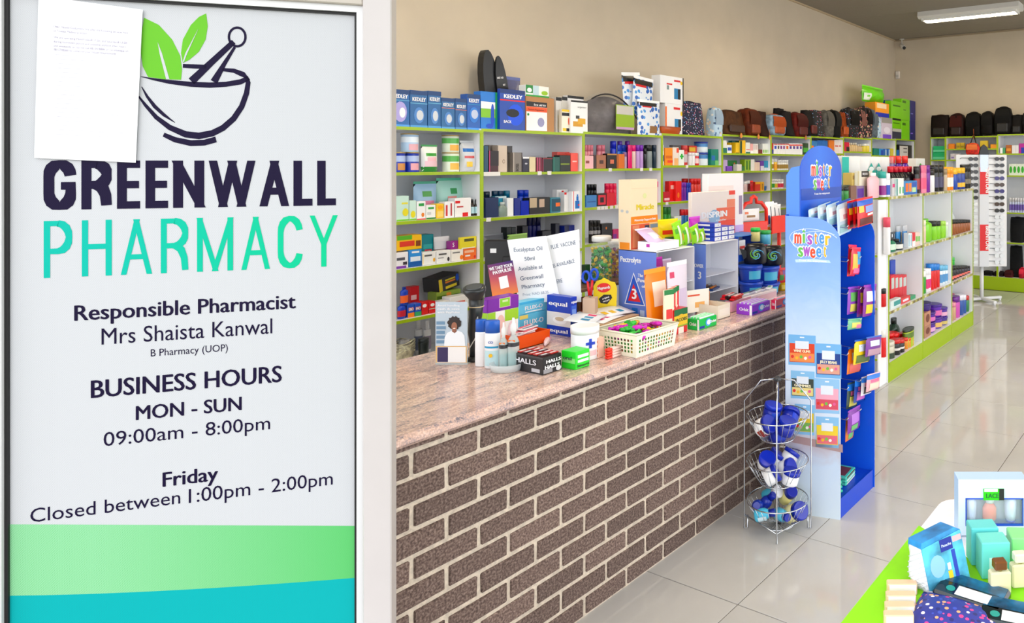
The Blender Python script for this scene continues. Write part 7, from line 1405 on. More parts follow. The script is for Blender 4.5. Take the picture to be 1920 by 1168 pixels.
goods(SI(KI, 0), [
 ('box', 36, 132, 590 if False else 462, (40, 60, 50), 'dark tray with green nail bottles', dict(d=.1, dy=.06)),
 ('box', 134, 190, 468, (130, 96, 84), 'brown soap box', dict(d=.1, dy=.04)),
 ('box', 192, 268, 470, (130, 110, 150), 'purple and grey soap box', dict(d=.1, dy=.04, p=[(.1, .9, .1, .8, (90, 50, 150))])),
 ('box', 270, 332, 468, (150, 126, 116), 'taupe soap box', dict(d=.1, dy=.04, key='sb')),
 ('box', 202, 350, 322, (226, 224, 206), 'cream soap box with a black label', dict(on='sb', d=.1, dy=.05, p=[(.25, .75, .6, 1, (34, 24, 20)), (0, .1, 0, 1, (200, 190, 150))], t=[('FOOD', .5, .72, .36, .16, WH, .05)])),
 ('box', 146, 198, 340, (206, 180, 100), 'gold soap box', dict(on='sb', d=.08, dy=.08, p=[(.1, .9, .5, .8, (150, 120, 60))])),
 ('slim', 40, 84, 478, (40, 110, 60), 'green nail bottle, left', dict(cap=(20, 24, 20), dy=-.01)),
 ('slim', 90, 130, 480, (50, 140, 60), 'green nail bottle, right', dict(cap=(20, 24, 20), dy=-.01)),
 ('round', 336, 440, 340, (240, 190, 200), 'big pale pink lotion bottle', dict(cap=(246, 240, 240), flat=.5, dy=-.02, capw=.5)),
 ('slim', 466, 502, 326, (238, 238, 242), 'white spray with purple label', dict(cap=(60, 170, 160), band=(150, 40, 140), dy=-.02, bandz=(.08, .45))),
 ('slim', 506, 540, 344, (238, 240, 244), 'white spray with blue label', dict(cap=(240, 240, 244), band=(40, 80, 180), dy=-.02, bandz=(.08, .5))),
 ('box', 546, 574, 398, (206, 206, 210), 'grey tube box', dict(d=.06, p=[(.1, .9, .5, .7, (220, 60, 130))])),
 ('box', 576, 602, 398, (60, 140, 140), 'teal tube box', dict(d=.06, p=[(.1, .4, 0, 1, WH)])),
 ('box', 604, 662, 394, (234, 238, 236), 'white and green tube box', dict(d=.06, n=2, p=[(.5, .9, .1, .5, (60, 170, 90))])),
 ('box', 666, 794, 420, (60, 140, 200), 'blue and orange toothbrush box', dict(d=.07, p=[(0, 1, 0, .14, (40, 110, 190)), (.1, .3, .2, .85, (236, 120, 50)), (.35, .55, .2, .85, (240, 140, 70)), (.6, .9, .15, .5, (190, 226, 170)), (.6, .95, .55, .9, (40, 90, 180))])),
 ('shoulder', 560, 796, 276, (20, 16, 24), 'black mouthwash bottle with red cap', dict(cap=(196, 24, 50), n=5, dy=.06, band=(50, 40, 80), bandz=(.2, .5))),
 ('slim', 800, 838, 276, (24, 18, 22), 'tall black hair spray', dict(cap=(20, 16, 18), band=(150, 30, 40))),
 ('slim', 846, 900, 266, (232, 140, 170), 'pink hair lotion bottle', dict(cap=(226, 120, 156), band=(236, 100, 140), dy=-.01)),
 ('slim', 902, 940, 264, (120, 30, 150), 'purple hair spray', dict(cap=(110, 24, 140))),
 ('slim', 944, 986, 304, (238, 238, 236), 'white conditioner bottle', dict(cap=(30, 26, 26))),
 ('slim', 988, 1078, 262, (20, 20, 26), 'black shampoo bottle', dict(cap=(16, 16, 18), n=2, band=(60, 56, 90))),
 ('slim', 1080, 1106, 300, (200, 180, 150), 'beige serum bottle', dict(cap=(160, 140, 110))),
 ('slim', 1108, 1168, 282, (240, 150, 40), 'orange sun lotion bottle', dict(cap=(240, 170, 50), n=2, band=(244, 236, 226))),
 ('slim', 1172, 1216, 300, (34, 80, 170), 'blue sun lotion bottle', dict(cap=(236, 190, 60))),
 ('slim', 1220, 1286, 288, (40, 70, 150), 'blue and yellow sun spray', dict(cap=(240, 190, 40), n=2, band=(240, 190, 40), bandz=(.1, .3))),
 ('slim', 1290, 1340, 262, (26, 26, 30), 'black after shave bottle', dict(cap=(20, 20, 20), n=2, band=(120, 110, 90), bandz=(.2, .4))),
])
goods(Shelf(KI, IT+.0005+.0, Y=IY, phrase='far side of the island top', inset=.25), [
 ('shoulder', 566, 756, 172, (90, 40, 150), 'purple cleaner bottle with red collar', dict(cap=(230, 60, 50), n=3, band=(110, 50, 170))),
 ('box', 786, 872, 196, (236, 238, 232), 'white pack with green leaf', dict(d=.1, pic=[(.45, .6, .2, .25, (80, 170, 60))])),
])
goods(SI(KI, 1, 0), [
 ('box', 528, 640, 940, (30, 30, 34), 'black and white striped pack', dict(dy=.12, d=.08, p=[(.1, .2, .3, 1, WH), (.3, .4, .3, 1, WH), (.5, .6, .3, 1, WH), (.7, .8, .3, 1, WH)])),
 ('shoulder', 542, 608, 985, (30, 120, 90), 'green antiseptic bottle', dict(cap=(30, 40, 40), band=(200, 226, 206), flat=.6)),
 ('slim', 604, 640, 866, (60, 140, 200), 'clear blue mouth rinse with silver cap, left', dict(cap=SIL, dy=.08)),
 ('shoulder', 622, 676, 1000, (30, 50, 60), 'dark bottle with white label', dict(cap=(24, 30, 30), band=(226, 226, 220), dy=-.01)),
 ('slim', 664, 706, 862, (60, 140, 200), 'clear blue mouth rinse with silver cap, right', dict(cap=SIL, dy=.05)),
 ('box', 708, 746, 940, (226, 232, 236), 'white tube carton', dict(d=.06, n=2, p=[(.2, .5, .1, .9, (90, 170, 200))])),
 ('box', 748, 776, 935, (206, 50, 70), 'red and white carton', dict(d=.06, p=[(0, 1, 0, .4, WH)])),
 ('box', 778, 826, 930, (226, 200, 190), 'pink and green carton', dict(d=.06, n=2, p=[(.1, .9, .3, .7, (120, 190, 90))])),
 ('box', 828, 850, 945, (30, 110, 150), 'teal slim carton', dict(d=.06)),
 ('box', 706, 800, 885, (50, 130, 100), 'green bag behind the cartons', dict(d=.05, dy=.12)),
])
goods(SI(KI, 1, 1), [
 ('slim', 868, 892, 812, (226, 200, 180), 'beige lotion tube', dict(cap=(236, 226, 210))),
 ('round', 896, 966, 798, (130, 206, 40), 'big lime bath bottle', dict(cap=(110, 190, 40), flat=.6)),
 ('slim', 972, 1044, 820, (140, 206, 50), 'lime bottle with black cap', dict(cap=(20, 24, 20), n=2)),
 ('slim', 1050, 1088, 818, (150, 210, 60), 'light lime bottle', dict(cap=(170, 216, 90), n=2)),
 ('slim', 1092, 1126, 830, (200, 220, 190), 'pale green tube', dict(cap=(236, 236, 236), n=2)),
])
goods(SI(KI, 1, 2), [
 ('slim', 1142, 1336, 806, (150, 90, 50), 'amber foundation bottle with black cap', dict(cap=(20, 16, 16), n=8)),
 ('shoulder', 1145, 1186, 690, (210, 216, 220), 'clear glass bottle at the back', dict(cap=(180, 180, 186), dy=.14)),
])
goods(SI(KJ, 2, 0), [
 ('box', 136, 270, 340, (206, 40, 56), 'red toothpaste carton standing', dict(d=.05, n=4, dy=.1, p=[(.15, .85, .5, .9, (190, 206, 200))])),
 ('box', 136, 176, 215, (40, 80, 180), 'tall blue carton at the back', dict(d=.04, dy=.16)),
 ('box', 136, 220, 545, (214, 226, 226), 'white toothpaste carton lying, left', dict(d=.05, key='tp1', p=[(.3, 1, .2, .8, (60, 150, 150))])),
 ('box', 222, 300, 525, (206, 60, 70), 'red toothpaste carton lying, middle', dict(d=.05, p=[(.2, .8, .3, .7, (226, 226, 236))])),
 ('box', 302, 345, 512, (60, 150, 110), 'green toothpaste carton lying', dict(d=.05)),
 ('box', 326, 406, 362, (240, 240, 236), 'white box with yellow green ends', dict(d=.08, dy=.12, p=[(0, 1, .86, 1, (190, 210, 40)), (0, 1, 0, .1, (190, 210, 40)), (.48, .52, 0, 1, (214, 216, 210))])),
])
goods(SI(KJ, 2, 1), [
 ('slim', 420, 442, 305, (60, 150, 60), 'green roll-on tube', dict(cap=(240, 240, 240))),
 ('slim', 444, 484, 285, (236, 230, 236), 'white deodorant with pink label', dict(cap=(240, 240, 244), band=(214, 40, 120), n=2)),
 ('slim', 486, 558, 245, (206, 30, 34), 'red deodorant with blue cap', dict(cap=(40, 130, 210), n=3)),
 ('slim', 562, 626, 258, (220, 232, 240), 'white deodorant with pale blue cap', dict(cap=(120, 190, 226), n=3, band=(90, 150, 200))),
])
goods(SI(KJ, 2, 2), [
 ('tub', 652, 690, 195, (70, 190, 80), 'bright green pot', dict(cap=(90, 200, 100), cat='pot', name='pot', dy=.14, capw=.98)),
 ('slim', 654, 816, 262, (30, 24, 40), 'small dark nail polish bottle', dict(cap=(16, 14, 18), n=7, band=(226, 120, 110), bandz=(.1, .3))),
])
goods(SI(KJ, 3, 0), [
 ('shoulder', 174, 232, 705, (20, 50, 34), 'dark green oil bottle with a pump', dict(cap=(20, 30, 26), dy=.14)),
 ('slim', 140, 272, 828, (26, 22, 24), 'black hair food jar with red lid', dict(cap=(214, 30, 30), n=3, dy=.08, band=(60, 50, 50), bandz=(.3, .6))),
 ('slim', 136, 190, 900, (206, 200, 180), 'cream jar with green base', dict(cap=(214, 206, 190), band=(40, 60, 40), bandz=(.02, .35), dy=-.01)),
 ('slim', 196, 266, 880, (30, 26, 30), 'small black jar with red stripe', dict(cap=(200, 40, 40), n=2, band=(226, 220, 216), bandz=(.3, .45), dy=-.01)),
 ('slim', 270, 336, 868, (226, 150, 60), 'small orange and yellow bottle', dict(cap=(220, 60, 40), n=3, dy=0)),
 ('tin', 282, 352, 792, (170, 190, 40), 'yellow green tin', dict(lid=(30, 50, 30), dy=.0, lidh=.12, band=(90, 120, 40))),
 ('tin', 354, 386, 796, (30, 110, 50), 'dark green tin', dict(lid=(20, 70, 36), dy=.08, lidh=.12)),
])
goods(SI(KJ, 3, 1), [
 ('box', 420, 474, 766, (176, 130, 110), 'brown hair relaxer box, lower', dict(d=.06, key='hr', pic=[(.5, .55, .3, .3, (110, 60, 50))])),
 ('box', 420, 472, 650, (190, 140, 116), 'brown hair relaxer box, upper', dict(on='hr', d=.06, pic=[(.5, .55, .3, .3, (110, 60, 50))])),
 ('tub', 478, 536, 735, (90, 50, 160), 'purple hair cream tub, bottom left', dict(cap=(70, 30, 130), band=(216, 160, 210), key='pt1', capw=1.04, name='tub', cat='tub')),
 ('tub', 478, 534, 650, (90, 50, 160), 'purple hair cream tub, middle left', dict(on='pt1', cap=(70, 30, 130), band=(216, 120, 190), capw=1.04, name='tub', cat='tub', key='pt2')),
 ('tub', 440, 500, 575, (60, 40, 120), 'dark purple hair cream tub, on the pile', dict(on='pt2', cap=(50, 30, 110), capw=1.04, name='tub', cat='tub', flat=.8)),
 ('tub', 540, 588, 690, (100, 60, 170), 'purple hair cream tub, bottom middle', dict(cap=(80, 40, 140), band=(226, 190, 120), key='pt3', capw=1.04, name='tub', cat='tub')),
 ('tub', 538, 586, 585, (100, 50, 170), 'purple hair cream tub, top middle', dict(on='pt3', cap=(70, 30, 140), band=(220, 120, 180), capw=1.04, name='tub', cat='tub')),
 ('tub', 590, 630, 690, (80, 60, 150), 'purple hair cream tub, bottom right', dict(cap=(70, 40, 140), band=(206, 190, 120), key='pt4', capw=1.04, name='tub', cat='tub')),
 ('tub', 590, 628, 612, (90, 60, 160), 'purple hair cream tub, top right', dict(on='pt4', cap=(70, 40, 140), band=(226, 170, 200), capw=1.04, name='tub', cat='tub')),
])
goods(SI(KJ, 3, 2), [
 ('slim', 650, 694, 570, (206, 170, 140), 'tan body lotion bottle', dict(cap=(226, 150, 170), n=2)),
 ('slim', 696, 732, 520, (206, 90, 180), 'pink body lotion bottle', dict(cap=(110, 40, 140))),
 ('slim', 734, 782, 506, (50, 90, 160), 'blue body lotion bottle', dict(cap=(226, 226, 236), n=2)),
 ('slim', 784, 820, 514, (60, 130, 80), 'green body lotion bottle', dict(cap=(190, 50, 50), n=2)),
 ('slim', 655, 700, 505, (60, 40, 130), 'violet body lotion bottle at the back', dict(cap=(200, 50, 120), dy=.1)),
])
for z, c, cp, u, vt, lab in ((.64, (200, 30, 36), (24, 20, 20), 1656, 542, 'red bottle with black cap on the island end shelf'), (.23, (214, 40, 44), (230, 230, 226), 1656, 600, 'red and white bottle on the lower island end shelf'), (1.066, (236, 236, 236), (226, 90, 110), 1664, 408, 'white bottle with pink cap on the upper island end shelf')):
    P = at(u, 500, X=IX0-.1); bottle((IX0-.1, P.y, z+.0005), -1, .06, at(u, vt, X=IX0-.1).z-z if z > .3 else .22, c, cp, lab)
# ================================================================ sunglasses stand
SP = Vector((9.25, 2.53, 0)); k = depth(SP)/FPX
ss = empty('sunglasses_stand', SP, RI, 'white revolving sunglasses stand with red signs', 'stand'); mw = mat((226, 228, 232), .35)
def zv(v): return CAMH-(v-PY)*k
zb_, zt_ = zv(500), zv(290)
part('pole', MB().tube([(0, .12, .04), (0, .12, zb_+.01)], .026, 14), mw, ss)
for a in (0, math.pi/2, math.pi, 3*math.pi/2): part('foot', MB().box(.02, .3, -.025, .025, .02, .055, .006).lathe([(.018, 0), (.018, .02)], 10, .28, 0), mw, ss, (0, .12, 0), a+.35)
part('core', MB().prism([(-.06, zb_), (.06, zb_), (.06, zt_), (-.06, zt_)], .0, .3), mw, ss)
fs_ = part('front_strip', MB().box(-.06, .06, -.006, 0, zb_, zt_), mat((216, 220, 228), .3), ss)
part('mirror', MB().box(-.05, .05, -.009, -.006, zv(322), zv(290)), mat((150, 156, 164), .08, metal=.9), fs_)
part('top_cap', MB().prism([(-.065, zv(290)), (.065, zv(290)), (.04, zv(276)), (0, zv(271)), (-.04, zv(276))], -.012, .04), mat((30, 32, 36), .35), ss)
wl = part('left_wing', MB().box(-.36, -.06, .02, .03, zb_, zt_, .003), mw, ss, (0, 0, 0), -.0); wr = part('right_wing', MB().box(.06, .3, .02, .03, zb_, zt_, .003), mw, ss)
for z0, z1, tx in ((zv(364), zv(314), 'BRENTONI'), (zv(470), zv(421), 'BRENTONI')):
    rs = part('red_sign', MB().box(-.055, .055, -.0085, -.006, z0, z1), mat((206, 24, 34), .4), fs_)
    lettering(rs, tx, .02, (z0+z1)/2, (z1-z0)*.9, .05, WH, y=-.0100, ry=math.pi/2, bold=.04)
gl = {}
def glasses(x, z, dark, lab, grp):
    r = empty('sunglasses', (SP.x+RT.x*x+FW.x*.012, SP.y+RT.y*x+FW.y*.012, z), RI, lab, 'sunglasses', grp)
    key = dark
    if key not in gl:
        lens = MB().prism(ellipse_poly(0, 0, .032, .026, 12), -.004, .0).mesh('lens'); bridge = MB().tube([(-.012, -.012, .008), (0, -.012, .012), (.012, -.012, .008)], .003, 5).mesh('bridge'); arm = MB().tube([(0, -.01, .012), (.0, .0, .012), (-.09, .006, .014), (-.11, .006, .002)], .0035, 5).mesh('arm')
        lens.materials.append(mat([(20, 18, 22), (40, 30, 110), (60, 40, 24), (220, 226, 232)][key], .08)); bridge.materials.append(mat((24, 22, 24) if key != 3 else (150, 160, 170), .3)); arm.materials.append(mat((24, 26, 30) if key != 3 else (70, 84, 96), .3)); gl[key] = (lens, bridge, arm)
    lens, bridge, arm = gl[key]
    link('lens', lens, None, r, (-.032, -.01, 0)); link('lens', lens, None, r, (.034, -.01, 0)); link('bridge', bridge, None, r); link('arm', arm, None, r, (-.06, .0, 0))
for i in range(17):
    z = zv(298+i*12.1); dk = 0 if i in (0, 1, 2, 6, 8) else 1 if i in (3, 5) else 2 if i in (4, 7) else 3
    dkn = ['black lens', 'blue lens', 'brown lens', 'clear lens'][dk]
    glasses(.2, z, dk, '%s sunglasses, row %s from the top on the right of the stand' % (dkn, ['one', 'two', 'three', 'four', 'five', 'six', 'seven', 'eight', 'nine', 'ten', 'eleven', 'twelve', 'thirteen', 'fourteen', 'fifteen', 'sixteen', 'seventeen'][i]), 'sunglasses on the revolving stand')
    dk2 = 0 if i < 7 else 3
    glasses(-.14, z, dk2, '%s sunglasses, row %s from the top on the left of the stand' % (['black lens', '', '', 'clear lens'][dk2], ['one', 'two', 'three', 'four', 'five', 'six', 'seven', 'eight', 'nine', 'ten', 'eleven', 'twelve', 'thirteen', 'fourteen', 'fifteen', 'sixteen', 'seventeen'][i]), 'sunglasses on the revolving stand')
# ================================================================ back wall shelves
BX0 = 10.28; BP = [3.62, 3.385, 2.62, 1.86, 1.1]; BROW = [[2.2, 1.865], [2.205, 2.025, 1.865, .19], [2.225, 1.95, 1.64, 1.115, .69, .19], [2.235, 1.95, 1.64, 1.1, .69, .19]]
for k_, rows in enumerate(BROW):
    y0, y1 = BP[k_], BP[k_+1]; w = (y0-y1)/2
    t = empty('shelf_unit', (BX0, (y0+y1)/2, 0), -math.pi/2, 'white and lime back wall shelf unit, %s from the corner' % ORD[k_], 'shelf', 'lime edged shelf units on the back wall')
    for sx in (-1, 1):
        a_, b_ = (-w, -w+.014) if sx < 0 else (w-.014, w); q = part('side_panel', MB().box(a_, b_, .004, .33, 0, rows[0]-.02), m_white, t); part('edge_strip', MB().box(a_, b_, 0, .004, 0, rows[0]-.02), m_lime, q)
    part('back_panel', MB().box(-w+.014, w-.014, .32, .33, 0, rows[0]-.02), mat((206, 210, 214), .5), t); part('plinth', MB().box(-w+.014, w-.014, .0, .016, 0, .17), m_lime, t)
    for i, z in enumerate(rows):
        a_, b_ = (-w, w) if i == 0 else (-w+.014, w-.014); q = part('shelf', MB().box(a_, b_, .004, .32, z-.02, z), m_white, t); part('edge_strip', MB().box(a_, b_, 0, .004, z-.02, z), m_lime, q)
def SB(win, bay, row, phrase, inset=.03): return Shelf(win, BROW[bay][row]+.0005, X=BX0, phrase=phrase, inset=inset)
BLB = (18, 15, 15)
goods(SB(K6, 1, 0, 'the back wall shelves'), [
 ('bag', 664, 828, 352, (30, 18, 16), 'dark brown satchel with a top loop', dict(style='tote', d=.2, trim=(60, 30, 20), pocket=(26, 16, 14))),
 ('bag', 828, 965, 342, (40, 18, 16), 'dark maroon backpack', dict(style='backpack', d=.2, trim=(60, 20, 18), pocket=(34, 16, 15))),
 ('bag', 970, 1112, 330, BLB, 'black backpack with an orange badge', dict(style='backpack', d=.2, trim=(14, 12, 12), tagc=(220, 110, 40))),
])
goods(SB(K6, 2, 0, 'the back wall shelves'), [
 ('bag', 1108, 1220, 324, BLB, 'plain black rounded backpack', dict(style='backpack', d=.2, trim=(14, 12, 12))),
 ('bag', 1222, 1385, 285, BLB, 'tall black sling bag', dict(style='slouch', d=.2, trim=(10, 10, 10), pocket=(22, 20, 20))),
 ('bag', 1372, 1480, 350, BLB, 'low wide black bag', dict(style='tote', d=.2, trim=(12, 12, 12), pocket=(24, 22, 22))),
 ('bag', 1470, 1580, 322, BLB, 'black bag at the edge of view', dict(style='backpack', d=.2, trim=(12, 12, 12))),
])
goods(SB(K6, 0, 1, 'the corner back shelf'), [('box', 694, 800, 682, (40, 170, 110), 'green tissue box, lower of two', dict(d=.1, key='gt', p=[(0, 1, .1, .4, (120, 210, 170))])), ('box', 698, 800, 626, (40, 170, 110), 'green tissue box, upper of two', dict(on='gt', d=.1, p=[(0, 1, .1, .4, (120, 210, 170))]))])
goods(SB(K6, 1, 1, 'the second back shelf'), [
 ('box', 832, 886, 605, (232, 140, 40), 'orange pill box', dict(d=.06)), ('box', 900, 972, 596, (200, 170, 40), 'yellow olive pill box', dict(d=.06, n=2, p=[(.1, .9, .2, .5, (150, 130, 40))])), ('box', 1110, 1176, 578, (214, 190, 60), 'pale yellow pill box', dict(d=.06)), ('box', 1200, 1262, 610, (232, 160, 40), 'amber pill box', dict(d=.06)),
 ('box', 988, 1050, 606, (190, 90, 50), 'red brown pill box', dict(d=.06)),
])
goods(SB(K6, 1, 2, 'the third back shelf'), [('box', 850, 930, 692, (214, 206, 214), 'white and lilac pill box', dict(d=.06, n=2, p=[(.2, .8, .2, .5, (150, 130, 190))]))])
goods(SB(K6, 2, 1, 'the upper right back shelf'), [
 ('box', 1285, 1330, 640, (80, 160, 110), 'green and white pill box', dict(d=.06, p=[(0, .5, 0, 1, WH)])), ('box', 1335, 1386, 616, (170, 100, 40), 'brown pill box', dict(d=.08, p=[(.1, .9, .3, .6, (220, 150, 60))])), ('box', 1388, 1448, 618, (230, 228, 232), 'white pill box', dict(d=.06, n=2)), ('box', 1450, 1500, 602, (180, 40, 150), 'magenta and blue pill box', dict(d=.06, p=[(.4, 1, .0, .6, (40, 60, 170))])),
])
goods(SB(K6, 2, 2, 'the right back shelf'), [('box', 1362, 1500, 782, (226, 236, 222), 'white bandage box with green circle', dict(d=.08, n=4, pic=[(.5, .5, .36, .3, (70, 170, 60))]))])
KQ = (1780, 240, 3.243)
goods(SB(KQ, 2, 3, 'the right back shelf above the dark bags'), [('slim', 362, 458, 425, (190, 200, 226), 'small clear bottle with violet liquid', dict(cap=(214, 214, 220), n=6, band=(110, 90, 170)))])
goods(SB(KQ, 2, 4, 'the low right back shelf'), [('bag', 362, 452, 545, (18, 20, 24), 'black folded bag', dict(style='tote', d=.2)), ])
goods(SB(KQ, 2, 5, 'the lowest right back shelf'), [('bag', 362, 440, 720, (20, 22, 24), 'long black bag standing', dict(style='tote', d=.16, dy=.06)), ('bag', 418, 456, 855, (190, 40, 60), 'red rolled bag', dict(style='slouch', d=.16, dy=-.02, trim=(214, 60, 80))), ('bag', 330, 385, 868, (90, 30, 36), 'dark red rolled bag', dict(style='slouch', d=.14, dy=-.02))])
goods(SB(KQ, 1, 3, 'the lowest middle back shelf'), [('bag', 196, 262, 872, (24, 22, 24), 'black rolled bag, left', dict(style='slouch', d=.14)), ('bag', 264, 328, 874, (40, 24, 28), 'black rolled bag, right', dict(style='slouch', d=.14))])
a = at(1826, 290, X=BX0-.03); hb_ = handbag((BX0-.13, a.y, a.z), -math.pi/2, .2, .16, .1, (196, 34, 24), 'red gathered purse hanging from the black bag straps', 'slouch', trim=(226, 130, 80), m=mat((200, 40, 26), .6, noise=.35, nscale=35, bump=.4))
part('strap', MB().tube([(-.04, .05, .14), (-.01, .06, .24), (.01, .07, .28), (.05, .05, .14)], .008, 6), mat(BLK, .5), hb_)
# ================================================================ gift table in the foreground
TZ = .75
tb_ = empty('gift_table', (1.6, .15, 0), 0, 'folding table under a white cloth at the bottom right', 'table')
def rr(x0, x1, y0, y1, r, n=6):
    pts = []
    for cx, cy, a0 in ((x1-r, y1-r, 0), (x0+r, y1-r, 90), (x0+r, y0+r, 180), (x1-r, y0+r, 270)): pts += [(cx+r*math.cos(math.radians(a0+90*i/n)), cy+r*math.sin(math.radians(a0+90*i/n))) for i in range(n+1)]
    return pts
pl = rr(.95-1.6, 2.2-1.6, -.55-.15, .715-.15, .06); n = len(pl)
part('table_top', MB().add([(x, y, TZ-.03) for x, y in pl]+[(x, y, TZ-.003) for x, y in pl], [tuple(range(n))[::-1], tuple(range(n, 2*n))]+[(i, (i+1) % n, n+(i+1) % n, n+i) for i in range(n)]), mat((200, 200, 200), .5), tb_)
for x, y in ((-.55, -.6), (.5, -.6), (-.55, .46), (.5, .46)): part('leg', MB().tube([(x, y, 0), (x, y, TZ-.03)], .014, 10), mat((120, 122, 126), .3, metal=.7), tb_)
wc = MB(); pw = rr(.94, 2.212, -.56, .727, .07); n = len(pw)
wc.add([(x, y, TZ-.002) for x, y in pw]+[(1.6+(x-1.6)*1.004, .15+(y-.15)*1.004, TZ-.02-.012*math.sin(i*1.7)) for i, (x, y) in enumerate(pw)], [tuple(range(n))]+[(i, n+i, n+(i+1) % n, (i+1) % n) for i in range(n)])
o = part('white_tablecloth', wc, mat((238, 236, 244), .8, noise=.03, nscale=20, bump=.1), None); tag(o, 'white cloth showing at the far corner of the gift table', 'tablecloth')
gp = [at(u, v, Z=TZ+.001) for u, v in ((1738, 990), (1790, 1030), (1845, 1068), (1900, 1018), (1925, 985), (2080, 985), (2080, 1500), (1560, 1500))]
gp = [Vector((min(p.x, 2.2), p.y, p.z)) for p in gp]; gp[4:7] = [Vector((2.2, gp[4].y, gp[0].z)), Vector((2.2, -.5, gp[0].z)), Vector((1.0, -.5, gp[0].z))]; gp[7] = Vector((1.0, .7, gp[0].z)); gp = [Vector((p.x, min(p.y, .732), p.z)) for p in gp]; gp[-1].y = .732; gp[0].y = .732
n = len(gp)
o = part('lime_cloth', MB().add([tuple(p) for p in gp]+[tuple(p+Vector((0, 0, .0015))) for p in gp], [tuple(range(n))[::-1], tuple(range(n, 2*n))]+[(i, (i+1) % n, n+(i+1) % n, n+i) for i in range(n)]), mat((140, 214, 20), .75, noise=.06, nscale=6, bump=.25), None); tag(o, 'lime green cloth spread over the gift table', 'tablecloth')
ZT_ = TZ+.0032
def tf(u, v): return at(u, v, Z=ZT_)
# boxed gift set with a window
P = tf(1862, 1004); k = depth(P)/FPX; w, h = 130*k, 104*k
gb = empty('gift_set', P, RI, 'pale blue boxed perfume gift set with a window', 'gift box')
t = .055; PB_ = mat((176, 204, 240), .4)
x0, x1, z0, z1 = -w/2+.02, w/2-.012, 20*k, 70*k
fr_ = part('box_front', MB().box(-w/2, x0, 0, .004, 0, h).box(x1, w/2, 0, .004, 0, h).box(x0, x1, 0, .004, 0, z0).box(x0, x1, 0, .004, z1, h), mat((214, 226, 244), .4), gb)
part('box_back', MB().box(-w/2, w/2, t-.003, t, 0, h), PB_, gb); part('box_side', MB().box(-w/2, -w/2+.003, .004, t-.003, 0, h), PB_, gb); part('box_side', MB().box(w/2-.003, w/2, .004, t-.003, 0, h), PB_, gb); part('box_top', MB().box(-w/2+.003, w/2-.003, .004, t-.003, h-.003, h), PB_, gb); part('box_bottom', MB().box(-w/2+.003, w/2-.003, .004, t-.003, 0, .003), PB_, gb)
part('window_border', MB().box(x0, x1, -.001, 0, z0-.003, z0+.004).box(x0, x1, -.001, 0, z1-.003, z1).box(x0, x0+.003, -.001, 0, z0, z1).box(x1-.003, x1, -.001, 0, z0, z1), mat((40, 80, 190), .4), fr_)
part('window_pane', MB().box(x0, x1, .0045, .0055, z0, z1), mat((235, 242, 248), .03, alpha=.12), gb); part('insert', MB().box(x0, x1, .035, .038, z0, z1), mat((196, 206, 226), .5), gb)
for cx, c in ((-.3, (150, 170, 226)), (.28, (150, 170, 226))): q = part('lotion_tube', MB().lathe([(.013, z0+.006), (.016, z0+.02), (.018, z1-.004)], 14, w*cx, .021), mat((200, 210, 240), .3), gb); part('cap', MB().lathe([(.0145, z0+.001), (.0145, z0+.006)], 14, w*cx, .021), mat((70, 90, 190), .3), q)
q = part('perfume_bottle', MB().lathe([(.012, z0+.003), (.02, z0+.01), (.02, z0+.04), (.01, z0+.055)], 14, -.005, .02, 1, .7), mat((236, 150, 140), .1), gb); part('cap', MB().lathe([(.012, z0+.055), (.015, z0+.066), (.01, z1-.006)], 12, -.005, .02), mat((226, 230, 236), .1), q)
tg = part('green_tag', MB().box(-.028, .03, -.004, -.002, z1-.004, z1+.028), mat((60, 190, 40), .35), fr_); part('dark_end', MB().box(.016, .03, -.0045, -.004, z1-.004, z1+.028), mat((40, 34, 46), .35), tg); lettering(tg, 'LACE', -.003, z1+.003, .036, .012, (40, 90, 60), y=-.0052, bold=.02); part('pink_end', MB().box(-.026, .012, -.0045, -.004, z1+.02, z1+.028), mat((230, 214, 216), .35), tg)
# teal and green cartons
MT = dict(p=[(.25, .75, .3, .6, (190, 236, 226))], rough=.4)
P = tf(1868, 1086); k = depth(P)/FPX; carton(P, RI+.06, 54*k, 68*k, .055, (120, 214, 206), 'mint turquoise perfume carton, front one of the pair', **MT)
carton(P+FW*.062-RT*.012, RI+.06, 54*k, 72*k, .05, (110, 206, 206), 'mint turquoise perfume carton, rear one of the pair', rough=.4)
P = tf(1922, 1075); carton(P, RI-.05, 50*k, 66*k, .06, (146, 220, 150), 'pale green perfume carton at the edge of the table', p=[(.2, .7, .1, .4, (90, 190, 150)), (.28, .62, .16, .34, (190, 236, 200))])
# perfume bottles
for u, v, w_, h_, lab, cap in ((1878, 1116, 40, 42, 'square pale gold perfume bottle with a brown cap', (110, 70, 40)), (1916, 1104, 36, 44, 'square pale gold perfume bottle with a clear cap', (226, 222, 200))):
    P = tf(u, v); k = depth(P)/FPX; q = part('perfume_bottle', MB().box(-w_*k/2, w_*k/2, 0, .025, 0, h_*k, .004), mat((240, 232, 196), .08, alpha=.75), None, P, RI+.12); tag(q, lab, 'bottle')
    part('liquid', MB().box(-w_*k*.42, w_*k*.42, .004, .021, .004, h_*k*.8), mat((236, 220, 150), .1), q); part('collar', MB().lathe([(.007, h_*k), (.007, h_*k+.004)], 12, 0, .0125), mat((200, 180, 120), .2, metal=.8), q)
    part('cap', MB().box(-.016, .016, .0, .025, h_*k+.004, h_*k+.026, .003), mat(cap, .2), q)
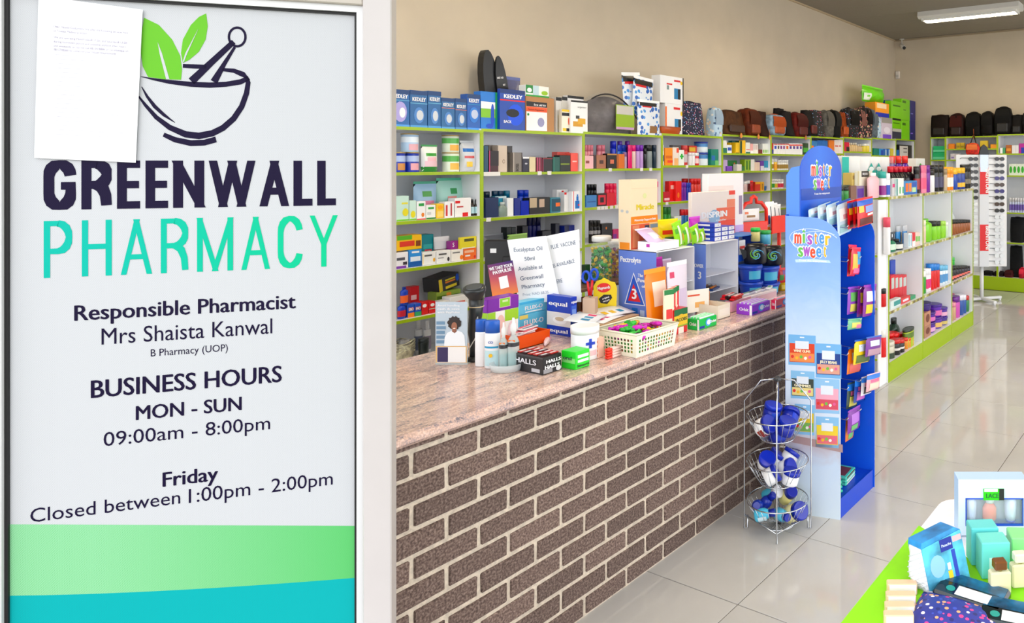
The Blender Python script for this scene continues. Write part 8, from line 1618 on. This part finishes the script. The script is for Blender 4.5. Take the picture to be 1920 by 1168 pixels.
# blue travel set bag with netting side
P = tf(1782, 1102); k = depth(P)/FPX
pb = empty('toiletry_set', P, RI+.42, 'blue printed toiletry set with a white net side', 'gift set'); w, h, d = 92*k, 98*k, .06; pb.rotation_euler.x = -.22
part('body', MB().prism([(-w/2, 0), (w/2, .0), (w/2, h*.93), (w*.38, h), (-w*.46, h*.94), (-w/2, h*.84)], 0, d), mat((60, 140, 206), .3, noise=.3, nscale=14), pb, ry=math.radians(-6))
fr_ = part('printed_front', MB().prism([(-w/2, .002), (w/2, .002), (w/2, h*.93), (-w/2, h*.84)], -.002, -.0005), mat((90, 170, 216), .3, noise=.35, nscale=16), pb, ry=math.radians(-6))
panel(fr_, -w*.06, w*.24, h*.66, h*.88, (24, 40, 140), y=-.0022); lettering(fr_, 'Panache', w*.09, h*.74, w*.24, h*.05, (214, 224, 250), y=-.0036, bold=.02); panel(fr_, w*.18, w*.27, h*.08, h*.64, (40, 70, 170), y=-.0022); panel(fr_, w*.02, w*.12, h*.06, h*.3, (236, 200, 40), y=-.0022); panel(fr_, w*.03, w*.11, h*.32, h*.44, (226, 232, 240), y=-.0022)
blob(fr_, ellipse_poly(-w*.2, h*.45, w*.18, h*.2, 14), (150, 196, 226), y=-.0022); panel(fr_, w*.26, w*.48, h*.76, h*.86, (236, 170, 180), y=-.0022)
pts = [(-w/2, d, 0), (-w/2, 0, 0), (-w/2, 0, h*.84), (-w/2, d, h*.84)]
part('net_side', MB().grid(lambda u, v: (-w/2-.028*math.sin(math.pi*u)*math.sin(math.pi*min(1, v*1.05)), d*(1-u), h*.84*v), 10, 12), mat((236, 238, 240), .6, bump=.8, nscale=120), pb, ry=math.radians(-6))
nm = MB()
for i in range(9):
    nm.tube([(-w/2-.0295*math.sin(math.pi*u)*math.sin(math.pi*min(1, (.04+.1*i+.2*(u-.5))*1.05))-.0015, d*(1-u), h*.84*max(.01, min(.99, .04+.1*i+.2*(u-.5)))) for u in [j/6 for j in range(7)]], .0012, 4)
part('net_cord', nm, mat((206, 210, 216), .6), pb, ry=math.radians(-6))
# stepped white soap cartons
for i, (u, v, vt) in enumerate(((1692, 1116, 1091), (1690, 1136, 1113), (1688, 1154, 1133), (1686, 1182, 1148))):
    P = tf(u, v); k = depth(P)/FPX; carton(P, RI, 56*k, (v-vt)*k*.82, .022, (222, 190, 156), 'white soap carton with tan edges, %s from the front of the row' % ORD[3-i], p=[(.06, .97, .08, .95, (242, 240, 238)), (.3, .7, .4, .46, (206, 200, 200))])
# dark gift packs and a floral pouch lying flat
for i, (u, v, w_, d_, rz, c, lab) in enumerate(((1822, 1122, .165, .1, RI-.55, (24, 34, 40), 'black glossy gift pack with a white card, behind the floral pouch'), (1905, 1166, .16, .1, RI-.35, (26, 40, 44), 'black glossy gift pack with a white card, at the right edge'))):
    P = tf(u, v); q = part('gift_pack', MB().box(-w_/2, w_/2, -d_/2, d_/2, 0, .022, .006), mat(c, .12, noise=.3, nscale=18), None, P, rz); tag(q, lab, 'gift pack')
    part('white_card', MB().box(-.03, .05, -d_*.4, -d_*.02, .022, .0228), mat((236, 234, 236), .5), q); part('teal_seal', MB().lathe([(.011, .022), (.011, .0232)], 14, -.045, -d_*.42+.02), mat((30, 150, 140), .4), q); part('printed_panel', MB().box(-w_*.46, w_*.46, d_*.05, d_*.46, .022, .0226), mat((30, 80, 110), .15, noise=.4, nscale=25), q)
P = tf(1795, 1166); q = part('floral_pouch', MB().grid(lambda u, v: (-.105+.21*u, -.075+.15*v, .002+.026*(math.sin(math.pi*u)*math.sin(math.pi*v))**.4), 12, 10).grid(lambda u, v: (-.105+.21*u, -.075+.15*v, .0), 12, 10), pattern('floral_pouch', (40, 50, 150), [(226, 60, 140), (236, 170, 120), (60, 80, 190), (236, 226, 236), (30, 30, 110)], 75, .4, .5), None, P, RI-.5); tag(q, 'navy and pink floral fabric pouch lying at the table front', 'pouch')
part('zip', MB().tube([(-.105, .074, .004), (.105, .074, .004)], .003, 6), mat((206, 206, 214), .3), q)

# price tags clipped to the shelf edges
tag_me = MB().box(-.016, .016, -.003, -.0004, -.022, .004).mesh('price_tag')
def tags(bay, row, pts, win):
    t = [o for o in COL.objects if o.get('label') == 'white and lime wall shelf unit, %s from the door' % ORD[bay]][0]
    sh = [c for c in t.children if c.name.startswith('shelf')][row]
    for x in pts: p = at(win[0]+x/win[2], 300, Y=SY); link('price_tag', tag_me, mat((226, 224, 220), .5), sh, (p.x-t.location.x, 0, ROWS[bay][row]))
tags(1, 1, (845, 880, 915, 950, 1315, 1400), K3); tags(2, 1, (485, 760, 840), K4); tags(3, 1, (1157,), K4); tags(1, 2, (868,), K7); tags(2, 2, (385, 418, 450, 497, 542), K8); tags(3, 2, (982,), K8)
tg2 = [MB().box(-.022, .022, -.002, -.0004, -.02, 0).mesh('price_tag') for _ in range(3)]
for m_, c in zip(tg2, ((214, 208, 186), (120, 108, 80), (190, 180, 140))): m_.materials.append(mat(c, .5))
for i, z in enumerate(IROW[:3]):
    x = -iw+.08
    while x < iw-.05: link('price_tag', random.choice(tg2), None, il, (x, 0, z)); x += random.uniform(.06, .16)

# goods standing one behind the other: the front one is only as deep as the gap in front of its neighbour
def dep(o): ys = [c[1] for c in o.bound_box]; return max(ys)
fin = {}
for q, x0, x1, z0, z1, yb in ROWSET:
    y0 = q.location.y; d = min(dep(q), yb-y0)
    for r, a0, a1, c0, c1, _ in ROWSET:
        if r is q or r.location.y <= y0+.008: continue
        if min(x1, a1)-max(x0, a0) > .003 and min(z1, c1)-max(z0, c0) > .003: d = min(d, max(.2*dep(q), r.location.y-y0-.002))
    fin[q] = d/dep(q)
for q, k_ in fin.items():
    if k_ < .999: q.scale.y = max(.15, k_)
